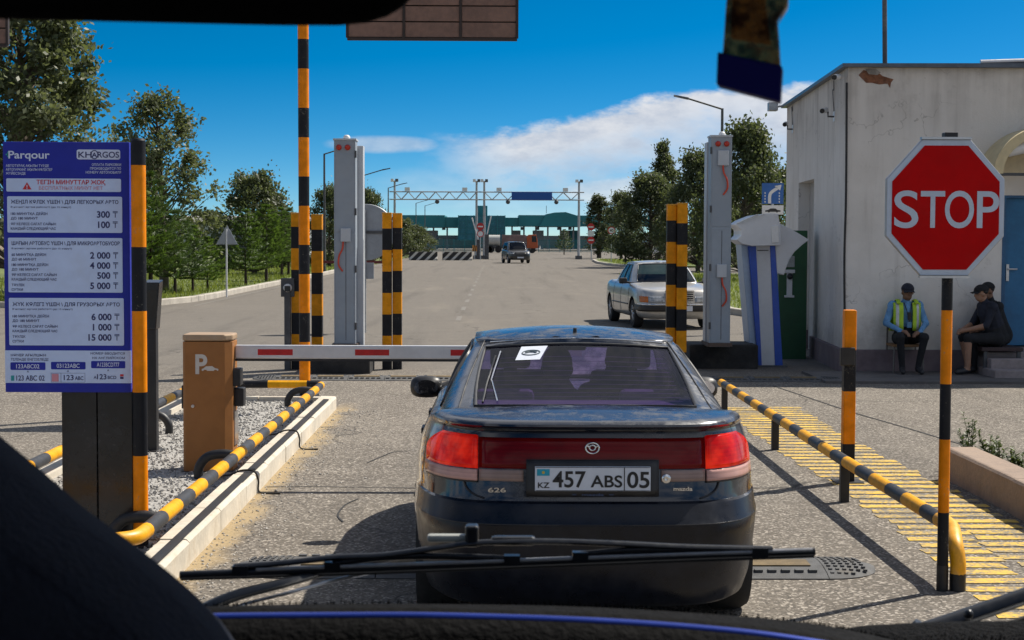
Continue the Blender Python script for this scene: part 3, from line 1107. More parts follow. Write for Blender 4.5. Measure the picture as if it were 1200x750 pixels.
pl = MB().prism(octa(1, 1, cut), 'y', YS - .062, YS - .034).build('plate', M_steel, root, bevel=.004)
MB().prism(octa(.985, .985, cut), 'y', YS - .066, YS - .060).build('white_border', M_stopwhite, pl)
MB().prism(octa(.905, .905, cut), 'y', YS - .0690, YS - .064).build('red_face', M_stopred, pl)
mb = MB()
mh = (266.5 - 221.5) * (YS - .07) / FPX
for (tx, xa, xb) in (('S', 1047.5, 1076), ('T', 1078.5, 1107), ('O', 1107, 1141), ('P', 1144.5, 1170.5)):
    a, b = D(xa, 266.5, YS - .07), D(xb, 266.5, YS - .07)
    put_text(mb, tx, face_to_cam((a.x, YS - .0705, D(1108, 266.5, YS - .07).z)), mh, b.x - a.x, 'L', .008)
mb.build('lettering', M_stopwhite, pl)
for zz in (cs.z + hS * .55, cs.z - hS * .55):
    MB().bx(ps.x - .2, ps.x + .2, YS - .036, YS - .022, zz - .02, zz + .02).build('bracket', M_steel, root)
MB().bx(cs.x - wS * .42, cs.x + wS * .42, YS - .075, YS - .03, cs.z + hS * .995, cs.z + hS * 1.03).build('top_trim', M_alu, root)
MB().bx(cs.x - wS * .42, cs.x + wS * .42, YS - .075, YS - .03, cs.z - hS * 1.03, cs.z - hS * .995).build('bottom_trim', M_alu, root)

# thick striped post behind the rail
pk = G(993, 565)
topk = D(992, 363, pk.y).z
ST_thick = stripes('thick_post_bands', 2, 0.74, 0.308, 0.56, ORG, BLK)
o = thing('striped_post', 'thick short orange and black striped post with a black sensor box', 'post', (pk.x, pk.y, 0))
MB().bx(pk.x - .048, pk.x + .048, pk.y - .048, pk.y + .048, -.02, topk).build('tube', ST_thick, o, bevel=.012)
zb = D(985, 417, pk.y - .06).z
MB().bx(pk.x - .085, pk.x + .03, pk.y - .085, pk.y - .04, zb - .075, zb + .065).build('sensor_box', M_black, o, bevel=.006)
MB().bx(pk.x - .11, pk.x + .11, pk.y - .11, pk.y + .11, -.01, .012).build('base_plate', M_black, o)

# ================================================================== BOOM BARRIER
M_bronze = mk('bronze_paint', (0.33, 0.140, 0.042), 0.5, 0.0, spec=.25, var=0.10, vs=2, bump=.06, bs=120, dust=0.12, dcol=(0.30, 0.20, 0.12), dscale=3)
M_bronze2 = mk('pale_bronze_paint', (0.40, 0.27, 0.16), 0.45, 0.1, var=0.1, vs=3, dust=0.4, dcol=(0.40, 0.34, 0.27))
M_palemark = mk('pale_mark', (0.60, 0.56, 0.50), 0.6, var=0.08)
M_boomwhite = mk('boom_white', (0.66, 0.66, 0.67), 0.35, 0.2, var=0.06, vs=4, dust=0.2, dcol=(0.4, 0.37, 0.33))
M_reflred = mk('reflective_red', (0.50, 0.012, 0.012), 0.4, var=0.15, vs=20)
pc0 = G(218, 553, .105)
yc = pc0.y
x0 = D(214, 480, yc).x
x1 = D(271.5, 480, yc).x
zt = D(240, 392, yc).z
root = thing('boom_barrier', 'bronze boom barrier cabinet with lowered white and red arm', 'barrier', ((x0 + x1) / 2, yc + .2, .105))
ch = .055
poly = [(x0 + ch * .4, yc), (x1 - ch, yc), (x1, yc + ch), (x1, yc + .33 - ch), (x1 - ch, yc + .33), (x0 + ch, yc + .33), (x0, yc + .33 - ch), (x0, yc + ch * .4)]
MB().prism(poly, 'z', .09, zt - .055).build('cabinet', M_bronze, root, bevel=.004)
cxm, cym = (x0 + x1) / 2, yc + .165
MB().prism([(cxm + (p[0] - cxm) * 1.015, cym + (p[1] - cym) * 1.015) for p in poly], 'z', zt - .05, zt).build('lid', M_bronze2, root, bevel=.012)
MB().bx(x0 - .01, x1 + .01, yc - .012, yc + .34, .085, .11).build('plinth', M_black, root)
mk_ = MB()
a = D(229, 437, yc)
b = D(243, 437, yc)
put_text(mk_, 'P', face_to_cam((a.x, yc - .0015, D(230, 437.5, yc).z)), 23 * yc / FPX, b.x - a.x, 'L', .03)
mk_.build('letter_mark', M_palemark, root)
a, b = D(236.5, 434.5, yc), D(256, 429, yc)
cw = b.x - a.x
cz = a.z
car_poly = [(0, .0), (0, .014), (.1, .019), (.25, .034), (.62, .036), (.8, .020), (.98, .016), (1, .004), (.93, 0), (.9, .006), (.82, .008), (.75, .006), (.72, 0), (.32, 0), (.28, .007), (.2, .008), (.12, .006), (.09, 0)]
MB().prism([(a.x + u * cw, cz + v) for u, v in car_poly], 'y', yc - .0008, yc - .0022).build('car_mark', M_palemark, root)
MB().lathe([(.012, 0), (.012, -.012), (.0, -.014)], (D(226, 476, yc).x, yc, D(226, 476, yc).z), 12, 'y').build('lock', M_palemark, root)
YBm = yc + .17
zb0, zb1 = D(400, 421.5, YBm).z, D(400, 404.5, YBm).z
xe = 1.15
boom = MB().bx(x1 + .004, xe, YBm - .022, YBm + .022, zb0 + .006, zb1).build('arm', M_boomwhite, root, bevel=.010)
MB().bx(x1 + .004, xe, YBm - .016, YBm + .016, zb0 - .012, zb0 + .006).build('rubber_edge', M_black, boom)
for (xa, xb) in ((302, 343), (416, 456), (528, 570), (640, 682)):
    a, b = D(xa, 413, YBm - .025), D(xb, 413, YBm - .025)
    zm = (zb0 + zb1) / 2 + .001
    MB().bx(a.x, b.x, YBm - .0235, YBm - .021, zm - .022, zm + .024).build('reflector', M_reflred, boom)
MB().bx(x1 - .004, x1 + .055, YBm - .11, YBm + .05, zb0 - .20, zb0 - .065).build('hinge_block', M_black, root, bevel=.008)
MB().bx(x1 - .004, x1 + .075, YBm - .06, YBm + .06, zb0 - .36, zb0 - .22).build('hinge_foot', M_black, root, bevel=.008)
MB().bx(x0 - .03, x0 + .004, YBm - .06, YBm + .06, zb0 - .38, zb0 - .20).build('side_lock', M_black, root, bevel=.006)
MB().bx(x1 - .002, x1 + .010, yc + .10, yc + .26, .30, zb0 - .40).build('side_strip', M_alu, root)

# black ticket column behind the price board
YT = 13.6
a, b = D(168, 331, YT), D(187, 386, YT)
root = thing('ticket_column', 'black ticket column with tapered head behind the price board', 'ticket machine', ((a.x + b.x) / 2, YT, .105))
MB().add([(a.x, YT, b.z), (b.x - .03, YT, b.z), (b.x, YT, a.z), (a.x, YT, a.z), (a.x, YT + .16, b.z), (b.x - .03, YT + .16, b.z), (b.x, YT + .16, a.z + .02), (a.x, YT + .16, a.z + .02)],
         [(0, 1, 2, 3), (7, 6, 5, 4), (0, 4, 5, 1), (1, 5, 6, 2), (2, 6, 7, 3), (3, 7, 4, 0)]).build('head', M_cabblack, root, bevel=.006)
MB().bx(a.x + .01, a.x + .095, YT + .03, YT + .13, .09, b.z + .01).build('stand', M_black, root, bevel=.005)
MB().bx(a.x + .012, b.x - .02, YT - .004, YT + .001, b.z + .10, a.z - .06).build('screen', mk('dark_screen', (.01, .012, .016), .12, var=.1), root)
MB().bx(a.x - .03, a.x + .14, YT - .02, YT + .18, .09, .115).build('base_plate', M_black, root)

# camera post beyond the island
YP = G(338, 433, .0).y
a = D(337, 330, YP)
root = thing('camera_post', 'slim grey post with a white camera in a square housing', 'camera post', (a.x, YP, 0))
M_dkgrey = mk('dark_grey_paint', (0.07, 0.072, 0.078), 0.5, var=0.2, vs=6, dust=.3)
M_white = mk('white_paint', (0.72, 0.72, 0.72), 0.4, var=0.06, vs=5, dust=.15)
MB().bx(a.x - .045, a.x + .045, YP - .045, YP + .045, -.02, a.z - .05).build('post', M_dkgrey, root, bevel=.006)
h = MB()
h.bx(a.x - .095, a.x + .10, YP - .03, YP + .05, a.z - .22, a.z + .05)
h.build('housing', M_dkgrey, root, bevel=.008)
MB().lathe([(.06, 0), (.06, -.07), (.052, -.085)], (a.x + .01, YP - .03, a.z - .09), 20, 'y').build('camera_body', M_white, root, 40)
MB().bx(a.x - .03, a.x + .055, YP - .125, YP - .114, a.z - .14, a.z - .06).build('lens_window', M_cabblack, root, bevel=.003)

# ================================================================== STRIPED COLUMNS
def column(px0, px1, pytop, yv, label, off, group=None, w=None, foot=0.0):
    a, b = D(px0, pytop, yv), D(px1, pytop, yv)
    w = (b.x - a.x)
    mt = stripes('column_bands_%d' % round(off * 100), 2, 0.625, off, 0.5, (0.78, 0.30, 0.005), BLK, wear=.3)
    o = thing('striped_column', label, 'column', ((a.x + b.x) / 2, yv + w / 2, 0), group=group)
    MB().bx(a.x + .004, b.x - .004, yv, yv + w, -.02, a.z).build('shaft', mt, o, bevel=.012)
    MB().bx(a.x + .002, b.x - .002, yv - .003, yv + w + .003, a.z - .012, a.z + .012).build('cap', mk('column_cap', (0.62, 0.28, 0.012), .5, dust=.3), o, bevel=.006)
    return o


YC = 23.6
LB = 'tall yellow and black square column between left portal tower and the car lane, one of a pair'
za = D(459, 250, YC).z
column(447.5, 459, 250, YC, LB, za - .22 - .625 * 4, 'twin columns right of the left tower')
column(459.6, 471, 250.5, YC + .05, LB, za - .22 - .625 * 4 + .01, 'twin columns right of the left tower')
LB = 'tall yellow and black square column beside the raised striped mast, one of a pair'
column(340.5, 351.5, 250, YC, LB, za - .20 - .625 * 4, 'twin columns left of the left tower')
column(364.3, 377.5, 252, YC, LB, za - .24 - .625 * 4, 'twin columns left of the left tower')
LB = 'tall yellow and black square column in front of the silver saloon, one of a pair'
zc = D(795, 239, YC).z
column(781.8, 793.5, 240, YC, LB, zc - .24 - .625 * 4, 'twin columns in front of the silver saloon')
column(793.9, 806.5, 238.5, YC - .1, LB, zc - .28 - .625 * 4, 'twin columns in front of the silver saloon')

# ================================================================== PORTAL TOWERS
M_tower = mk('tower_grey', (0.30, 0.345, 0.40), 0.45, 0.0, var=0.07, vs=1.5, dust=0.25, dcol=(0.36, 0.34, 0.31), dscale=1.4)
M_tower2 = mk('tower_pale', (0.50, 0.53, 0.57), 0.45, 0.0, var=0.06, vs=1.5, dust=0.2, dcol=(0.4, 0.38, 0.34), dscale=1.4)
M_lampred = mk('lamp_red', (0.50, 0.03, 0.012), 0.25, var=0.2, vs=30)
M_cablered = mk('red_cable', (0.62, 0.07, 0.03), 0.5)
M_padblack = mk('black_concrete', (0.022, 0.021, 0.021), 0.85, var=0.5, vs=4, bump=.5, bs=18, dust=.5, dcol=(.10, .09, .08))


def tower(fx0, fx1, sx0, sx1, ytop, yv, label, pad, mirror):
    """front box between fx0..fx1, paler rear box between sx0..sx1 (pixels)"""
    a, b = D(fx0, ytop, yv), D(fx1, ytop, yv)
    root = thing('portal_tower', label, 'tower', ((a.x + b.x) / 2, yv + .2, 0))
    p0, p1 = G(pad[0], pad[1]), G(pad[2], pad[1])
    pz = .36
    MB().bx(p0.x, p1.x, p0.y, p0.y + .85, -.02, pz).build('pad', M_padblack, root, bevel=.03)
    z1 = a.z
    body = MB().bx(a.x, b.x, yv, yv + .34, pz - .01, z1).build('front_housing', M_tower, root, bevel=.006)
    c, d = D(sx0, ytop, yv + .35), D(sx1, ytop, yv + .35)
    MB().bx(c.x, d.x, yv + .345, yv + .62, pz - .01, z1 - .06).build('rear_housing', M_tower2, root, bevel=.006)
    w = b.x - a.x
    xm = (a.x + b.x) / 2
    MB().bx(a.x - .012, b.x + .012, yv - .012, yv + .352, z1 - .004, z1 + .022).build('top_plate', M_tower2, root)
    MB().lathe([(.05, 0), (.05, .03), (.03, .055), (.0, .06)], (xm + .02, yv + .1, z1 + .02), 14).build('beacon', M_white, root, 50)
    for s in (-1, 1):
        xx = xm + s * .062 + (.01 if mirror else -.02)
        MB().lathe([(.040, .002), (.040, -.02), (.024, -.034), (0, -.036)], (xx, yv, z1 - .105), 16, 'y').build('signal_lamp', M_lampred, root, 50)
    # panel joints and cover plates
    sh = .42 if not mirror else .5
    MB().bx(a.x + .02, b.x - .02, yv - .006, yv + .002, z1 - 1.3, z1 - .20).build('upper_cover', M_tower, root, bevel=.003)
    MB().bx(a.x + .02, b.x - .02, yv - .006, yv + .002, pz + .06, z1 - 1.33).build('lower_cover', M_tower, root, bevel=.003)
    MB().bx(xm + .012, xm + .020, yv - .0085, yv - .004, pz + .1, z1 - 1.36).build('cover_joint', M_dkgrey, root)
    zc_ = z1 - (1.35 if not mirror else 1.95)
    MB().bx(xm - .055, xm + .085, yv - .05, yv, zc_ - .09, zc_ + .10).build('junction_box', M_tower2, root, bevel=.006)
    s = -1 if not mirror else 1
    for zq in ((zc_ - .09,) if not mirror else (zc_ - .09, z1 - .42)):
        MB().tube(bez([(xm + s * .02, yv - .03, zq + .02), (xm + s * .03, yv - .04, zq - .10), (xm + s * .075, yv - .05, zq - .20), (xm + s * .085, yv - .035, zq - .33), (xm + s * .03, yv - .01, zq - .42)], 6), .013, 8).build('cable', M_cablered, root, 60)
    if mirror:
        MB().bx(xm - .055, xm + .10, yv - .045, yv, z1 - .42, z1 - .20).build('lamp_shroud', M_tower2, root, bevel=.01)
    for k in range(4):
        zz = pz + .3 + k * (z1 - pz - .5) / 3
        xx = b.x if not mirror else a.x
        MB().bx(xx - .012, xx + .016, yv - .012, yv + .02, zz - .05, zz + .05).build('hinge', M_dkgrey, root)
    MB().bx(a.x - .03, b.x + .03, yv - .03, yv + .66, pz - .004, pz + .05).build('base_frame', mk('rust_frame', (.10, .065, .05), .7), root)


YT1 = G(400, 437).y
tower(391.3, 416.5, 412, 425.5, 164, YT1 + .1, 'grey steel portal tower with red lamps beside the left striped columns', (362, 438, 434, 438), False)
tower(833.5, 858, 828.5, 842, 160, YT1 + .55, 'grey steel portal tower with hanging red cables next to the blue kiosk', (808, 432, 888, 432), True)

# ================================================================== OVERHEAD BOARD
YG = G(360, 464, .105).y
mst = D(355.5, 240, YG)
ST_mast = stripes('mast_bands', 2, 0.775, D(355, 241, YG).z - .775 * 4 + .33, 0.57, ORG, BLK)
root = thing('overhead_gantry', 'orange and black striped mast carrying an overhead board of brown panels', 'gantry', (mst.x, YG, .105))
MB().tube([(mst.x + .012, YG, .08), (mst.x, YG, 5.15)], .062, 16).build('mast', ST_mast, root, 50)
MB().bx(mst.x - .14, mst.x + .16, YG - .15, YG + .15, .09, .12).build('base_plate', M_black, root)
MB().bx(-9.2, .6, YG - .06, YG + .06, 5.05, 5.19).build('beam', M_dkgrey, root, bevel=.01)
MB().tube([(-9.0, YG, -.02), (-9.0, YG, 5.05)], .07, 14).build('mast', ST_mast, root, 50)
M_plank = mk('brown_panel', (0.20, 0.115, 0.085), 0.6, var=0.25, vs=3, bump=.1, dust=.3, dcol=(.16, .10, .08))
M_frame = mk('dark_brown_frame', (0.030, 0.018, 0.014), 0.6, var=.2)


def over_board(xa, xb, zb_, zt_):
    fr = MB()
    fr.bx(xa, xb, YG - .03, YG + .03, zb_ - .03, zb_)
    fr.bx(xa, xb, YG - .03, YG + .03, zt_, zt_ + .03)
    n = 3
    for i in range(n + 1):
        x = xa + (xb - xa) * i / n
        fr.bx(x - .014, x + .014, YG - .032, YG + .032, zb_, zt_)
    fr.bx(xa, xb, YG + .019, YG + .024, zb_, zt_)
    f = fr.build('board_frame', M_frame, root)
    rows = 4
    for i in range(n):
        for j in range(rows):
            xx0 = xa + (xb - xa) * i / n + .016
            xx1 = xa + (xb - xa) * (i + 1) / n - .016
            z0 = zb_ + (zt_ - zb_) * j / rows + .008
            z1 = zb_ + (zt_ - zb_) * (j + 1) / rows - .008
            MB().bx(xx0, xx1, YG - .018 + rng.uniform(-.004, .004), YG + .018, z0, z1).build('board_panel', M_plank, f)
    for x in (xa + .3, xb - .3):
        MB().bx(x - .03, x + .03, YG - .028, YG + .028, zt_ + .02, 5.06).build('hanger', M_dkgrey, root)


a, b = D(407, 44, YG), D(606, 45, YG)
over_board(a.x, b.x, a.z, a.z + .72)
a = D(9, 52, YG)
over_board(a.x - 1.95, a.x, a.z, a.z + .72)
# ================================================================== PAYMENT KIOSK
M_kwhite = mk('kiosk_white', (0.62, 0.63, 0.66), 0.4, var=0.05, vs=2, dust=.2, dcol=(.4, .37, .33))
M_kblue = mk('kiosk_blue', (0.012, 0.075, 0.46), 0.35, var=0.1, vs=3, dust=.15)
M_kpale = mk('kiosk_pale_blue', (0.36, 0.46, 0.60), 0.4, var=0.08, vs=3, dust=.2)
YK = G(900, 430).y


def PX(pts, yv):
    return [(D(x, y, yv).x, D(x, y, yv).z) for x, y in pts]


bz = G(900, 430)
root = thing('payment_kiosk', 'leaning white and blue payment kiosk with winged white canopy', 'kiosk', (bz.x, YK, 0))
MB().prism(PX([(877, 288), (886, 288), (893, 430.5), (889, 430.5)], YK), 'y', YK, YK + .5).build('blue_frame', M_kblue, root, bevel=.006)
MB().prism(PX([(902.5, 288), (909, 288), (917.5, 430.5), (908.5, 430.5)], YK), 'y', YK, YK + .5).build('blue_frame', M_kblue, root, bevel=.006)
MB().prism(PX([(885.8, 288), (902.6, 288), (908.6, 430), (892.8, 430)], YK), 'y', YK + .015, YK + .48).build('white_panel', M_kwhite, root, bevel=.004)
MB().prism(PX([(869, 284), (877.2, 288), (889.2, 430), (881, 424)], YK), 'y', YK + .06, YK + .62).build('side_panel', M_kpale, root, bevel=.006)
MB().prism(PX([(887.5, 293), (900.5, 293), (900.7, 294), (887.7, 294)], YK), 'y', YK + .005, YK + .02).build('panel_joint', M_dkgrey, root)
MB().prism(PX([(885, 428), (922, 428), (924, 433), (883, 433)], YK), 'y', YK - .05, YK + .7).build('base', M_dkgrey, root)
lw = [(860, 263), (868, 258), (882, 252.5), (896, 250.5), (909, 250.5), (912, 268), (912.5, 287.5), (896, 288), (879, 288.5), (867, 286), (860.5, 281), (866, 276), (866, 270)]
MB().prism(PX(lw, YK), 'y', YK - .22, YK + .55).build('canopy_wing', M_kwhite, root, bevel=.012)
rw = [(908, 263), (914, 262), (919, 264.5), (934, 272.5), (948, 281), (940, 287), (931, 295), (925, 304), (921, 314), (918.5, 322.5), (910.5, 320), (908.5, 290)]
MB().prism(PX(rw, YK), 'y', YK - .02, YK + .30).build('canopy_wing', M_kwhite, root, bevel=.012)
MB().prism(PX([(900.5, 265), (909, 264), (909.5, 284), (901.5, 285)], YK), 'y', YK - .24, YK - .03).build('lamp_box', M_white, root, bevel=.008)
for k in range(2):
    MB().prism(PX([(860 + k * 7, 262 - k * .5), (884 + k * 7, 251.5 - k * .4), (887 + k * 7, 251.3 - k * .4), (863 + k * 7, 262 - k * .5)], YK - .05), 'y', YK - .235, YK - .21).build('canopy_rib', M_alu, root)

# ================================================================== BUILDING
M_wall = None


def wall_mat():
    m, t, b = base_mat('stucco')
    c = coords(t, True)
    x, y, z = t.sep(c)
    n = t.noise(c, 0.9, 6, 0.62)
    n2 = t.noise(c, 9, 5, 0.6)
    st = t.noise(t.comb(t.m('MULTIPLY', x, 5.0), t.m('MULTIPLY', y, 5.0), t.m('MULTIPLY', z, 0.35)), 1.0, 5, 0.6)
    cc = t.mix(t.ramp(n, 0.3, 0.7), (0.66, 0.625, 0.58), (0.78, 0.75, 0.71))
    cc = t.mix(t.ramp(st, 0.52, 0.80, 0.0, 0.35), cc, (0.30, 0.27, 0.24))
    # weathering below the parapet
    up = t.m('MULTIPLY', t.ramp(z, 2.9, 4.35), t.ramp(t.m('ADD', n, t.m('MULTIPLY', st, 0.5)), 0.55, 0.95))
    cc = t.mix(t.m('MULTIPLY', up, 0.65), cc, (0.24, 0.21, 0.18))
    pk_ = t.voro(c, 7.0)
    cc = t.mix(t.m('MULTIPLY', t.ramp(pk_, 0.03, 0.055, 1.0, 0.0), t.ramp(n2, 0.5, 0.6)), cc, (0.25, 0.22, 0.20))
    # splashed dirt above the plinth, hair cracks in the render
    dn = t.m('MULTIPLY', t.ramp(t.m('SUBTRACT', z, t.m('MULTIPLY', n2, .9)), -.15, .45, .6, 0.0), t.ramp(n, .3, .6))
    cc = t.mix(dn, cc, (.30, .26, .22))
    wv = t.new('ShaderNodeVectorMath', operation='ADD')
    t.l.new(c, wv.inputs[0])
    t.l.new(t.noise(c, 1.7, 4, .6, out=1), wv.inputs[1])
    ck = t.voro(wv.outputs[0], .55, 'Distance', 'DISTANCE_TO_EDGE')
    cc = t.mix(t.m('MULTIPLY', t.ramp(ck, 0.0, .006, .5, 0.0), t.ramp(n, .46, .56)), cc, (.22, .20, .18))
    blot = t.noise(c, 2.6, 6, .7)
    cc = t.mix(t.ramp(blot, .56, .74, 0.0, .35), cc, (.36, .33, .29))
    t.put(b.inputs['Base Color'], cc)
    b.inputs['Roughness'].default_value = 0.92
    t.put(b.inputs['Normal'], t.bump(t.noise(c, 38, 5, 0.7), 0.35, 0.01))
    return m


M_wall = wall_mat()
M_plinth = mk('plinth_paint', (0.165, 0.125, 0.135), 0.85, var=0.2, vs=3, bump=.3, bs=25, dust=.4, dcol=(.22, .19, .17))
M_roofmetal = mk('roof_metal', (0.10, 0.115, 0.14), 0.4, 0.6, var=.2, vs=4)
M_doorblue = mk('door_blue', (0.012, 0.135, 0.30), 0.42, var=0.15, vs=3, dust=.15, dcol=(.10, .16, .22))
M_cream = mk('cream_paint', (0.62, 0.52, 0.31), 0.6, var=0.12, vs=2, dust=.3, dcol=(.34, .26, .16))
M_step = mk('step_concrete', (0.30, 0.255, 0.25), 0.9, var=0.2, vs=3, bump=.35, bs=30, dust=.4, dcol=(.22, .18, .16))
cn = G(989, 437)
CX, CY = cn.x, cn.y
HB = D(988, 79, CY).z
farY = CY + 7.1
FX = CX + .40
root = thing('gatehouse', 'white stucco gatehouse with dark plinth behind the stop sign', 'building', (CX, CY, 0))


def onside(yv):
    return CX + (FX - CX) * (yv - CY) / (farY - CY)


# front wall in strips around the door opening, side wall round its recess
dx0 = D(1174, 300, CY).x
dx1 = dx0 + 1.0
dz0 = D(1180, 405, CY).z
dz1 = D(1180, 229, CY).z
XR = 13.5
fw = MB()
fw.bx(CX, dx0, CY, CY + .25, .33, HB)
fw.bx(dx0, dx1, CY, CY + .25, dz1, HB)
fw.bx(dx1, XR, CY, CY + .25, .33, HB)
fw.build('front_wall', M_wall, root)
rec = (CY + 3.35, CY + 5.3)
rz1 = D(938, 212, CY + 4.3).z


def side_piece(mb, y0, y1, z0, z1, off=0.0, th=.25):
    a, b = onside(y0) - off, onside(y1) - off
    vs = [(a, y0, z0), (a + th, y0, z0), (b + th, y1, z0), (b, y1, z0), (a, y0, z1), (a + th, y0, z1), (b + th, y1, z1), (b, y1, z1)]
    mb.add(vs, [(0, 3, 2, 1), (4, 5, 6, 7), (0, 1, 5, 4), (1, 2, 6, 5), (2, 3, 7, 6), (3, 0, 4, 7)])


sw = MB()
side_piece(sw, CY + .25, rec[0], .33, HB)
side_piece(sw, rec[0], rec[1], rz1, HB)
side_piece(sw, rec[1], farY, .33, HB)
sw.build('side_wall', M_wall, root)
rb = MB()
side_piece(rb, rec[0] - .02, rec[1] + .02, -.02, rz1 + .03, -.20, .05)
rb.build('recess_back', mk('recess_grey', (.42, .41, .40), .9, var=.12), root)
pl_ = MB()
pl_.bx(CX - .05, dx0 - .02, CY - .05, CY + .26, -.02, .34)
pl_.build('plinth', M_plinth, root, bevel=.012)
pl_ = MB()
pl_.bx(dx1 + .02, XR, CY - .05, CY + .26, -.02, .34)
pl_.build('plinth', M_plinth, root, bevel=.012)
ps_ = MB()
side_piece(ps_, CY + .262, rec[0], -.02, .34, .05)
ps_.build('plinth', M_plinth, root, bevel=.012)
ps_ = MB()
side_piece(ps_, rec[1], farY, -.02, .34, .05)
ps_.build('plinth', M_plinth, root, bevel=.012)
rf = MB()
rf.add([(CX - .10, CY - .10, HB), (XR, CY - .10, HB), (XR, farY + .1, HB + .1), (FX - .10, farY + .1, HB), (CX - .10, CY - .10, HB + .05), (XR, CY - .10, HB + .09), (XR, farY + .1, HB + .15), (FX - .10, farY + .1, HB + .05)],
       [(0, 3, 2, 1), (4, 5, 6, 7), (0, 1, 5, 4), (1, 2, 6, 5), (2, 3, 7, 6), (3, 0, 4, 7)])
roof = rf.build('roof', M_roofmetal, root)
MB().tube(bez([(CX + 1.9 + i * 1.0, CY + .02, HB + .085 + .03 * math.sin(i * 2.1)) for i in range(8)], 5), .035, 8).build('roof_flashing', M_alu, roof, 60)
bk = MB().bx(FX, XR, farY - .2, farY, -.02, HB).bx(XR - .25, XR, CY + .25, farY - .2, -.02, HB)
bk.build('back_wall', M_wall, root)
# exposed patch of broken render
M_patch = mk('broken_render', (0.20, 0.085, 0.045), 0.95, var=0.5, vs=14, bump=.8, bs=40, dust=.6, dcol=(.14, .125, .115), dscale=9)
patch = [(1006, 88), (1012, 82), (1020, 84), (1027, 83), (1034, 89), (1047, 93), (1044, 97), (1043, 103), (1040, 98), (1030, 99), (1022, 97), (1015, 97)]
MB().prism(PX(patch, CY), 'y', CY + .01, CY - .006).build('bare_patch', M_patch, root)
M_patch2 = mk('grey_render_edge', (.30, .28, .26), .95, var=.3, vs=10, bump=.6)
patch = [(1014, 81), (1026, 80.5), (1032, 85), (1028, 88), (1018, 87)]
MB().prism(PX(patch, CY), 'y', CY + .01, CY - .009).build('bare_patch', M_patch2, root)
# conduit down the corner
xq = D(990.5, 200, CY).x
MB().tube(bez([(xq, CY - .018, D(990, 97, CY).z), (xq + .012, CY - .018, 2.6), (xq + .002, CY - .018, 1.6), (xq + .03, CY - .018, .36)], 8), .017, 8).build('conduit', M_black, root, 60)
# door with frame and handle
door = MB().bx(dx0 + .05, dx1 - .05, CY + .07, CY + .13, dz0, dz1 - .04).build('door', M_doorblue, root, bevel=.005)
df = MB()
df.bx(dx0, dx0 + .05, CY - .005, CY + .2, dz0 - .02, dz1)
df.bx(dx1 - .05, dx1, CY - .005, CY + .2, dz0 - .02, dz1)
df.bx(dx0 + .05, dx1 - .05, CY - .005, CY + .2, dz1 - .04, dz1)
df.build('door_frame', mk('door_frame_blue', (.02, .10, .22), .45, var=.15), root)
hz = D(1180, 318, CY).z
MB().bx(dx0 + .085, dx0 + .125, CY + .052, CY + .07, hz - .14, hz + .10).build('handle_plate', M_alu, door)
MB().tube([(dx0 + .105, CY + .03, hz + .03), (dx0 + .235, CY + .03, hz + .03)], .013, 8).build('handle', M_alu, door)
MB().bx(dx0 - .03, dx1 + .03, CY - .03, CY + .25, dz0 - .06, dz0 - .021).build('threshold', M_step, root)
# arched canopy over the door: a barrel of cream sheet standing off the wall
ax = D(1215, 200, CY).x
arz = D(1200, 206, CY).z
aw = ax - D(1146, 200, CY).x
ah = D(1205, 150, CY).z - arz
ca = MB()
outer, inner = [], []
for i in range(25):
    an = math.pi * i / 24
    outer.append((ax - aw * math.cos(an), arz + ah * math.sin(an)))
    inner.append((ax - (aw - .13) * math.cos(an), arz + (ah - .13) * math.sin(an)))
n = len(outer)
for y0, y1 in ((CY - .75, CY + .01),):
    vs = [(p[0], y0, p[1]) for p in outer] + [(p[0], y0, p[1]) for p in inner] + [(p[0], y1, p[1]) for p in outer] + [(p[0], y1, p[1]) for p in inner]
    fs = []
    for i in range(n - 1):
        fs += [(i, i + 1, n + i + 1, n + i), (2 * n + i, 3 * n + i, 3 * n + i + 1, 2 * n + i + 1), (i, 2 * n + i, 2 * n + i + 1, i + 1), (n + i, n + i + 1, 3 * n + i + 1, 3 * n + i)]
    fs += [(0, n, 3 * n, 2 * n), (n - 1, 3 * n - 1, 4 * n - 1, 2 * n - 1)]
    ca.add(vs, fs)
arch = ca.build('door_canopy', M_cream, root, 40)
tym = MB().prism([(p[0], p[1]) for p in inner], 'y', CY - .012, CY + .01).build('canopy_back', mk('cream_wall', (.60, .53, .38), .7, var=.15, vs=2, dust=.3), arch)
MB().bx(ax - aw + .02, ax + aw - .02, CY - .74, CY - .70, arz - .03, arz + .01).build('tie_bar', M_dkgrey, arch)
lp = D(1190, 178, CY - .5)
MB().tube([(lp.x - .16, CY - .62, lp.z), (lp.x + .35, CY - .62, lp.z + .12)], [.085, .085], 14).build('tube_lamp', M_white, arch, 40)
# steps up to the door
sx0 = D(1146, 420, CY - .4).x
for i, (w_, hh) in enumerate(((1.15, dz0 * .34), (.80, dz0 * .67), (.45, dz0 - .062))):
    MB().bx(sx0 + .05 * i, dx1 + .8, CY - .055 - w_, CY - .052, -.02 if i == 0 else dz0 * (.34, .34, .67)[i] - .01, hh).build('step', M_step, root, bevel=.012)
# antenna mast on the roof
MB().tube([D(1037, 76, CY + .3), D(1036.5, -20, CY + .3)], .035, 10).build('antenna_mast', M_dkgrey, root, 60)


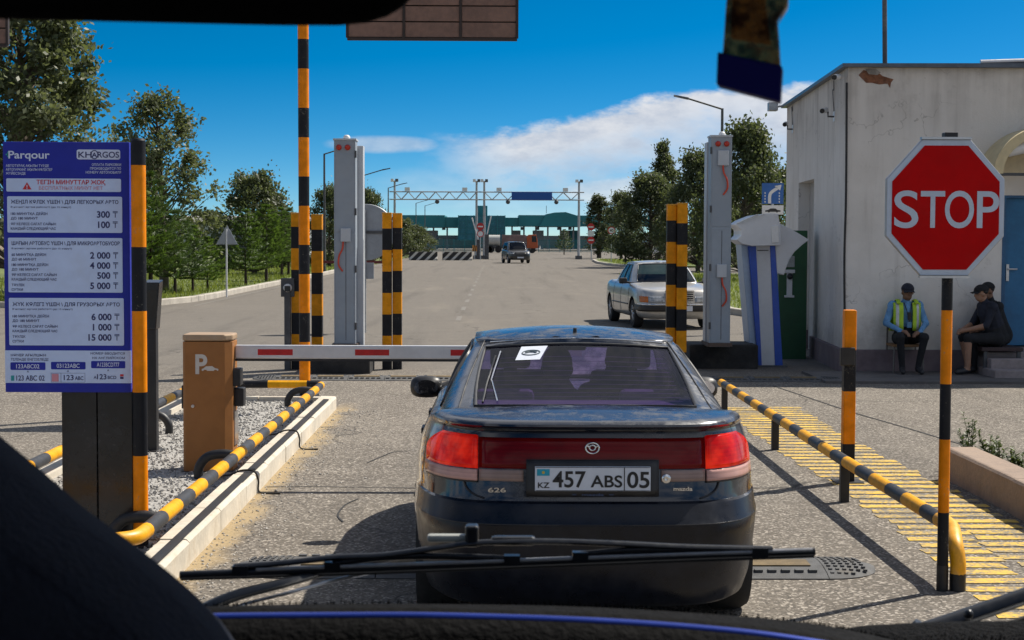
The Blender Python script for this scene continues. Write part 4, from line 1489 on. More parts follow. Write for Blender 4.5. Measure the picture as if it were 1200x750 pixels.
# cameras on the walls
def wall_cam(px, py, yv, lens_dx, label, arm=True):
    p = D(px, py, yv)
    o = thing('security_camera', label, 'camera', p)
    wx = onside(yv)
    MB().tube([(p.x, p.y, p.z), (p.x + lens_dx, p.y - .22, p.z - .03)], .042, 12).build('camera_body', M_white, o, 50)
    MB().tube([(p.x + lens_dx, p.y - .22, p.z - .03), (p.x + lens_dx * 1.1, p.y - .25, p.z - .034)], .036, 12).build('lens', M_black, o, 50)
    if arm:
        MB().tube([(p.x + .02, p.y - .05, p.z - .03), (p.x + .02, p.y - .05, p.z - .10), (wx + .03, p.y - .02, p.z - .10)], .014, 8).build('arm', M_dkgrey, o)
        MB().bx(wx - .012, wx + .02, p.y - .08, p.y + .05, p.z - .17, p.z - .02).build('wall_plate', M_white, o)
        MB().tube(bez([(wx - .008, p.y, p.z - .02), (wx - .010, p.y + .1, p.z + .3), (wx - .010, p.y + .02, (p.z + HB) / 2 + .05), (wx - .008, p.y + .05, HB - .03)], 6), .006, 5).build('cable', M_dkgrey, o)
    return o


wall_cam(984, 90, CY + .12, -.12, 'white box camera under the eave at the corner of the gatehouse', False)
wall_cam(968, 129, CY + 1.25, -.10, 'white camera on a bracket above mid wall of the gatehouse side', True)
wall_cam(921, 145, CY + 6.2, -.06, 'white camera on a bracket near the far corner of the gatehouse side', True)
p = D(914, 122, farY)
o = thing('floodlight', 'small grey floodlight on the far corner of the gatehouse', 'lamp', p)
MB().bx(p.x - .22, p.x - .05, p.y - .1, p.y + .1, p.z - .13, p.z + .03).build('lamp_head', M_steel, o, bevel=.01)
MB().tube([(p.x - .06, p.y, p.z - .05), (FX + .02, p.y - .05, p.z - .02)], .02, 8).build('arm', M_steel, o)

# green machine against the side wall
M_green = mk('machine_green', (0.012, 0.085, 0.030), 0.4, var=0.15, vs=2, dust=.15, dcol=(.08, .12, .08))
yg = CY + 2.7
ga, gb = D(913, 270, yg), D(946.5, 270, yg)
root = thing('green_machine', 'tall dark green terminal standing against the gatehouse wall', 'vending machine', ((ga.x + gb.x) / 2, yg, 0))
MB().bx(ga.x, gb.x, yg, yg + .6, -.02, ga.z).build('cabinet', M_green, root, bevel=.01)
a, b = D(918, 300, yg), D(931, 313, yg)
MB().bx(a.x, b.x, yg - .02, yg + .01, b.z, a.z).build('display', mk('grey_display', (.35, .37, .36), .3, var=.2, vs=8), root, bevel=.004)
a, b = D(919, 316, yg), D(931, 320, yg)
MB().bx(a.x, b.x, yg - .05, yg + .01, b.z, a.z).build('shelf', M_white, root, bevel=.004)
a, b = D(922, 320, yg), D(928, 346, yg)
MB().bx(a.x, b.x, yg - .025, yg + .01, b.z, a.z).build('card_slot', M_white, root, bevel=.004)
p = D(926, 324, yg - .05)
MB().sphere((p.x, yg - .04, p.z), .05, n=12, m=8).build('dome_camera', M_black, root, 60)
a, b = D(919, 346, yg), D(930, 348.5, yg)
MB().bx(a.x, b.x, yg - .06, yg + .01, b.z, a.z).build('tray', M_white, root, bevel=.003)

# ================================================================== SIGNS BEYOND
M_blue_s = mk('road_sign_blue', (0.008, 0.10, 0.36), 0.4, var=.08)
M_sback = mk('sign_back_grey', (0.33, 0.35, 0.38), 0.5, 0.5, var=.12, vs=4)
M_swhite = mk('road_sign_white', (.66, .67, .68), .45, var=.06)


def place_sign_post(root, x, y, z0, z1, r=.03):
    MB().tube([(x, y, z0), (x, y, z1)], r, 10).build('pole', M_steel, root, 60)


ya = 33.5
a, b = D(893, 214.5, ya), D(918, 239, ya)
xm = (a.x + b.x) / 2
root = thing('lane_sign', 'blue road sign with a white bending arrow above a tow truck plate', 'sign', (xm, ya, 0))
place_sign_post(root, xm, ya + .035, -.02, a.z)
pl = MB().bx(a.x, b.x, ya - .008, ya + .004, b.z, a.z).build('plate', M_blue_s, root)
mb = MB()


def flat(mb, pts, yv, depth=.003):
    mb.prism(pts, 'y', yv, yv - depth)


u = lambda fx, fz: (a.x + (b.x - a.x) * fx, b.z + (a.z - b.z) * fz)
path = [u(.36, .02), u(.36, .38), u(.44, .56), u(.72, .76)]
bb = bez([(q[0], 0, q[1]) for q in path], 6)
Lp, Rp = [], []
for i, q in enumerate(bb):
    d = (bb[min(i + 1, len(bb) - 1)] - bb[max(i - 1, 0)]).normalized()
    s = Vector((-d.z, 0, d.x)) * .032
    Lp.append((q + s).x), Rp.append((q - s).x)
    Lp[-1] = (q.x + s.x, ya - .0095, q.z + s.z)
    Rp[-1] = (q.x - s.x, ya - .0095, q.z - s.z)
mb.grid([Lp, Rp])
hp = [u(.58, .86), u(.84, .64), u(.90, .92)]
mb.add([(q[0], ya - .0095, q[1]) for q in hp], [(0, 1, 2)])
for k in range(4):
    for fx in (.12, .78):
        p, q = u(fx, .06 + k * .14), u(fx + .05, .14 + k * .14)
        mb.add([(p[0], ya - .0095, p[1]), (q[0], ya - .0095, p[1]), (q[0], ya - .0095, q[1]), (p[0], ya - .0095, q[1])], [(0, 1, 2, 3)])
mb.build('arrow_mark', M_swhite, pl)
a2, b2 = D(893, 240.5, ya), D(918, 251.5, ya)
p2 = MB().bx(a2.x, b2.x, ya - .008, ya + .004, b2.z, a2.z).build('lower_plate', M_swhite, root)
mb = MB()
cw = (b2.x - a2.x)
cpoly = [(.15, .30), (.15, .45), (.28, .5), (.40, .66), (.62, .66), (.72, .5), (.86, .45), (.86, .30), (.75, .30), (.7, .2), (.64, .3), (.38, .3), (.32, .2), (.26, .3)]
mb.prism([(a2.x + cw * fx, b2.z + (a2.z - b2.z) * fz) for fx, fz in cpoly], 'y', ya - .008, ya - .0105)
mb.build('car_mark', M_black, p2)

# triangular sign seen from behind
yt = 50.0
c = D(265.5, 288, yt)
root = thing('warning_sign', 'grey back of a triangular road sign on a thin pole in the grass', 'sign', (c.x, yt, .13))
tri = PX([(253, 286.5), (278.5, 286.5), (266, 264)], yt)
MB().prism(tri, 'y', yt, yt + .02).build('plate', M_sback, root)
MB().prism(PX([(255.5, 285.3), (276, 285.3), (266, 267)], yt), 'y', yt - .006, yt + .001).build('rib_sheet', M_sback, root)
MB().tube([(D(265.5, 288, yt).x, yt - .03, .1), (D(265.5, 266, yt).x, yt - .03, D(265.5, 268, yt).z)], .028, 8).build('pole', M_white, root, 60)

# round sign seen from behind, next to the left tower
yr = 33.0
c = D(430, 272, yr)
root = thing('round_sign', 'large round grey sign back on a pole behind the left tower', 'sign', (c.x, yr, 0))
MB().lathe([(.56, -.012), (.57, 0), (.56, .012)], (c.x, yr, c.z), 40, 'y').build('plate', M_sback, root, 40)
MB().bx(c.x - .6, c.x + .4, yr - .05, yr - .015, c.z - .03, c.z + .03).build('brace', M_dkgrey, root)
MB().tube([(c.x - .05, yr - .06, -.02), (c.x - .05, yr - .06, c.z + .45)], .04, 10).build('pole', M_steel, root, 60)
MB().bx(c.x - .33, c.x + .14, yr - .03, yr + .02, c.z - .95, c.z - .62).build('lower_plate', M_sback, root)
# fallen-low red bar gate behind
yl = 60.0
a, b = D(372, 307, yl), D(452, 306, yl)
root = thing('bar_gate', 'thin dark red bar gate across the left of the far carriageway', 'barrier', (a.x, yl, 0))
M_darkred = mk('dark_red', (.13, .02, .02), .6, var=.2)
MB().bx(a.x, b.x, yl - .03, yl + .03, a.z - .05, a.z + .05).build('bar', M_darkred, root)
MB().bx(a.x - .12, a.x + .12, yl - .12, yl + .12, -.02, a.z + .15).build('stand', M_dkgrey, root, bevel=.01)
MB().bx(b.x - .05, b.x + .05, yl - .05, yl + .05, -.02, a.z + .02).build('rest_post', M_dkgrey, root)


# ------------------------------------------------------------------ lamp posts
def lamp_post(px, pytop, yv, dirx, reach, label, group='lamp posts along the road', z0=.1):
    p = D(px, pytop, yv)
    o = thing('lamp_post', label, 'lamp post', (p.x, yv, z0), group=group)
    k = yv / FPX
    MB().tube([(p.x, yv, z0 - .05), (p.x, yv, z0 + 1.2), (p.x, yv, p.z)], [.085, .075, .05], 10).build('pole', M_dkgrey, o, 60)
    MB().tube([(p.x, yv, p.z - .03), (p.x + dirx * reach, yv, p.z + reach * .28)], .035, 8).build('arm', M_dkgrey, o, 60)
    e = Vector((p.x + dirx * reach, yv, p.z + reach * .28))
    MB().add([(e.x, e.y - .1, e.z - .04), (e.x + dirx * .55, e.y - .1, e.z + .08), (e.x + dirx * .55, e.y + .1, e.z + .08), (e.x, e.y + .1, e.z - .04),
              (e.x, e.y - .08, e.z + .04), (e.x + dirx * .55, e.y - .06, e.z + .14), (e.x + dirx * .55, e.y + .06, e.z + .14), (e.x, e.y + .08, e.z + .04)],
             [(0, 3, 2, 1), (4, 5, 6, 7), (0, 1, 5, 4), (1, 2, 6, 5), (2, 3, 7, 6), (3, 0, 4, 7)]).build('lamp_head', M_dkgrey, o)
    return o


lamp_post(380, 180, 88, 1, .9, 'tall grey lamp post rising left of the left portal tower', z0=.13)
lamp_post(426.5, 205, 108, 1, 1.2, 'grey lamp post behind the round sign back', z0=0)
lamp_post(455, 220, 150, 1, 1.2, 'grey lamp post beside the left leg of the road gantry', z0=0)
lamp_post(487.5, 238, 215, 1, 1.2, 'distant grey short armed lamp post under the left gantry', z0=0)
lamp_post(498, 241, 240, 1, 1.6, 'distant grey long armed lamp post left of the teal hall', z0=0)
lamp_post(846.5, 127, 62, -1, 1.3, 'grey lamp post rising above the right portal tower', z0=.12)
lamp_post(829, 181, 100, -1, 1.0, 'grey lamp post half hidden behind the right portal tower', z0=0)

# ------------------------------------------------------------------ far road gantry
M_gal = mk('gantry_grey', (0.40, 0.41, 0.42), .5, .4, var=.12, vs=2)
YN = 160.0


def gantry(xa, xb, label, sign=None):
    L, Rr = D(xa, 228, YN).x, D(xb, 228, YN).x
    zt_ = D(560, 225, YN).z
    zb_ = D(560, 234, YN).z
    root = thing('road_gantry', label, 'gantry', ((L + Rr) / 2, YN, 0))
    for x in (L, Rr):
        pz = D(560, 212, YN).z
        MB().tube([(x, YN, -.02), (x, YN, pz)], [.14, .10], 10).build('leg', M_gal, root, 60)
        for s in (-1, 1):
            MB().bx(x + s * .22 - .14, x + s * .22 + .14, YN - .45, YN + .1, pz - .12, pz + .16).build('camera', M_dkgrey if s > 0 else M_white, root)
        MB().bx(x - .32, x + .32, YN - .32, YN + .32, -.02, .35).build('footing', M_dkgrey, root)
    for z in (zt_, zb_):
        for yy_ in (YN - .3, YN + .3):
            MB().tube([(L - .5, yy_, z), (Rr + .5, yy_, z)], .05, 8).build('chord', M_gal, root, 60)
    n = 6
    lac = MB()
    for i in range(n):
        xa_ = L + (Rr - L) * i / n
        xb_ = L + (Rr - L) * (i + .5) / n
        xc_ = L + (Rr - L) * (i + 1) / n
        for yy_ in (YN - .3, YN + .3):
            lac.tube([(xa_, yy_, zt_), (xb_, yy_, zb_)], .045, 6)
            lac.tube([(xb_, yy_, zb_), (xc_, yy_, zt_)], .045, 6)
    lac.build('lattice', M_gal, root)
    for fx in (.15, .85):
        x = L + (Rr - L) * fx
        MB().bx(x - .2, x + .3, YN - .4, YN - .1, zt_ + .08, zt_ + .42).build('camera', M_white, root)
    for fx in ((.52,) if sign is None else (.25, .76)):
        x = L + (Rr - L) * fx
        MB().sphere((x, YN - .3, zb_ - .22), .22, n=12, m=8).build('dome_camera', M_dkgrey, root, 60)
    if sign:
        a, b = D(sign[0], sign[1], YN - .4), D(sign[2], sign[3], YN - .4)
        s = MB().bx(a.x, b.x, YN - .5, YN - .4, b.z, a.z).build('sign_plate', mk('gantry_sign_blue', (.006, .075, .33), .45, var=.08), root)
    return root


gantry(462.5, 558.5, 'grey lattice gantry with cameras over the left far lane')
gantry(567.5, 678.5, 'grey lattice gantry with blue sign over the right far lane', (599.5, 224.7, 647, 234.5))

# ------------------------------------------------------------------ striped blocks on the road
def diag_mat():
    m, t, b = base_mat('diagonal_bands')
    c = coords(t, True)
    x, y, z = t.sep(c)
    u_ = t.m('FRACT', t.m('DIVIDE', t.m('SUBTRACT', x, z), 0.78))
    f = t.m('LESS_THAN', u_, .62)
    t.put(b.inputs['Base Color'], t.mix(f, (.55, .52, .46), (.03, .028, .026)))
    b.inputs['Roughness'].default_value = .8
    return m


M_diag = diag_mat()
for (xa, xb, lb) in ((479.5, 513, 'left'), (518.5, 553, 'right')):
    a, b = G(xa, 305), G(xb, 305)
    y0 = a.y
    o = thing('road_block', 'black and white striped concrete block ' + ('closing the left gantry lane' if lb == 'left' else 'beside the twin gantry legs'), 'road block', ((a.x + b.x) / 2, y0, 0), group='striped road blocks')
    prof = [(y0 - .28, -.02), (y0 - .28, .18), (y0 - .12, .32), (y0 - .09, .78), (y0 + .09, .78), (y0 + .12, .32), (y0 + .28, .18), (y0 + .28, -.02)]
    MB().prism(prof, 'x', a.x, b.x).build('block', M_diag, o)
    MB().prism([(p[0] * 1.0, p[1]) for p in prof], 'x', a.x - .012, a.x - .001).build('end_face', M_kerb2, o)

# no-entry and limit signs
def road_disc(px, py, yv, rad, kind, root):
    c = D(px, py, yv)
    if kind == 'noentry':
        pl = MB().lathe([(rad, .02), (rad, -.02)], (c.x, yv, c.z), 24, 'y').build('disc', mk('sign_red', (.45, .02, .02), .5, var=.06), root)
        MB().bx(c.x - rad * .7, c.x + rad * .7, yv - .03, yv - .019, c.z - rad * .17, c.z + rad * .17).build('bar_mark', M_swhite, pl)
    else:
        pl = MB().lathe([(rad, .02), (rad, -.02)], (c.x, yv, c.z), 24, 'y').build('disc', mk('sign_red', (.45, .02, .02), .5, var=.06), root)
        MB().lathe([(rad * .76, -.019), (rad * .76, -.026)], (c.x, yv, c.z), 24, 'y').build('white_face', M_swhite, pl)
        if kind:
            mb = MB()
            put_text(mb, kind, face_to_cam((c.x, yv - .029, c.z - rad * .33)), rad * .7, None, 'C', .02)
            mb.build('number_mark', M_black, pl)


ysg = 148.0
c = D(693, 285, ysg)
root = thing('no_entry_sign', 'pole with two red no entry discs at the grass island', 'sign', (c.x, ysg, .1))
MB().tube([(c.x, ysg + .06, .05), (c.x, ysg + .06, D(693, 262, ysg).z)], .05, 8).build('pole', M_steel, root, 60)
road_disc(692.5, 266, ysg, .33, 'noentry', root)
road_disc(692.5, 281.5, ysg, .33, 'noentry', root)
a, b = D(689, 270.5, ysg), D(696, 277, ysg)
MB().bx(a.x, b.x, ysg - .02, ysg + .02, b.z, a.z).build('plate', M_swhite, root)
ysg = 132.0
c = D(716.5, 270, ysg)
root = thing('speed_sign', 'white and red 40 limit disc on a thin pole beside the pine bush', 'sign', (c.x, ysg, .1))
MB().tube([(c.x, ysg + .05, .05), (c.x, ysg + .05, c.z + .3)], .04, 8).build('pole', M_steel, root, 60)
road_disc(716.5, 270, ysg, .31, '40', root)
ysg = 156.0
c = D(563, 270, ysg)
root = thing('no_entry_sign', 'no entry disc over a turn sign between the twin gantry legs', 'sign', (c.x, ysg, 0))
MB().tube([(c.x, ysg + .06, -.02), (c.x, ysg + .06, D(563, 262, ysg).z)], .05, 8).build('pole', M_steel, root, 60)
road_disc(563, 265.5, ysg, .36, 'noentry', root)
road_disc(563, 274, ysg, .33, '', root)
a, b = D(553.5, 287.5, ysg), D(559, 294.5, ysg)
yb_ = ysg
arrow = thing('chevron_board', 'small orange and black chevron board at the twin gantry legs', 'sign', ((a.x + b.x) / 2, yb_, 0))
MB().bx(a.x, b.x, yb_ - .02, yb_ + .02, b.z, a.z).build('plate', mk('chevron_orange', (.55, .22, .03), .5), arrow)
mb = MB()
for k in range(2):
    x0_ = a.x + (b.x - a.x) * (.15 + .4 * k)
    w_, h_ = (b.x - a.x) * .2, (a.z - b.z)
    mb.add([(x0_, yb_ - .024, b.z), (x0_ + w_, yb_ - .024, b.z), (x0_ + w_ * 2, yb_ - .024, a.z), (x0_ + w_, yb_ - .024, a.z)], [(0, 1, 2, 3)])
mb.build('chevron_mark', M_black, arrow)
MB().tube([((a.x + b.x) / 2, yb_ + .03, -.02), ((a.x + b.x) / 2, yb_ + .03, a.z)], .04, 8).build('pole', M_steel, arrow)
# raised white booms by the twin legs
for (xa, ya_, xb, yb2, lb) in ((561, 282, 553, 255, 'left'), (570.5, 276, 575.5, 253, 'right')):
    p, q = D(xa, ya_, 158), D(xb, yb2, 158)
    o = thing('raised_boom', 'thin white barrier arm raised aslant ' + lb + ' of the twin gantry legs', 'barrier', (p.x, 158, 0))
    MB().tube([p, q], .06, 8).build('arm', M_white, o)
    MB().bx(p.x - .2, p.x + .2, 157.8, 158.2, -.02, p.z + .1).build('cabinet', M_dkgrey, o)

# ------------------------------------------------------------------ teal terminal
M_teal = mk('teal_cladding', (0.010, 0.17, 0.19), .45, .1, var=.10, vs=.3, dust=.12, dcol=(.05, .16, .17))
M_teal_d = mk('teal_glazing', (0.012, 0.13, 0.17), .25, .1, var=.3, vs=.35)
M_far_white = mk('far_white', (.55, .56, .57), .6, var=.08)
M_far_col = mk('far_column', (.30, .31, .32), .6)
YF = 290.0
root = thing('terminal_building', 'long teal customs terminal canopy closing the far end of the road', 'building', (0, YF, 0))


def fbox(x0_, y0_, x1_, y1_, dist, depth, name, mat, par=None):
    a, b = D(x0_, y0_, dist), D(x1_, y1_, dist)
    return MB().bx(a.x, b.x, dist, dist + depth, max(b.z, -.02), a.z).build(name, mat, par or root)


fbox(440, 254, 470, 266, YF + 1, 14, 'canopy', M_teal)
fbox(470, 252, 521, 266.5, YF, 16, 'canopy', M_teal)
fbox(521, 254.5, 538, 266.5, YF + .5, 16, 'canopy', M_teal)
hall = fbox(537, 252.5, 592, 281, YF - 3, 20, 'hall', M_teal_d)
for i in range(7):
    fbox(537 + i * 9.15 - .35, 252.2, 537 + i * 9.15 + .35, 281, YF - 3.2, .25, 'mullion', M_teal, hall)
for j in range(1, 4):
    fbox(537, 252.2 + j * 7.2 - .3, 592, 252.2 + j * 7.2 + .3, YF - 3.15, .2, 'transom', M_teal, hall)
fbox(559, 241, 571, 252.6, YF + 4, 8, 'tower', M_teal)
fbox(592, 255, 608, 265, YF, 16, 'canopy', M_teal)
fbox(608, 252, 640, 265, YF - .5, 16, 'canopy', M_teal)
cr = MB().prism(PX([(632, 265.5), (640, 251), (650, 249), (663, 248.5), (676, 252.5), (682, 265.5)], YF - 1), 'y', YF - 1, YF + 15).build('canopy', M_teal, root)
fbox(676, 252.5, 770, 265, YF, 16, 'canopy', M_teal)
for px in (476, 492, 508, 524, 600, 614, 628, 642, 657, 672, 690, 708, 726, 745):
    fbox(px - .9, 264, px + .9, 292, YF + 3, .5, 'column', M_far_col)
for (x0_, x1_, c_) in ((494, 512, M_far_white), (600, 610, M_far_white), (625, 637, M_far_white), (658, 667, M_far_white), (668, 678, M_teal), (480, 490, M_teal)):
    fbox(x0_, 270, x1_, 292, YF + 6, 6, 'booth', c_)
fbox(455, 275.5, 775, 292, YF + 18, .6, 'rear_wall', mk('far_pale', (.34, .39, .42), .7, var=.2, vs=.12))
for px in (483, 520, 612, 630, 655, 668):
    fbox(px - 2, 266, px + 2, 269.5, YF + 1, .4, 'lane_signal', M_dkgrey)
fbox(640, 241, 640.5, 250, YF + 2, .2, 'roof_mast', M_dkgrey)
# teal mesh fence before the terminal
YE = 250.0
fr = thing('mesh_fence', 'low teal mesh fence in front of the terminal booths', 'fence', (0, YE, 0))
for i in range(24):
    x_ = D(470 + i * 12.4, 290, YE).x
    MB().bx(x_ - .05, x_ + .05, YE - .05, YE + .05, -.02, 2.0).build('post', M_teal, fr)
for i in range(23):
    xa_, xb_ = D(470 + i * 12.4, 290, YE).x + .07, D(470 + (i + 1) * 12.4, 290, YE).x - .07
    if 575 < 470 + i * 12.4 < 625:
        continue
    pm = MB()
    for j in range(10):
        x_ = xa_ + (xb_ - xa_) * (j + .5) / 10
        pm.bx(x_ - .02, x_ + .02, YE - .012, YE + .012, .1, 1.85)
    for z_ in (.1, .95, 1.85):
        pm.bx(xa_, xb_, YE - .02, YE + .02, z_ - .03, z_ + .03)
    pm.build('mesh_panel', M_teal, fr)

# low sheds far left
M_shed = mk('shed_roof', (.23, .215, .205), .8, var=.12, vs=.2)
YW = 170.0
root = thing('warehouse', 'long low warehouse with grey brown roof behind the left trees', 'building', (-28, YW, 0))
a, b = D(60, 268, YW), D(352, 268, YW)
wb = MB().bx(a.x, b.x, YW, YW + 20, -.02, a.z + .8).build('wall', mk('shed_wall', (.42, .44, .47), .8, var=.15, vs=.2), root)
zr = D(300, 251.5, YW).z
MB().add([(a.x - .6, YW - .5, a.z + .8), (b.x + .4, YW - .5, a.z + .8), (b.x + .4, YW + 10, zr), (a.x - .6, YW + 10, zr), (b.x + .4, YW + 20.5, a.z + .8), (a.x - .6, YW + 20.5, a.z + .8)],
         [(0, 1, 2, 3), (3, 2, 4, 5), (0, 3, 5), (1, 4, 2), (0, 5, 4, 1)]).build('roof', M_shed, root)
for i in range(10):
    x_ = a.x + (b.x - a.x) * (i + .4) / 10
    MB().bx(x_, x_ + 1.6, YW - .04, YW + .02, 1.0, 2.4).build('window', mk('far_glass', (.03, .04, .05), .2), root)
# ================================================================== CARS
def car_paint(name, col, dcol=(0.20, 0.19, 0.18), dust=.3, metal=.25, rough=.28):
    m, t, b = base_mat(name)
    c = coords(t, False)
    x, y, z = t.sep(c)
    n = t.noise(c, 2.6, 6, .65)
    n2 = t.noise(c, 14, 5, .65)
    d = t.ramp(t.m('ADD', t.m('MULTIPLY', n, .7), t.m('MULTIPLY', n2, .35)), .50, .66, 0.0, dust)
    low = t.ramp(z, .75, .25, 0.0, .18)
    d = t.m('ADD', d, t.m('MULTIPLY', low, t.ramp(n, .35, .65)), clamp=True)
    up = t.ramp(t.sep(t.new('ShaderNodeNewGeometry').outputs['Normal'])[2], .2, .9, 0.0, dust * .8)
    d = t.m('ADD', d, t.m('MULTIPLY', up, n2), clamp=True)
    sp = t.voro(c, 55)
    chips = t.m('MULTIPLY', t.ramp(sp, .05, .085, 1.0, 0.0), t.ramp(n2, .56, .62))
    cc = t.mix(d, col, dcol)
    cc = t.mix(t.m('MULTIPLY', chips, .55), cc, (.45, .44, .42))
    t.put(b.inputs['Base Color'], cc)
    b.inputs['Metallic'].default_value = metal
    t.put(b.inputs['Roughness'], t.m('ADD', rough, t.m('MULTIPLY', d, .45), clamp=True))
    b.inputs['Coat Weight'].default_value = .7
    t.put(b.inputs['Coat Roughness'], t.m('ADD', .05, t.m('MULTIPLY', d, .5), clamp=True))
    t.put(b.inputs['Normal'], t.bump(n2, .03, .01))
    return m


M_tyre = mk('tyre', (.016, .016, .017), .85, var=.3, vs=15, dust=.5, dcol=(.12, .11, .10), wp=False)
M_rim = mk('alloy', (.36, .36, .37), .4, .7, var=.15, vs=10, dust=.4, wp=False)
M_well = mk('wheel_well', (.008, .008, .008), .95)
M_trim = mk('black_trim', (.014, .014, .016), .45, var=.3, vs=10, dust=.25, dcol=(.10, .10, .10), wp=False)
M_inner = mk('car_interior', (.030, .027, .030), .8, var=.3, vs=6, wp=False)
M_chrome = mk('chrome', (.72, .72, .73), .15, 1.0, var=.05, wp=False)


def interp(tab, v):
    if v <= tab[0][0]:
        return tab[0][1:]
    for a, b in zip(tab, tab[1:]):
        if v <= b[0]:
            f = (v - a[0]) / (b[0] - a[0])
            return tuple(p + (q - p) * f for p, q in zip(a[1:], b[1:]))
    return tab[-1][1:]


def sstep(f):
    f = min(1, max(0, f))
    return f * f * (3 - 2 * f)


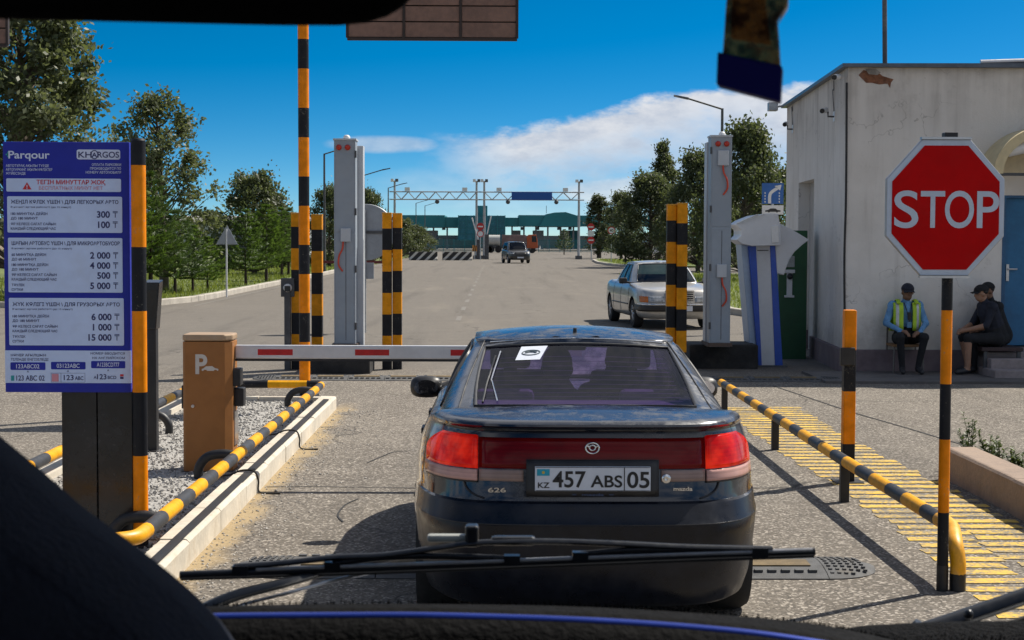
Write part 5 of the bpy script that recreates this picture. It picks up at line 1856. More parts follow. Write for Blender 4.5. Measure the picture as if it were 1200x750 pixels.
class Car:
    """car shell: a stack of plan outlines for the body, a second stack for the cabin"""
    def __init__(s, P):
        s.P = P
        s.lv = P['levels']
        s.n = P.get('n', 5)
        s.zt = P['ztop']
        s.z1 = s.lv[-1][0]

    def warp(s, z, y):
        zc = s.P.get('zwarp', .6)
        if z <= zc:
            return z
        return zc + (z - zc) * (interp(s.zt, y)[0] - zc) / (s.z1 - zc)

    def ring_pt(s, w, yr, yf, n, kind, v):
        yc, L = (yr + yf) / 2, (yf - yr) / 2
        e = lambda q: (max(0, 1 - abs(q) ** n)) ** (1 / n)
        if kind == 'r':
            return v * w, yc - L * e(v)
        if kind == 'f':
            return v * w, yc + L * e(v)
        sg = 1 if kind == 'R' else -1
        return sg * w * e(v), yc + v * L

    def T(s, n, rearq, sidep, frontq):
        out = [('r', q) for q in rearq]
        out += [('R', p) for p in sidep]
        out += [('f', q) for q in reversed(frontq)]
        out += [('L', p) for p in reversed(sidep)]
        return out

    def body(s):
        n = s.n
        c = .5 ** (1 / n)
        rq = [c * math.sin(math.pi / 2 * (i / 12)) for i in range(-12, 13)]
        sp = [-c + 2 * c * (i + 1) / 40 for i in range(39)]
        T = s.T(n, rq, sp, rq)
        mb = MB()
        rings = []
        for (z, yr, w, yf) in s.lv:
            ring = []
            for k, v in T:
                x, y = s.ring_pt(w, yr, yf, n, k, v)
                ring.append((x, y, s.warp(z, y)))
            rings.append(ring)
        m = len(T)
        vs = [p for r_ in rings for p in r_]
        fs = []
        for i in range(len(rings) - 1):
            for k in range(m):
                k2 = (k + 1) % m
                fs.append((i * m + k, i * m + k2, (i + 1) * m + k2, (i + 1) * m + k))
        fs.append(tuple(range(m - 1, -1, -1)))
        mb.add(vs, fs)
        # deck across
        top = rings[-1]
        half = sorted([p for p in top if p[0] >= -1e-6], key=lambda p: p[1])
        rows = []
        cr = s.P.get('crown', .03)
        for p in half:
            row = []
            for i in range(13):
                u = -1 + 2 * i / 12
                ed = min(1, (p[1] - half[0][1]) / .25, (half[-1][1] - p[1]) / .25)
                row.append((p[0] * u, p[1], p[2] + cr * (1 - u * u) * sstep(ed)))
            rows.append(row)
        mb.grid(rows)
        return mb

    def lev(s, z):
        return interp(s.lv, z)

    def rear(s, x, z, off=0.0):
        yr, w, yf = s.lev(z)
        q = min(.999, max(-.999, x / w))
        _, y = s.ring_pt(w, yr, yf, s.n, 'r', q)
        return Vector((x, y - off, s.warp(z, y)))

    def front(s, x, z, off=0.0):
        yr, w, yf = s.lev(z)
        q = min(.999, max(-.999, x / w))
        _, y = s.ring_pt(w, yr, yf, s.n, 'f', q)
        return Vector((x, y + off, s.warp(z, y)))

    def side(s, y, z, sg, off=0.0):
        yr, w, yf = s.lev(z)
        p = (y - (yr + yf) / 2) / ((yf - yr) / 2)
        x, _ = s.ring_pt(w, yr, yf, s.n, 'R', p)
        return Vector((sg * (x + off), y, s.warp(z, y)))

    # cabin ------------------------------------------------------------
    def gl(s, g):
        """cabin outline at height fraction g: half width, rear y, front y"""
        P = s.P['cabin']
        f = g
        cv = P.get('bulge', .04) * math.sin(math.pi * g)
        return (P['w0'] + (P['w1'] - P['w0']) * f + cv * .6, P['r0'] + (P['r1'] - P['r0']) * f - cv, P['f0'] + (P['f1'] - P['f0']) * f + cv)

    def gz(s, g, x, y):
        P = s.P['cabin']
        w, yr, yf = s.gl(g)
        z0 = interp(s.zt, y)[0] + P.get('sink', -.01)
        z1 = P['h']
        return z0 + (z1 - z0) * g + g * P.get('crown', .03) * (1 - min(1, abs(x / w)) ** 2)

    def gp(s, g, kind, v, off=0.0):
        P = s.P['cabin']
        w, yr, yf = s.gl(g)
        x, y = s.ring_pt(w, yr, yf, P['n'], kind, v)
        pt = Vector((x, y, s.gz(g, x, y)))
        if off:
            d = {'r': Vector((0, -1, .55)), 'f': Vector((0, 1, .6)), 'R': Vector((1, 0, .3)), 'L': Vector((-1, 0, .3))}[kind].normalized()
            pt += d * off
        return pt

    def cabin(s, root, paint, glassmat, tint_rear=None):
        P = s.P['cabin']
        n = P['n']
        c = .5 ** (1 / n)
        gs = [0, .10, .16, .3, .45, .6, .75, .86, .92, 1.0]
        g0, g1 = 1, 8       # glass rows
        rb0, rb1 = P['rearq']
        fb0, fb1 = P.get('frontq', (.86, .90))

        def lin(a, b, k):
            return [a + (b - a) * i / k for i in range(k + 1)]
        sides = P['sidep']           # list of (p0,p1) window spans along the side
        cells = []

        def tl(g):
            rb = rb0 + (rb1 - rb0) * g
            fb = fb0 + (fb1 - fb0) * g
            out = []
            tagl = []
            for q in lin(-c, -rb, 3)[:-1]:
                out.append(('r', q)), tagl.append('b')
            for q in lin(-rb, rb, 14)[:-1]:
                out.append(('r', q)), tagl.append('rear')
            for q in lin(rb, c, 3)[:-1]:
                out.append(('r', q)), tagl.append('b')

            def side(kk, rev):
                seq, tg = [], []
                cur = -c
                for i, (a, b) in enumerate(sides):
                    seq += lin(cur, a, 2)[:-1]
                    tg += ['b'] * 2
                    seq += lin(a, b, 5)[:-1]
                    tg += ['%s%d' % (kk, i)] * 5
                    cur = b
                seq += lin(cur, c, 3)[:-1]
                tg += ['b'] * 3
                if rev:
                    seq2 = [c] + list(reversed(seq[1:]))
                    tg2 = list(reversed(tg))
                    return seq2, tg2
                return seq, tg
            sq_, tg = side('R', False)
            out += [('R', p) for p in sq_]
            tagl += tg
            for q in lin(c, fb, 2)[:-1]:
                out.append(('f', q)), tagl.append('b')
            for q in lin(fb, -fb, 14)[:-1]:
                out.append(('f', q)), tagl.append('front')
            for q in lin(-fb, -c, 2)[:-1]:
                out.append(('f', q)), tagl.append('b')
            sq_, tg = side('L', True)
            out += [('L', p) for p in sq_]
            tagl += tg
            return out, tagl
        rows, tg = [], None
        for g in gs:
            T, tg = tl(g)
            rows.append([s.gp(g, k, v) for k, v in T])
        m = len(tg)
        groups = {}
        for i in range(len(gs) - 1):
            for k in range(m):
                key = tg[k] if (g0 <= i < g1 and tg[k] != 'b') else 'body'
                groups.setdefault(key, []).append((i, k))
        # roof
        body = MB()

        def quads(mb, lst, push=0.0):
            for (i, k) in lst:
                k2 = (k + 1) % m
                q = [rows[i][k], rows[i][k2], rows[i + 1][k2], rows[i + 1][k]]
                mb.add(q, [(0, 1, 2, 3)])
        quads(body, groups['body'])
        half = sorted([p for p in rows[-1] if p.x >= -1e-6], key=lambda p: p.y)
        ys = [p.y for p in half]
        rr_ = []
        w1, yr1, yf1 = s.gl(1.0)
        for p in half:
            row = []
            for i in range(13):
                u = -1 + 2 * i / 12
                x = p.x * u
                f = 1 - abs((p.y - (yr1 + yf1) / 2) / ((yf1 - yr1) / 2)) ** 2.2
                row.append((x, p.y, P['h'] + P.get('crown', .03) * (1 - (x / w1) ** 2) + P.get('arch', .03) * max(0, f) * (1 - .3 * (x / w1) ** 2) * (1 if abs(u) < 1 else 1)))
            rr_.append(row)
        body.grid(rr_)
        bo = body.build('cabin_shell', paint, root, 35, merge=True)
        md = bo.modifiers.new('solid', 'SOLIDIFY')
        md.thickness = .018
        md.offset = -1
        names = {'rear': 'rear_window', 'front': 'windscreen'}
        panes = {}
        for key, lst in groups.items():
            if key == 'body':
                continue
            mb = MB()
            quads(mb, lst)
            gm = tint_rear if (key == 'rear' and tint_rear) else glassmat
            o = mb.build(names.get(key, 'side_window'), gm, root, 60, merge=True)
            panes[key] = o
            # rubber seal round the pane
            ii = [q[0] for q in lst]
            kk = sorted(set(q[1] for q in lst))
            i0, i1 = min(ii), max(ii) + 1
            k0, k1 = kk[0], kk[-1] + 1
            loop = [rows[i0][k % m] for k in range(k0, k1 + 1)] + [rows[i][k1 % m] for i in range(i0 + 1, i1 + 1)]
            loop += [rows[i1][k % m] for k in range(k1 - 1, k0 - 1, -1)] + [rows[i][k0] for i in range(i1 - 1, i0 - 1, -1)]
            MB().tube(loop, .009, 6).build('seal', M_trim, o, 60)
        return bo, panes


def wheels(root, P, rimmat=None):
    r = P['wr']
    proto = None
    for yv in P['axles']:
        for sg in (-1, 1):
            x = sg * (P['track'])
            prof = [(r * .62, -.095), (r * .93, -.10), (r * .99, -.07), (r, -.04), (r, .04), (r * .99, .07), (r * .93, .10), (r * .62, .095)]
            w = MB().lathe(prof, (x, yv, r), 32, 'x').build('wheel', M_tyre, root, 40)
            rm = MB()
            rm.lathe([(r * .63, -.08), (r * .63, .08)], (x, yv, r), 28, 'x')
            fx = x + sg * .085
            rm.lathe([(r * .64, -.012), (r * .60, .006), (r * .56, -.02)], (fx, yv, r), 28, 'x')
            for k in range(7):
                a = 2 * math.pi * k / 7
                ca, sa = math.cos(a), math.sin(a)
                p0 = Vector((fx - sg * .01, yv + ca * r * .12, r + sa * r * .12))
                p1 = Vector((fx - sg * .005, yv + ca * r * .60, r + sa * r * .60))
                rm.tube([p0, p1], [r * .12, r * .07], 6)
            rm.lathe([(r * .17, -.01), (r * .15, .02), (0, .025)], (fx, yv, r), 16, 'x')
            rm.build('rim', rimmat or M_rim, w, 40)


def cut_arches(o, P):
    mb = MB()
    for yv in P['axles']:
        for sg in (-1, 1):
            xa, xb = sg * (P['track'] - .16), sg * (P['track'] + .5)
            mb.tube([(xa, yv, P['wr'] + .01), (xb, yv, P['wr'] + .01)], P['wr'] + .055, 40)
    me = mb.mesh('cutter')
    me.materials.append(M_well)
    c = bpy.data.objects.new('cutter', me)
    COL.objects.link(c)
    c.matrix_world = wmat(o)
    md = o.modifiers.new('cut', 'BOOLEAN')
    md.operation = 'DIFFERENCE'
    md.solver = 'EXACT'
    md.object = c
    md.material_mode = 'TRANSFER'
    dg = bpy.context.evaluated_depsgraph_get()
    dg.update()
    new = bpy.data.meshes.new_from_object(o.evaluated_get(dg))
    o.modifiers.clear()
    o.data = new
    new.polygons.foreach_set('use_smooth', [True] * len(new.polygons))
    new.set_sharp_from_angle(angle=R(38))
    bpy.data.objects.remove(c)


def in_frame(root):
    """objects built in the car's own coordinates under its root"""
    for o in root.children_recursive:
        pass


def car_root(name, label, loc, rz, cat='car', group=None):
    return thing(name, label, cat, loc, rz, group)


class LocalParent:
    """while active, parts are built in the thing's own coordinates"""
    pass


def localise(root):
    # parts were written in local coordinates: drop the inverse so they follow the root
    for o in root.children:
        o.matrix_parent_inverse = Matrix()


def surf_panel(fn, xs, zs, off):
    """grid of points of a car surface"""
    return [[fn(x, z, off) for x in xs] for z in zs]


def rng_(a, b, n):
    return [a + (b - a) * i / n for i in range(n + 1)]


# ------------------------------------------------------------------ black sedan (liftback) ahead
P = dict(
    n=5.2, crown=.022,
    levels=[(.185, .12, .80, 4.50), (.215, .05, .83, 4.56), (.30, .0, .852, 4.62), (.42, -.035, .866, 4.65), (.54, -.062, .875, 4.66), (.597, -.072, .878, 4.66),
            (.607, -.066, .876, 4.65), (.625, -.050, .873, 4.64), (.672, -.030, .869, 4.62), (.690, -.018, .867, 4.62), (.697, .016, .866, 4.61), (.72, .022, .865, 4.60), (.78, .028, .862, 4.58), (.86, .040, .852, 4.55),
            (.93, .056, .838, 4.52), (.985, .076, .820, 4.48), (1.008, .084, .812, 4.47), (1.020, .078, .809, 4.46), (1.028, .040, .804, 4.45), (1.040, .022, .798, 4.44), (1.050, .024, .790, 4.43), (1.060, .040, .776, 4.40), (1.066, .070, .755, 4.36)],
    ztop=[(0, 1.066), (.5, 1.072), (.8, 1.03), (1.3, .985), (2.0, .965), (3.2, .955), (3.5, .95), (4.1, .86), (4.66, .70)],
    cabin=dict(n=6.5, w0=.752, w1=.565, r0=.50, r1=1.60, f0=3.52, f1=2.62, h=1.325, crown=.035, arch=.035, bulge=.035, rearq=(.725, .875), frontq=(.86, .88),
               sidep=[(-.56, -.08), (-.03, .50)]),
    wr=.305, axles=(.93, 3.62), track=.745)
car = Car(P)
YCAR = 7.40
XCAR = .448
paint = car_paint('black_car_paint', (.010, .014, .026), dust=.55, dcol=(.085, .086, .088), metal=.2, rough=.14)
root = car_root('sedan', 'dusty black liftback car with number plate 457 ABS 05 waiting at the barrier', (XCAR, YCAR, 0), 0)
body = car.body().build('body', paint, root, 38, merge=True)
body.matrix_parent_inverse = Matrix()
cut_arches(body, P)
# the rear bumper is its own plastic moulding
M_bump = mk('bumper_plastic', (.0055, .0075, .014), .30, var=.4, vs=3, dust=.35, dcol=(.035, .035, .038), dscale=6, wp=False, coat=.0, spec=.35)


def split_off(o, name, mat, test):
    bm = bmesh.new()
    bm.from_mesh(o.data)
    other = bm.copy()
    bmesh.ops.delete(bm, geom=[f for f in bm.faces if test(f.calc_center_median())], context='FACES')
    bmesh.ops.delete(other, geom=[f for f in other.faces if not test(f.calc_center_median())], context='FACES')
    me = bpy.data.meshes.new(name)
    other.to_mesh(me)
    bm.to_mesh(o.data)
    other.free()
    bm.free()
    me.materials.append(mat)
    me.materials.append(M_well)
    me.set_sharp_from_angle(angle=R(38))
    o.data.set_sharp_from_angle(angle=R(38))
    return obj(name, me, mat, o.parent)


split_off(body, 'rear_bumper', M_bump, lambda c: c.z < .694 and c.y < .52)
gl_side = glass('car_side_glass', (.10, .10, .13), .06)
gl_rear = glass('purple_tint_glass', (.66, .48, 1.0), .01, .03, .32)
cab, panes = car.cabin(root, paint, gl_side, gl_rear)
panes['front'].data.materials[0] = glass('clear_screen_glass', (.85, .88, .88), .02)
wheels(root, P)


def lamp_mat(name, col, emit, rough=.12):
    m, t, b = base_mat(name)
    c = coords(t, False)
    x, y, z = t.sep(c)
    wv = t.m('FRACT', t.m('MULTIPLY', z, 55))
    n = t.noise(c, 6, 3)
    f = t.ramp(t.m('ADD', t.m('MULTIPLY', wv, .25), n), .3, .85)
    cc = t.mix(f, [q * .65 for q in col], col)
    t.put(b.inputs['Base Color'], cc)
    b.inputs['Roughness'].default_value = rough
    b.inputs['Coat Weight'].default_value = .0
    b.inputs['Specular IOR Level'].default_value = .22
    if emit:
        t.put(b.inputs['Emission Color'], t.mix(t.ramp(n, .38, .68), (.28, .001, .001), (1.0, .040, .010)))
        b.inputs['Emission Strength'].default_value = emit
    return m


M_brake = lamp_mat('lit_brake_lamp', (.42, .003, .002), .36)
M_redpanel = lamp_mat('dark_red_panel', (.155, .003, .004), 0)
M_clear = lamp_mat('pinkish_clear_lens', (.62, .36, .31), 0)
M_smoke = lamp_mat('smoky_clear_lens', (.34, .24, .21), 0)
# tail lamps
for sg in (-1, 1):
    zs = rng_(.842, .990, 8)
    xs0, xs1 = .532, .772
    rows = []
    for z in zs:
        f = (z - .842) / .148
        xo = xs1 - .085 * max(0, (f - .35) / .65) ** 2
        xi = xs0
        rows.append([car.rear(sg * x, z, .010) for x in rng_(xi, xo, 10)])
    o = MB().grid(rows).build('brake_lamp', M_brake, root, 60, solid=.02)
    rows = [[car.rear(sg * x, z, .009) for x in rng_(xs0, .778, 10)] for z in rng_(.786, .837, 4)]
    o2 = MB().grid(rows).build('indicator_lamp', M_clear, root, 60, solid=.02)
    pts = [car.rear(sg * x, .7825, .009) for x in rng_(xs0, .778, 8)]
    MB().tube(pts, .005, 6).build('lamp_seal', M_trim, o, 60)
# centre panel
rows = surf_panel(car.rear, rng_(-.522, .522, 26), rng_(.845, .982, 6), .006)
cp = MB().grid(rows).build('centre_panel', M_redpanel, root, 60, solid=.012)
for sg in (-1, 1):
    rows = [[car.rear(sg * x, z, .006) for x in rng_(.318, .522, 8)] for z in rng_(.787, .840, 3)]
    MB().grid(rows).build('reversing_lamp', M_smoke, root, 60, solid=.012)
# number plate recess and plate
rows = surf_panel(car.rear, rng_(-.305, .305, 16), rng_(.722, .888, 5), .016)
rc = MB().grid(rows).build('plate_surround', M_trim, root, 60, solid=.02)
pxm = 0.0
py_, pz0, pz1 = car.rear(0, .8, .034).y, .747, .861
pw = .266
M_plate = mk('plate_white', (.62, .66, .74), .4, var=.05, vs=8, dust=.15, dcol=(.4, .38, .35), wp=False)
M_plateblack = mk('plate_black', (.012, .012, .014), .5, wp=False)
plate = MB().bx(-pw, pw, py_, py_ + .012, pz0, pz1).build('number_plate', M_plate, root, bevel=.003)
mb = MB()


def ptxt(mb, s_, x0, x1, z0, h):
    put_text(mb, s_, face_to_cam((x0, py_ - .002, z0)), h, x1 - x0, 'L', .018)


k_ = 2 * pw / (801 - 414)          # plate width over its pixels in a close look at the photograph
tx = lambda p: -pw + (p - 414) * k_
ptxt(mb, '457', tx(473), tx(584), pz0 + .020, .076)
ptxt(mb, 'ABS', tx(600), tx(706), pz0 + .020, .056)
ptxt(mb, '05', tx(722), tx(797), pz0 + .018, .076)
ptxt(mb, 'KZ', tx(424), tx(463), pz0 + .016, .026)
mb.bx(tx(713) - .002, tx(713) + .002, py_ - .002, py_ - .0005, pz0 + .004, pz1 - .004)
for (a_, b_2, c_, d_) in ((-pw + .003, pw - .003, pz0 + .002, pz0 + .0045), (-pw + .003, pw - .003, pz1 - .0045, pz1 - .002)):
    mb.bx(a_, b_2, py_ - .002, py_ - .0005, c_, d_)
mb.build('plate_lettering', M_plateblack, plate)
fl = MB().bx(tx(421), tx(463), py_ - .002, py_ - .0005, pz1 - .042, pz1 - .012).build('flag_mark', mk('flag_turquoise', (.01, .33, .48), .5, wp=False), plate)
MB().lathe([(.007, 0), (.007, -.0006)], (tx(442), py_ - .0022, pz1 - .027), 12, 'y').build('flag_sun', mk('flag_gold', (.55, .42, .06), .5, wp=False), fl)
mb = MB()
put_text(mb, '=  mazda  =', face_to_cam((0, car.rear(0, .73, .030).y, .7265)), .012, .19, 'C', .012)
mb.build('frame_lettering', mk('dull_blue_print', (.05, .08, .17), .5, wp=False), rc)
# badges
mb = MB()
for (s_, x0, x1, z0, h) in (('626', -.482, -.398, .7375, .022), ('mazda', .374, .462, .747, .018)):
    y_ = min(car.rear(x0, z0, .004).y, car.rear(x1, z0, .004).y)
    put_text(mb, s_, face_to_cam((x0, y_ - .003, z0)), h, x1 - x0, 'L', .022)
mb.build('badge', M_chrome, root)
zc_ = .940
yb_ = car.rear(0, zc_, .016).y
mb = MB()
mb.tube([(.031 * math.cos(a * math.pi / 16), yb_, zc_ + .025 * math.sin(a * math.pi / 16)) for a in range(33)], .0045, 8)
mb.tube([(.014 * math.cos(a * math.pi / 12), yb_, zc_ + .002 + .012 * math.sin(a * math.pi / 12)) for a in range(25)], .004, 8)
mb.tube([(-.028, yb_, zc_ + .012), (-.014, yb_, zc_ + .006)], .004, 6)
mb.tube([(.028, yb_, zc_ + .012), (.014, yb_, zc_ + .006)], .004, 6)
mb.build('emblem', M_chrome, root, 60)
MB().lathe([(.021, .0), (.021, -.012), (.012, -.016), (0, -.012)], (.340, car.rear(.34, .80, .006).y, .803), 16, 'y').build('lock', M_chrome, root, 50)
# seams
for sg in (-1, 1):
    pts = [car.rear(sg * .592, z, .002) for z in (.985, .95, .9, .82, .775)] + [car.rear(sg * x, z, .002) for x, z in ((.578, .745), (.545, .722), (.50, .708))]
    MB().tube(bez(pts, 4), .0045, 6).build('lid_seam', M_trim, root, 60)
    pts = [Vector((sg * .592, car.rear(.592, 1.058).y + .012, car.rear(.592, 1.058).z + .012)), Vector((sg * .605, .30, 1.085)), Vector((sg * .625, .52, 1.080))]
    ed = [car.gp(g, 'r', sg * (.845 + .06 * g), .002) for g in (.06, .2, .4, .6, .8, .95, 1.0)]
    MB().tube(bez([ed[0] + Vector((-sg * .02, -.33, -.008)), ed[0] + Vector((0, -.16, -.002))] + ed, 5), .005, 6).build('lid_seam', M_trim, root, 60)
    # door and flank seams
    for yv in (1.42, 2.42, 3.36):
        pts = [car.side(yv + .03 * math.sin(z * 6), z, sg, .001) for z in rng_(.34, 1.03, 8)]
        MB().tube(pts, .004, 6).build('door_seam', M_trim, root, 60)
    pts = [car.side(y_, .605, sg, .002) for y_ in rng_(.45, .60, 3)]
    # handles
    for yv in (1.62, 2.62):
        p = car.side(yv, .90, sg, .004)
        MB().bx(p.x - .012, p.x + .012, p.y - .08, p.y + .08, p.z - .018, p.z + .018).build('door_handle', M_trim, root, bevel=.006)
    # side rubbing strip
    MB().tube([car.side(y_, .52, sg, .004) for y_ in rng_(1.30, 3.25, 12)], .013, 8).build('rub_strip', M_trim, root, 60)
    # mirror
    mp = Vector((sg * .90, 3.12, .940))
    prof = []
    mm = MB()
    for i in range(9):
        t_ = i / 8
        f = math.sin(math.pi * (.12 + .86 * t_)) ** .55
        prof.append([Vector((mp.x + sg * .105 * math.copysign(abs(math.cos(a_)) ** .7, math.cos(a_)) * f, mp.y - .02 + .13 * t_, mp.z + .072 * f * math.copysign(abs(math.sin(a_)) ** .7, math.sin(a_)))) for a_ in [2 * math.pi * k / 20 for k in range(21)]])
    mm.grid(prof)
    mo = mm.build('door_mirror', M_trim, root, 60)
    MB().prism([(mp.x + .078 * math.cos(a_), mp.z + .05 * math.sin(a_)) for a_ in [2 * math.pi * k / 20 for k in range(20)]], 'y', mp.y - .022, mp.y - .026).build('mirror_glass', mk('mirror', (.75, .78, .9), .03, 1.0, var=.02, wp=False), mo)
    MB().tube([mp + Vector((-sg * .06, .05, -.02)), Vector((sg * .72, 3.22, .955))], .03, 8).build('mirror_stalk', M_trim, mo, 60)
# bumper shut line, tow cover, low valance, exhaust
MB().tube([car.rear(x, .602, .0015) for x in rng_(-.80, .80, 30)], .003, 6).build('bumper_seam', M_trim, root, 60)
MB().bx(-.66, .66, .34, .42, .19, .245).build('valance', M_trim, root)
# roof edge joint and aerial stub
MB().tube([car.gp(.985, 'r', q, .003) for q in rng_(-.84, .84, 20)], .005, 6).build('hatch_joint', M_chrome, root, 60)
p = car.gp(1.0, 'r', 0) + Vector((0, .16, .012))
MB().lathe([(.012, 0), (.010, .03), (0, .034)], (p.x, p.y, p.z), 10).build('aerial_stub', M_black, root, 50)
# sticker inside the glass, heater lines, folded wiper arm
rw_ = panes['rear']


def rw(q, g, off=.004):
    return car.gp(g, 'r', q, off)


a_ = [rw(-.545, .74), rw(-.52, .90), rw(-.275, .90), rw(-.335, .74)]
st = MB().add(a_, [(0, 1, 2, 3)]).build('sticker', M_plate, rw_)
st_r = MB()
cpt = (a_[0] + a_[1] + a_[2] + a_[3]) / 4
u1, v1 = (a_[2] - a_[1]).normalized(), (a_[1] - a_[0]).normalized()
nn_ = u1.cross(v1).normalized()
nn_ = nn_ if nn_.y < 0 else -nn_
st_r.tube([cpt + nn_ * .002 + u1 * .048 * math.cos(k * math.pi / 12) + v1 * .036 * math.sin(k * math.pi / 12) for k in range(25)], .003, 6)
st_r.tube([cpt + nn_ * .002 - u1 * .03, cpt + nn_ * .002 - u1 * .01 + v1 * .012, cpt + nn_ * .002 + u1 * .012 + v1 * .01, cpt + nn_ * .002 + u1 * .03], .006, 6)
st_r.build('sticker_print', mk('sticker_ink', (.10, .13, .14), .6, wp=False), rw_)
for k in range(11):
    g = .20 + .058 * k
    MB().tube([rw(q, g, -.006) for q in rng_(-.66 - .1 * g, .66 + .1 * g, 16)], .0009, 4).build('heater_line', mk('heater_ink', (.10, .07, .10), .6, wp=False), rw_)
MB().tube(bez([rw(-.70, .85, .008), rw(-.690, .52, .010), rw(-.675, .45, .010), rw(-.60, .17, .008)], 5), .005, 6).build('hinge_rod', M_chrome, rw_, 60)
MB().tube(bez([rw(-.73, .80, .006), rw(-.715, .45, .006), rw(-.70, .16, .006)], 5), .006, 6).build('hinge_rod', M_trim, rw_, 60)
# cabin furniture
it = MB()
it.bx(-.62, .62, .55, 1.15, 1.0, 1.055)
it.build('parcel_shelf', M_inner, root, bevel=.01)
for (xx, yy_) in ((-.40, 1.32), (.38, 1.32)):
    MB().bx(xx - .16, xx + .16, yy_ - .05, yy_ + .05, 1.0, 1.095).build('rear_headrest', M_inner, root, bevel=.03)
for sg in (-1, 1):
    st_ = MB().bx(sg * .36 - .24, sg * .36 + .24, 2.28, 2.40, .94, 1.12).build('front_seat', M_inner, root, bevel=.04)
    MB().bx(sg * .36 - .12, sg * .36 + .12, 2.26, 2.36, 1.13, 1.27).build('front_headrest', M_inner, st_, bevel=.03)
    MB().bx(sg * .36 - .04, sg * .36 + .04, 2.29, 2.33, 1.08, 1.16).build('headrest_stem', M_inner, st_)
mp_ = car.gp(.9, 'f', 0)
MB().bx(-.11, .11, mp_.y - .16, mp_.y - .12, 1.22, 1.285).build('inner_mirror', M_trim, root, bevel=.015)
localise(root)
for o in root.children:
    for ch in o.children:
        ch.matrix_parent_inverse = Matrix()
sedan = root


# ------------------------------------------------------------------ other cars
def front_details_saloon(car, root, P, beam=True):
    for sg in (-1, 1):
        rows = [[car.front(sg * x, z, .008) for x in rng_(.335, .665, 8)] for z in rng_(.585, .745, 4)]
        h = MB().grid(rows).build('headlamp', mk('headlamp_glass', (.34, .36, .38), .12, .25, var=.35, vs=18, coat=.6, wp=False), root, 60, solid=.02)
        rows = [[car.front(sg * x, z, .009) for x in rng_(.675, .815, 6)] for z in rng_(.585, .745, 4)]
        MB().grid(rows).build('indicator', mk('amber_lens', (.48, .13, .02), .2, var=.2, vs=20, wp=False), root, 60, solid=.02)
    # grille with chrome surround and slats
    gx0, gx1, gz0, gz1 = -.29, .29, .565, .80
    y_ = car.front(0, .68).y
    g = MB().bx(gx0, gx1, y_ - .05, y_ + .012, gz0, gz1).build('grille', M_trim, root)
    fr = MB()
    fr.bx(gx0 - .022, gx0, y_ - .05, y_ + .03, gz0 - .015, gz1 + .03)
    fr.bx(gx1, gx1 + .022, y_ - .05, y_ + .03, gz0 - .015, gz1 + .03)
    fr.bx(gx0 - .022, gx1 + .022, y_ - .05, y_ + .035, gz1, gz1 + .035)
    fr.bx(gx0, gx1, y_ - .05, y_ + .03, gz0 - .015, gz0)
    fr.bx(-.012, .012, y_ - .02, y_ + .028, gz0, gz1)
    for k in range(5):
        z = gz0 + (gz1 - gz0) * (k + .5) / 5
        fr.bx(gx0, gx1, y_ - .02, y_ + .022, z - .010, z + .010)
    fr.build('grille_frame', M_chrome, g)
    # bumper: chrome-topped dark band and pale skirt
    rows = [[car.front(x, z, .035) for x in rng_(-.86, .86, 28)] for z in rng_(.385, .525, 3)]
    b1 = MB().grid(rows).build('bumper', M_trim, root, 60, solid=.03)
    MB().tube([car.front(x, .53, .042) for x in rng_(-.84, .84, 28)], .018, 8).build('bumper_chrome', M_chrome, b1, 60)
    y2 = car.front(0, .45, .055).y
    MB().bx(-.26, .26, y2, y2 + .012, .395, .505).build('number_plate', M_plate, root)


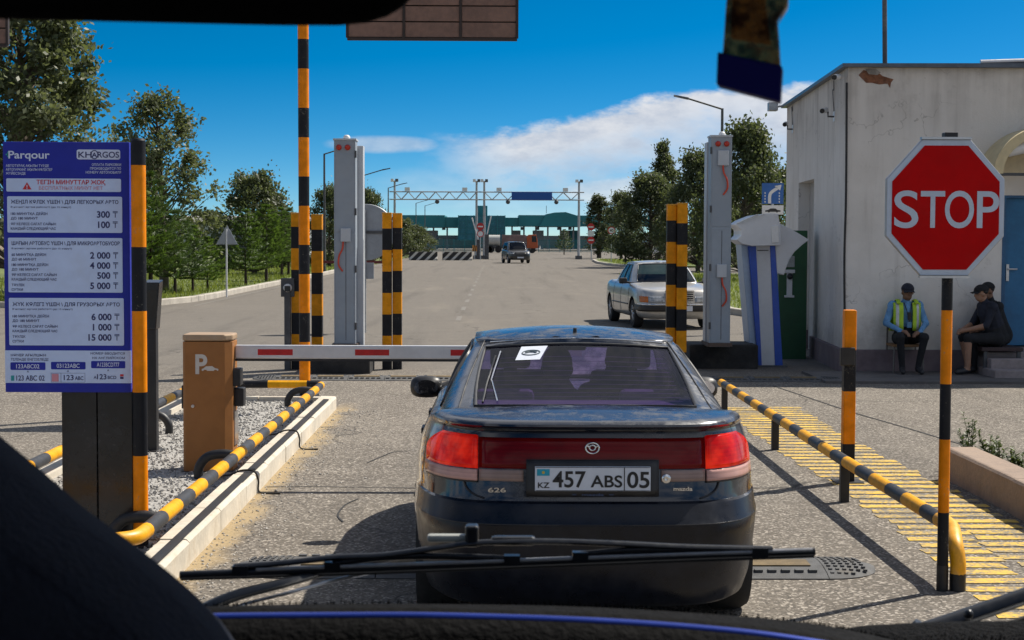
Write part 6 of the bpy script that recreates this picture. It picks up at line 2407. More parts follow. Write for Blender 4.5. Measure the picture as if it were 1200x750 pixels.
def make_car(name, label, loc, rz, P, paint, gl, details=True, group=None, cat='car', lowpoly=False):
    car = Car(P)
    root = car_root(name, label, loc, rz, cat, group)
    root.rotation_euler = (0, 0, 0)
    root.location = (0, 0, 0)
    b = car.body().build('body', paint, root, 38, merge=True)
    cut_arches(b, P)
    car.cabin(root, paint, gl)
    wheels(root, P)
    if details == 'saloon':
        front_details_saloon(car, root, P)
    else:
        for sg in (-1, 1):
            w = P['levels'][3][2]
            zl = P.get('lampz', (.62, .78))
            rows = [[car.front(sg * x, z, .008) for x in rng_(w * .55, w * .90, 6)] for z in rng_(zl[0], zl[1], 3)]
            MB().grid(rows).build('headlamp', mk('headlamp_glass', (.34, .36, .38), .12, .25, var=.35, vs=18, wp=False), root, 60, solid=.02)
            rows = [[car.rear(sg * x, z, .008) for x in rng_(w * .60, w * .92, 6)] for z in rng_(zl[0] + .1, zl[1] + .1, 3)]
            MB().grid(rows).build('tail_lamp', M_brake0, root, 60, solid=.02)
        rows = [[car.front(x, z, .008) for x in rng_(-w * .5, w * .5, 8)] for z in rng_(zl[0] - .03, zl[1] - .03, 3)]
        MB().grid(rows).build('grille', M_trim, root, 60, solid=.02)
        y2 = car.front(0, .45, .02).y
        MB().bx(-.26, .26, y2, y2 + .012, .42, .53).build('number_plate', M_plate, root)
    for sg in (-1, 1):
        p = P['mirror']
        m_ = MB().bx(sg * (p[0] + .02), sg * (p[0] + .20), p[1] - .06, p[1] + .05, p[2] - .06, p[2] + .07).build('door_mirror', P.get('mirror_mat', paint), root, bevel=.03)
        MB().tube([(sg * (p[0] - .1), p[1] + .02, p[2] - .05), (sg * (p[0] + .08), p[1], p[2] - .02)], .022, 8).build('mirror_stalk', M_trim, m_)
        MB().tube([car.side(y_, .50, sg, .004) for y_ in rng_(P['axles'][0] + .45, P['axles'][1] - .45, 8)], .016, 6).build('rub_strip', M_trim, root, 60)
        c_ = P['cabin']
        for yv in (P['axles'][0] + .55, (P['axles'][0] + P['axles'][1]) / 2 + .05, P['axles'][1] - .42):
            pts = [car.side(yv, z, sg, .001) for z in rng_(.34, P['levels'][-2][0], 6)]
            MB().tube(pts, .005, 6).build('door_seam', M_trim, root, 60)
    MB().bx(-.6, .6, c_['r0'] + .9, c_['f0'] - 1.15, P['ztop'][2][1] - .12, c_['h'] - .26).build('seats', M_inner, root, bevel=.05)
    localise(root)
    for o in root.children:
        for ch in o.children:
            ch.matrix_parent_inverse = Matrix()
    root.location = loc
    root.rotation_euler = (0, 0, rz)
    return root


M_brake0 = lamp_mat('unlit_tail_lamp', (.25, .01, .01), 0)
PB = dict(
    n=7.5, crown=.03, zwarp=.55,
    levels=[(.22, .12, .74, 4.60), (.27, .06, .82, 4.66), (.34, .02, .855, 4.69), (.45, 0, .870, 4.70), (.55, .0, .872, 4.69), (.66, .01, .870, 4.665), (.78, .02, .858, 4.63), (.86, .03, .84, 4.60), (.90, .05, .82, 4.57), (.925, .10, .79, 4.52)],
    ztop=[(0, .93), (.9, .98), (1.2, .96), (3.0, .94), (3.3, .955), (4.0, .90), (4.7, .83)],
    cabin=dict(n=7, w0=.765, w1=.575, r0=.95, r1=1.55, f0=3.42, f1=2.72, h=1.385, crown=.03, arch=.03, bulge=.03, rearq=(.80, .84), frontq=(.87, .88), sidep=[(-.52, -.04), (.02, .52)]),
    wr=.31, axles=(.98, 3.78), track=.755, mirror=(.83, 3.12, 1.0))
M_silver = car_paint('silver_paint', (.50, .49, .47), dust=.25, dcol=(.36, .33, .29), metal=.45, rough=.32)
PB['mirror_mat'] = M_trim
gl_wind = glass('green_tint_glass', (.20, .28, .28), .03, .02, .5)
fr_ = G(796, 386)
ang = R(180 + 6.0)
front_c = Vector((fr_.x, fr_.y - .1, 0))
dirv = Vector((-math.sin(ang), math.cos(ang), 0))
loc = front_c - dirv * 4.70
make_car('saloon', 'silver boxy saloon with amber indicators parked behind the twin columns', loc, ang, PB, M_silver, gl_wind, 'saloon')

# dark SUV coming down the road
PS = dict(
    n=6, crown=.03, zwarp=.7, lampz=(.78, .95),
    levels=[(.28, .12, .80, 4.60), (.34, .04, .88, 4.66), (.45, .0, .91, 4.70), (.62, .0, .925, 4.71), (.80, .01, .92, 4.69), (.98, .03, .90, 4.64), (1.05, .05, .88, 4.58), (1.09, .10, .85, 4.5)],
    ztop=[(0, 1.10), (1.0, 1.10), (2.0, 1.08), (3.2, 1.06), (3.5, 1.06), (4.7, .94)],
    cabin=dict(n=7, w0=.82, w1=.66, r0=.12, r1=.45, f0=3.62, f1=2.85, h=1.70, crown=.03, arch=.03, bulge=.03, rearq=(.80, .84), frontq=(.87, .88), sidep=[(-.80, -.45), (-.40, .05), (.10, .58)]),
    wr=.36, axles=(.95, 3.72), track=.79, mirror=(.90, 3.3, 1.14))
M_darkcar = car_paint('dark_blue_black_paint', (.006, .007, .009), dust=.08, metal=0, rough=.4)
gl_dark = glass('dark_tint_glass', (.06, .07, .08), .02, .02, .45)
c = G(610, 308.7)
ang = R(180 + 9)
dirv = Vector((-math.sin(ang), math.cos(ang), 0))
make_car('suv', 'black off-road car driving towards the barrier under the far gantry', Vector((c.x, c.y, 0)) - dirv * 4.7, ang, PS, M_darkcar, gl_dark, True)

# parked cars far right and left
PW = dict(PB)
PW['mirror'] = (.83, 3.12, 1.0)
M_whitecar = car_paint('white_car_paint', (.70, .70, .70), dust=.12, dcol=(.5, .48, .45), metal=0, rough=.3)
M_greencar = car_paint('green_car_paint', (.03, .10, .11), dust=.15)
M_greycar = car_paint('grey_car_paint', (.24, .25, .27), dust=.15)
PW['mirror_mat'] = M_whitecar
c = G(769, 299.5)
make_car('parked_car', 'white saloon parked side on beyond the grass behind the pine bush', Vector((c.x + 2.0, c.y, 0)), R(90), PW, M_whitecar, gl_dark, True, 'cars parked far right')
c = G(757, 298.5)
PS2 = dict(PS)
make_car('parked_car', 'dark green estate parked beside the white saloon beyond the grass', Vector((c.x + 1.5, c.y + 4, 0)), R(100), PS2, M_greencar, gl_dark, True, 'cars parked far right')
c = G(701, 293)
make_car('parked_car', 'white car parked far off behind the no entry signs', Vector((c.x - 1, c.y, 0)), R(-100), PW, M_whitecar, gl_dark, True, 'cars parked far right')
c = G(709, 293.5)
make_car('parked_car', 'dark car parked beside the far white car by the limit sign', Vector((c.x, c.y + 3, 0)), R(170), PS2, M_darkcar, gl_dark, True, 'cars parked far right')
c = G(622, 294.5)
make_car('far_car', 'white car partly hidden behind the approaching black car', Vector((c.x + 1.5, c.y, 0)), R(75), PW, M_whitecar, gl_dark, True)

# lorry with orange cab before the terminal
YL = 232.0
a, b = D(596, 273, YL), D(617, 291, YL)
root = thing('lorry', 'lorry with orange cab and grey trailer in front of the terminal', 'truck', ((a.x + b.x) / 2, YL, 0))
M_orange = mk('lorry_orange', (.42, .085, .02), .45, var=.15, vs=2)
M_trail = mk('trailer_grey', (.20, .13, .12), .6, var=.3, vs=.6)
M_tank = mk('tank_white', (.45, .45, .42), .45, var=.12, vs=1)
xa, xb = D(575, 280, YL).x, D(616, 280, YL).x
MB().bx(xa + 1.6, xb, YL - 1.25, YL + 1.25, 1.15, 2.6).build('trailer', M_trail, root, bevel=.05)
MB().bx(xa + 1.6, xb + 2, YL - 1.1, YL + 1.1, .75, 1.15).build('chassis', M_dkgrey, root)
x0_, x1_ = D(617, 280, YL).x, D(630, 280, YL).x
zt_ = D(622, 275, YL).z
cb = MB().prism([(x0_, .7), (x1_, .7), (x1_, 1.6), (x1_ - .25, zt_), (x0_ + .3, zt_), (x0_, zt_ - .3)], 'y', YL - 1.25, YL + 1.25).build('cab', M_orange, root, bevel=.06)
MB().prism([(x1_ + .012, 1.65), (x1_ - .22, zt_ - .15), (x1_ - .20, zt_ - .15), (x1_ + .03, 1.65)], 'y', YL - 1.1, YL + 1.1).build('windscreen', M_cabblack, cb)
MB().bx(x1_ - .85, x1_ - .2, YL - 1.27, YL - 1.245, 1.6, zt_ - .2).build('side_window', M_cabblack, cb)
for x_ in (xa + 2.2, xa + 3.4, xb - .4, x1_ - .8):
    for s in (-1, 1):
        MB().lathe([(.3, -.15), (.5, -.15), (.5, .15), (.3, .15)], (x_, YL + s * 1.05, .5), 20, 'y').build('wheel', M_tyre, root, 40)
a = D(560, 280, 238)
root = thing('tank_trailer', 'pale tank trailer standing left of the lorry by the terminal', 'trailer', (a.x + 3, 238, 0))
MB().tube([(D(571, 280, 238).x, 238, 1.75), (D(586, 280, 238).x, 238, 1.75)], .85, 20).build('tank', M_tank, root, 50)
MB().bx(D(571, 280, 238).x, D(586, 280, 238).x, 237, 239, .6, 1.0).build('chassis', M_dkgrey, root)
for px in (572.5, 575.5, 584):
    for s in (-1, 1):
        MB().lathe([(.3, -.15), (.5, -.15), (.5, .15), (.3, .15)], (D(px, 280, 238).x, 238 + s * .95, .5), 20, 'y').build('wheel', M_tyre, root, 40)
# ================================================================== TREES AND PLANTS
M_bark = mk('bark', (.105, .085, .065), .95, var=.35, vs=6, bump=.6, bs=20)
M_bark_d = mk('dark_bark', (.045, .032, .022), .95, var=.35, vs=6, bump=.6, bs=20)
L_poplar = leafmat('poplar_leaf', (.034, .050, .018), (.175, .195, .105), .34, .8)
L_elm = leafmat('elm_leaf', (.024, .044, .012), (.080, .112, .034), .34, .5)
L_pine = leafmat('pine_needle', (.022, .050, .010), (.110, .175, .035), .36, .6)
L_dark = leafmat('dark_leaf', (.030, .044, .018), (.125, .145, .075), .36, .4)
L_weed = leafmat('weed_leaf', (.040, .070, .018), (.105, .135, .045), .35, 2.0)
L_grass = leafmat('grass_blade', (.090, .125, .018), (.220, .250, .055), .40, .4)


def crown_tree(seed, H, z0, rfun, nclump, nleaf, leaf, spread, lean=(0, 0)):
    """returns (trunk mesh builder, crown mesh builder) at the origin"""
    rg = random.Random(seed)
    tr = MB()
    tp = []
    for i in range(7):
        f = i / 6
        tp.append((lean[0] * f * f + rg.uniform(-.06, .06) * f * H * .12, lean[1] * f * f + rg.uniform(-.06, .06) * f * H * .12, H * .93 * f - .15 * (i == 0)))
    base = .022 * H + .03
    tr.tube(bez(tp, 3), [base * (1 - .9 * i / 18) for i in range(19)], 8)

    def on_trunk(z):
        f = max(0, min(1, z / (H * .93)))
        i = min(5, int(f * 6))
        u = f * 6 - i
        return Vector(tp[i]).lerp(Vector(tp[i + 1]), u)
    cr = MB()
    for c in range(nclump):
        f = rg.random() ** .85
        z = z0 + (H - z0) * f
        rr = rfun(f) * (.35 + .72 * rg.random() ** .55)
        a = rg.uniform(0, 2 * math.pi)
        ax = on_trunk(z)
        tip = Vector((ax.x + rr * math.cos(a), ax.y + rr * math.sin(a), z))
        st = on_trunk(max(z0 * .6, z - rr * rg.uniform(.5, 1.0) - .2))
        mid = st.lerp(tip, .55) + Vector((0, 0, -.08 * rr + rg.uniform(-.1, .1)))
        tr.tube([st, mid, tip], [.010 * H * .5 + .012, .018, .006], 5)
        sp = spread * rg.uniform(.65, 1.25)
        out = (tip - ax)
        for k in range(int(nleaf * rg.uniform(.6, 1.3))):
            g = Vector((rg.gauss(0, .42), rg.gauss(0, .42), rg.gauss(0, .36))) * sp
            p = tip + g + out * .06 * rg.random()
            s = leaf * rg.uniform(.6, 1.25)
            nrm = Vector((rg.uniform(-1, 1), rg.uniform(-1, 1), rg.uniform(-.25, 1.2))).normalized()
            u = nrm.orthogonal().normalized()
            u = Matrix.Rotation(rg.uniform(0, 6.28), 3, nrm) @ u
            v = nrm.cross(u)
            cr.add([p - u * s * .5, p + v * s * .32, p + u * s * .55, p - v * s * .32], [(0, 1, 2, 3)])
    return tr, cr


def pine_tree(seed, H, rad):
    rg = random.Random(seed)
    tr, cr = MB(), MB()
    tr.tube([(0, 0, -.1), (.03, .02, H * .5), (0, 0, H * .98)], [.05 * H * .35 + .02, .03, .008], 8)
    nw = 13
    for w in range(nw):
        f = w / (nw - 1)
        z = H * (.21 + .75 * f)
        L = rad * (1 - f) ** .75 * 1.0 + .10
        nb = rg.randint(5, 7)
        for b in range(nb):
            a = 2 * math.pi * (b + rg.uniform(-.3, .3)) / nb + w * .7
            LL = L * rg.uniform(.72, 1.12)
            d = Vector((math.cos(a), math.sin(a), 0))
            p0 = Vector((0, 0, z))
            p1 = p0 + d * LL * .6 + Vector((0, 0, LL * rg.uniform(-.06, .12)))
            p2 = p0 + d * LL + Vector((0, 0, LL * rg.uniform(.12, .42)))
            tr.tube([p0, p1, p2], [.018, .010, .004], 4)
            nt = max(3, int(LL / .11))
            for t in range(nt):
                u = (t + 1) / nt
                p = (p0.lerp(p1, u * 2) if u < .5 else p1.lerp(p2, u * 2 - 1))
                ax = (d + Vector((rg.uniform(-.5, .5), rg.uniform(-.5, .5), rg.uniform(.1, .8)))).normalized()
                for k in range(15):
                    q = (ax + Vector((rg.uniform(-.8, .8), rg.uniform(-.8, .8), rg.uniform(-.5, .8)))).normalized()
                    ln = rg.uniform(.10, .20)
                    s = q.orthogonal().normalized() * rg.uniform(.012, .022)
                    o = p + Vector((rg.uniform(-.05, .05), rg.uniform(-.05, .05), rg.uniform(-.03, .05)))
                    cr.add([o - s, o + s, o + q * ln], [(0, 1, 2)])
    return tr, cr


def tree_thing(name, label, tm, cm, bark, leaf, loc, sc=1.0, rz=0.0, group=None):
    o = thing(name, label, 'tree', loc, rz, group)
    o.scale = (sc, sc, sc) if not isinstance(sc, tuple) else sc
    for nm, me, mt in (('trunk', tm, bark), ('crown', cm, leaf)):
        k = bpy.data.objects.new(nm, me)
        COL.objects.link(k)
        if not me.materials:
            me.materials.append(mt)
        k.parent = o
    return o


def meshes(pair, nm):
    return pair[0].mesh(nm + '_trunk', 60), pair[1].mesh(nm + '_crown')


cone = lambda r0, r1: (lambda f: r0 + (r1 - r0) * f)
egg = lambda r, low=.55: (lambda f: r * (low + (1 - low) * math.sin(math.pi * min(1, f * 1.25 + .12))) * (1 - max(0, f - .72) * 2.2) + .12)
PT_A = meshes(crown_tree(11, 9.8, 1.6, lambda f: 2.75 * (1 - f) ** .62 + .35, 165, 175, .18, .62, (.2, 0)), 'poplar_a')
PT_B = meshes(crown_tree(12, 6.6, 1.2, lambda f: 1.75 * math.sin(math.pi * min(1, .18 + f * .80)) ** .8 + .10, 80, 130, .155, .50, (-.3, 0)), 'poplar_b')
PT_C = meshes(crown_tree(13, 5.0, .4, egg(2.1), 100, 140, .18, .60), 'bush_c')
PT_D = meshes(crown_tree(14, 8.0, .8, egg(3.0), 130, 140, .24, .80), 'round_d')
PT_E = meshes(crown_tree(15, 9.2, .6, lambda f: .85 * math.sin(math.pi * min(1, .15 + f * .83)) ** .6 + .12, 80, 120, .22, .50), 'column_e')
PN_A = meshes(pine_tree(21, 3.6, 1.35), 'pine_a')
PN_B = meshes(pine_tree(22, 3.0, 1.15), 'pine_b')
PN_C = meshes(pine_tree(23, 4.2, 1.6), 'pine_c')


def at(px, yv, z=.12):
    p = D(px, 300, yv)
    return (p.x, yv, z)


TG = 'trees on the left verge'
tree_thing('poplar_tree', 'tall silvery poplar rising behind the price board', *PT_A, M_bark, L_poplar, at(22, 47), 1.0, .4, TG)
tree_thing('poplar_tree', 'airy silvery poplar right of the price board above the pines', *PT_B, M_bark, L_poplar, at(192, 56), 1.0, 1.0, TG)
tree_thing('bushy_tree', 'dense grey green tree behind the triangular sign', *PT_C, M_bark, L_dark, at(298, 82), (1.0, 1.0, .98), .3, TG)
tree_thing('bushy_tree', 'tree crown behind the left portal tower', *PT_C, M_bark, L_dark, at(386, 105), (.8, .8, 1.0), 1.2, TG)
tree_thing('bushy_tree', 'small tree showing behind the round sign back', *PT_C, M_bark, L_dark, at(434, 110), (.62, .62, .98), 4.2, TG)
tree_thing('bushy_tree', 'low green tree left of the twin columns near the gantry', *PT_C, M_bark, L_elm, at(470, 165), (.9, .9, .75), 3.0, TG)
tree_thing('bushy_tree', 'low green shrub tree by the gantry left leg', *PT_C, M_bark, L_elm, at(487, 172), (1.0, 1.0, .62), 5.0, TG)
tree_thing('bushy_tree', 'distant dark tree top peeping over the warehouse roof', *PT_D, M_bark, L_dark, at(232, 215), (.55, .55, .66), 0, 'far trees')
tree_thing('bushy_tree', 'distant dark tree top above the left end of warehouse', *PT_D, M_bark, L_dark, at(244, 225), (.5, .5, .68), 2, 'far trees')
PG = 'young pines on the left verge'
pines = [(176, 50, PN_C, .92, 'young pine closest to the price board pole'), (205, 52, PN_B, .90, 'young pine second from the price board pole'), (226, 53.5, PN_A, .62, 'slim young pine left of the triangular sign'),
         (243, 55, PN_B, .62, 'small young pine touching the triangular sign'), (152, 49, PN_A, 1.0, 'young pine mostly hidden by the price board'), (120, 50, PN_C, .8, 'young pine hidden by the price board middle'), (168, 58, PN_A, 1.1, 'taller pine behind the young pines'),
         (288, 62, PN_C, .70, 'dark young pine right of the triangular sign'), (312, 68, PN_A, .90, 'young pine standing right of the grey green tree'), (330, 76, PN_C, .78, 'young pine left of the striped mast'), (338, 80, PN_B, 1.1, 'young pine just behind the striped mast')]
for i, (px, yv, pm, sc, lb) in enumerate(pines):
    tree_thing('pine_tree', lb, *pm, M_bark_d, L_pine, at(px, yv), sc, i * 1.3, PG)
RG = 'trees right of the road'
tree_thing('poplar_tree', 'narrow columnar poplar rising above the right trees', *PT_E, M_bark, L_dark, at(780, 118), (.9, .9, .98), 0, RG)
tree_thing('round_tree', 'broad dark tree behind the silver saloon and striped columns', *PT_D, M_bark, L_dark, at(762, 112), (.86, .86, .77), .5, RG)
tree_thing('round_tree', 'broad dark tree left of the right portal tower', *PT_D, M_bark, L_dark, at(818, 95), (.72, .72, .84), 1.5, RG)
tree_thing('round_tree', 'tall leafy tree between right portal tower and gatehouse', *PT_D, M_bark, L_poplar, at(872, 74), (.70, .70, .86), 2.5, RG)
tree_thing('round_tree', 'leafy tree half hidden by the gatehouse corner', *PT_D, M_bark, L_poplar, at(908, 84), (.7, .7, .66), 3.3, RG)
tree_thing('round_tree', 'dark low tree beyond the grass between tower and kiosk', *PT_D, M_bark, L_elm, at(850, 100), (.7, .7, .6), 4.4, RG)
tree_thing('poplar_tree', 'far poplar standing beside the no entry signs', *PT_E, M_bark, L_dark, at(702, 172), (1.15, 1.15, .72), 1, RG)
tree_thing('round_tree', 'far round tree between the far poplar and the pine bush', *PT_D, M_bark, L_dark, at(728, 165), (.72, .72, .80), 2, RG)
tree_thing('pine_tree', 'bushy green pine on the grass island behind the limit sign', *PN_C, M_bark_d, L_pine, at(733, 122), (1.0, 1.0, .80), .7, RG)
tree_thing('pine_tree', 'small far pine in front of the terminal canopy', *PN_B, M_bark_d, L_pine, at(661, 210, 0), 1.1, .7, RG)

# grass as blades on the verges
def grass_patch(poly_fn, n, seed, name, label, z):
    rg = random.Random(seed)
    mb = MB()
    for i in range(n):
        x, y = poly_fn(rg)
        k = .6 + .8 * mnoise.noise(Vector((x * .6, y * .25, 0)))
        h = max(.04, rg.uniform(.05, .15) * (.6 + k))
        a = rg.uniform(0, 6.28)
        w = rg.uniform(.010, .025)
        l = rg.uniform(-.08, .08)
        mb.add([(x - w * math.cos(a), y - w * math.sin(a), z - .01), (x + w * math.cos(a), y + w * math.sin(a), z - .01), (x + l, y + l * .6, z + h)], [(0, 1, 2)])
    o = mb.build(name, L_grass)
    o['kind'] = 'stuff'
    tag(o, label, 'grass')


def gl_fn(rg):
    y = 45 + 70 * rg.random() ** 1.9
    return -9.4 - (14 if y < 70 else 8) * rg.random() ** 1.1 - max(0, 48 - y) * .5, y


def gr_fn(rg):
    y = 39 + 46 * rg.random()
    return 6.4 + 6 * rg.random() + (1.2 if y < 42 else 0), y


def gr2_fn(rg):
    return 9.2 + 8 * rg.random(), 117 + 32 * rg.random()


grass_patch(gl_fn, 26000, 3, 'grass', 'green and dry grass covering the verge under the left trees', .13)
grass_patch(gr_fn, 9000, 4, 'grass', 'grass growing on the verge behind the right portal tower', .12)
grass_patch(gr2_fn, 5000, 5, 'grass', 'grass covering the far island under the pine bush', .12)


# weeds behind the concrete edging
def weed(seed, loc, h, label):
    rg = random.Random(seed)
    o = thing('weed', label, 'plant', loc)
    st, lf = MB(), MB()
    for s in range(rg.randint(4, 6)):
        a = rg.uniform(0, 6.28)
        hh = h * rg.uniform(.55, 1.05)
        d = Vector((math.cos(a), math.sin(a), 0)) * hh * rg.uniform(.05, .35)
        p = [Vector((loc[0], loc[1], loc[2] - .02)), Vector(loc) + d * .4 + Vector((0, 0, hh * .5)), Vector(loc) + d + Vector((0, 0, hh))]
        q = bez(p, 6)
        st.tube(q, [.005 * (1 - .7 * i / 12) for i in range(13)], 5)
        for i, c in enumerate(q[2:]):
            for k in range(3):
                b = rg.uniform(0, 6.28)
                dd = Vector((math.cos(b), math.sin(b), rg.uniform(.1, .8))).normalized()
                L = rg.uniform(.035, .075) * (1.2 - .6 * i / 11)
                sd = dd.cross(Vector((0, 0, 1))).normalized() * L * .22
                lf.add([c, c + dd * L * .45 + sd, c + dd * L, c + dd * L * .45 - sd], [(0, 1, 2, 3)])
    st.build('stem', mk('weed_stem', (.10, .12, .05), .8), o)
    lf.build('leaves', L_weed, o)


rg = random.Random(9)
ws = [(1137, 541, .40, 'tall leafy weed at the far end of the concrete edging'), (1128, 538, .22, 'short weed beside the tall weed on the edging'), (1158, 546, .27, 'bushy low weed behind the edging'), (1172, 551, .24, 'spreading weed behind the second edging stone'),
      (1186, 556, .22, 'low weed near the frame end of the edging'), (1196, 560, .20, 'dry low weed past the spreading weed'), (1165, 540, .16, 'small weed behind the bushy low weed'), (1205, 552, .2, 'weed furthest along the soil bed')]
for i, (px, py, h, lb) in enumerate(ws):
    p = G(px, py, .09)
    weed(40 + i, (max(p.x, 3.92), p.y, .09), h, lb)
# ================================================================== PEOPLE
def skin_mat(name, col):
    return mk(name, col, .6, var=.12, vs=20, wp=False)


M_skin_d = skin_mat('brown_skin', (.20, .105, .065))
M_skin_l = skin_mat('tan_skin', (.33, .18, .115))
M_cloth_blue = mk('light_blue_cloth', (.12, .28, .50), .85, var=.3, vs=9, bump=1.0, bs=14, wp=False)
M_cloth_black = mk('black_cloth', (.012, .013, .016), .9, var=.4, vs=9, bump=1.0, bs=14, wp=False)
M_cloth_navy = mk('navy_cloth', (.016, .019, .032), .9, var=.4, vs=9, bump=1.0, bs=14, wp=False)
M_vest = mk('hi_vis_yellow', (.42, .62, .035), .7, var=.12, vs=8, wp=False)
M_silverband = mk('silver_band', (.55, .56, .58), .4, .3, wp=False)
M_hair = mk('dark_hair', (.010, .008, .007), .6, var=.3, vs=40, wp=False)
M_shoe = mk('shoe_dark', (.020, .020, .023), .6, var=.3, wp=False)


def capsule(mb, a, b, ra, rb, n=12):
    a, b = Vector(a), Vector(b)
    mb.tube([a, b], [ra, rb], n)
    mb.sphere(a, ra, n=n, m=8)
    mb.sphere(b, rb, n=n, m=8)


def fuse(mb, voxel):
    """one continuous skin over overlapping volumes"""
    me = mb.mesh('fuse')
    o = bpy.data.objects.new('fuse', me)
    COL.objects.link(o)
    md = o.modifiers.new('r', 'REMESH')
    md.mode = 'VOXEL'
    md.voxel_size = voxel
    sm = o.modifiers.new('s', 'SMOOTH')
    sm.iterations = 3
    sm.factor = .5
    dg = bpy.context.evaluated_depsgraph_get()
    dg.update()
    new = bpy.data.meshes.new_from_object(o.evaluated_get(dg))
    bpy.data.objects.remove(o)
    new.polygons.foreach_set('use_smooth', [True] * len(new.polygons))
    return new


def person(label, loc, rz, J, cloth, skin, top, legs, sleeve, legcover, voxel=.011, extra=None, group=None):
    """J: joints in the person's own frame (facing -y). sleeve / legcover: how far down the limb the cloth reaches (0..2, 1 = elbow / knee)"""
    mb = MB()
    segs = []          # (a, b, material index)

    def limb(a, b, ra, rb, mi):
        capsule(mb, J[a] if isinstance(a, str) else a, J[b] if isinstance(b, str) else b, ra, rb)
        segs.append((Vector(J[a] if isinstance(a, str) else a), Vector(J[b] if isinstance(b, str) else b), mi, max(ra, rb)))
    # torso
    limb('pelvis', 'waist', .155, .145, 2)
    limb('waist', 'chest', .145, .155, 1)
    for s in ('l', 'r'):
        limb('chest', 'sh_' + s, .125, .078, 1)
        limb('sh_' + s, 'el_' + s, .062, .047, 1 if sleeve >= .5 else 0)
        limb('el_' + s, 'wr_' + s, .044, .031, 1 if sleeve >= 1.5 else 0)
        limb('pelvis', 'hip_' + s, .13, .105, 2)
        limb('hip_' + s, 'kn_' + s, .092, .066, 2)
        limb('kn_' + s, 'an_' + s, .060, .042, 2 if legcover >= 1.5 else 0)
        # hand: palm and five fingers
        wr, hd = Vector(J['wr_' + s]), Vector(J['ha_' + s])
        d = (hd - wr).normalized()
        side = d.cross(Vector((0, 0, 1)))
        side = side.normalized() if side.length > .1 else Vector((1, 0, 0))
        up = side.cross(d).normalized()
        pal = wr + d * .07
        limb(tuple(wr), tuple(pal), .030, .036, 0)
        for k, (off, L) in enumerate(((-.028, .062), (-.009, .072), (.010, .068), (.028, .052))):
            r0 = pal + side * off + d * .015
            r1 = r0 + d * L * .55 - up * .012
            r2 = r1 + d * L * .35 - up * .030
            limb(tuple(r0), tuple(r1), .0115, .0105, 0)
            limb(tuple(r1), tuple(r2), .0105, .009, 0)
        t0 = wr + d * .03 + side * .03 * (1 if s == 'l' else -1)
        t1 = t0 + d * .035 + side * .03 * (1 if s == 'l' else -1) - up * .008
        limb(tuple(t0), tuple(t1), .013, .011, 0)
        limb(tuple(t1), tuple(t1 + d * .028 - up * .008), .011, .009, 0)
        # foot
        an, to = Vector(J['an_' + s]), Vector(J['to_' + s])
        capsule(mb, an + Vector((0, 0, -.03)), to, .046, .036)
        segs.append((an + Vector((0, 0, -.04)), to, 3, .05))
    limb('chest', 'neck', .095, .058, 1)
    limb('neck', 'headc', .055, .060, 0)
    h = Vector(J['headc'])
    fd = Vector(J['look']).normalized()
    sd = Vector((fd.y, -fd.x, 0)).normalized()
    up = sd.cross(fd).normalized()
    if up.z < 0:
        up = -up

    def ell(c, a, b, cc):
        vs, fs = [], []
        n, m = 16, 12
        for i in range(m + 1):
            th = math.pi * i / m
            for k in range(n):
                p_ = 2 * math.pi * k / n
                q = sd * (a * math.sin(th) * math.cos(p_)) + fd * (b * math.sin(th) * math.sin(p_)) + up * (cc * math.cos(th))
                vs.append(c + q)
        for i in range(m):
            for k in range(n):
                k2 = (k + 1) % n
                fs.append((i * n + k, (i + 1) * n + k, (i + 1) * n + k2, i * n + k2))
        mb.add(vs, fs)
    ell(h + up * .030, .077, .094, .090)
    ell(h + fd * .020 - up * .045, .058, .066, .062)
    ell(h + fd * .095 - up * .012, .013, .020, .024)          # nose
    ell(h + fd * .078 - up * .058, .026, .014, .010)          # lips
    for q in (-1, 1):
        ell(h + sd * .078 * q - up * .005, .012, .020, .030)   # ears
        ell(h + fd * .074 + sd * .030 * q + up * .030, .022, .012, .008)  # brow
    segs.append((h - up * .05, h + up * .06, 0, .10))
    me = fuse(mb, voxel)
    for mt in (skin, top, legs, M_shoe):
        me.materials.append(mt)
    for p in me.polygons:
        c = p.center
        best, bi = 1e9, 0
        for (a, b, mi, r) in segs:
            ab = b - a
            t = max(0, min(1, (c - a).dot(ab) / max(ab.length_squared, 1e-9)))
            dd = (c - (a + ab * t)).length - r * .8
            if dd < best:
                best, bi = dd, mi
        p.material_index = bi
    root = thing('person', label, 'person', loc, rz, group)
    o = bpy.data.objects.new('body', me)
    COL.objects.link(o)
    o.parent = root
    # eyes
    for q in (-1, 1):
        e = MB().sphere(h + fd * .080 + sd * .030 * q + up * .016, .009, n=10, m=6).build('eye', M_black, None, 60)
        e.parent = root
    return root, h, fd, sd, up


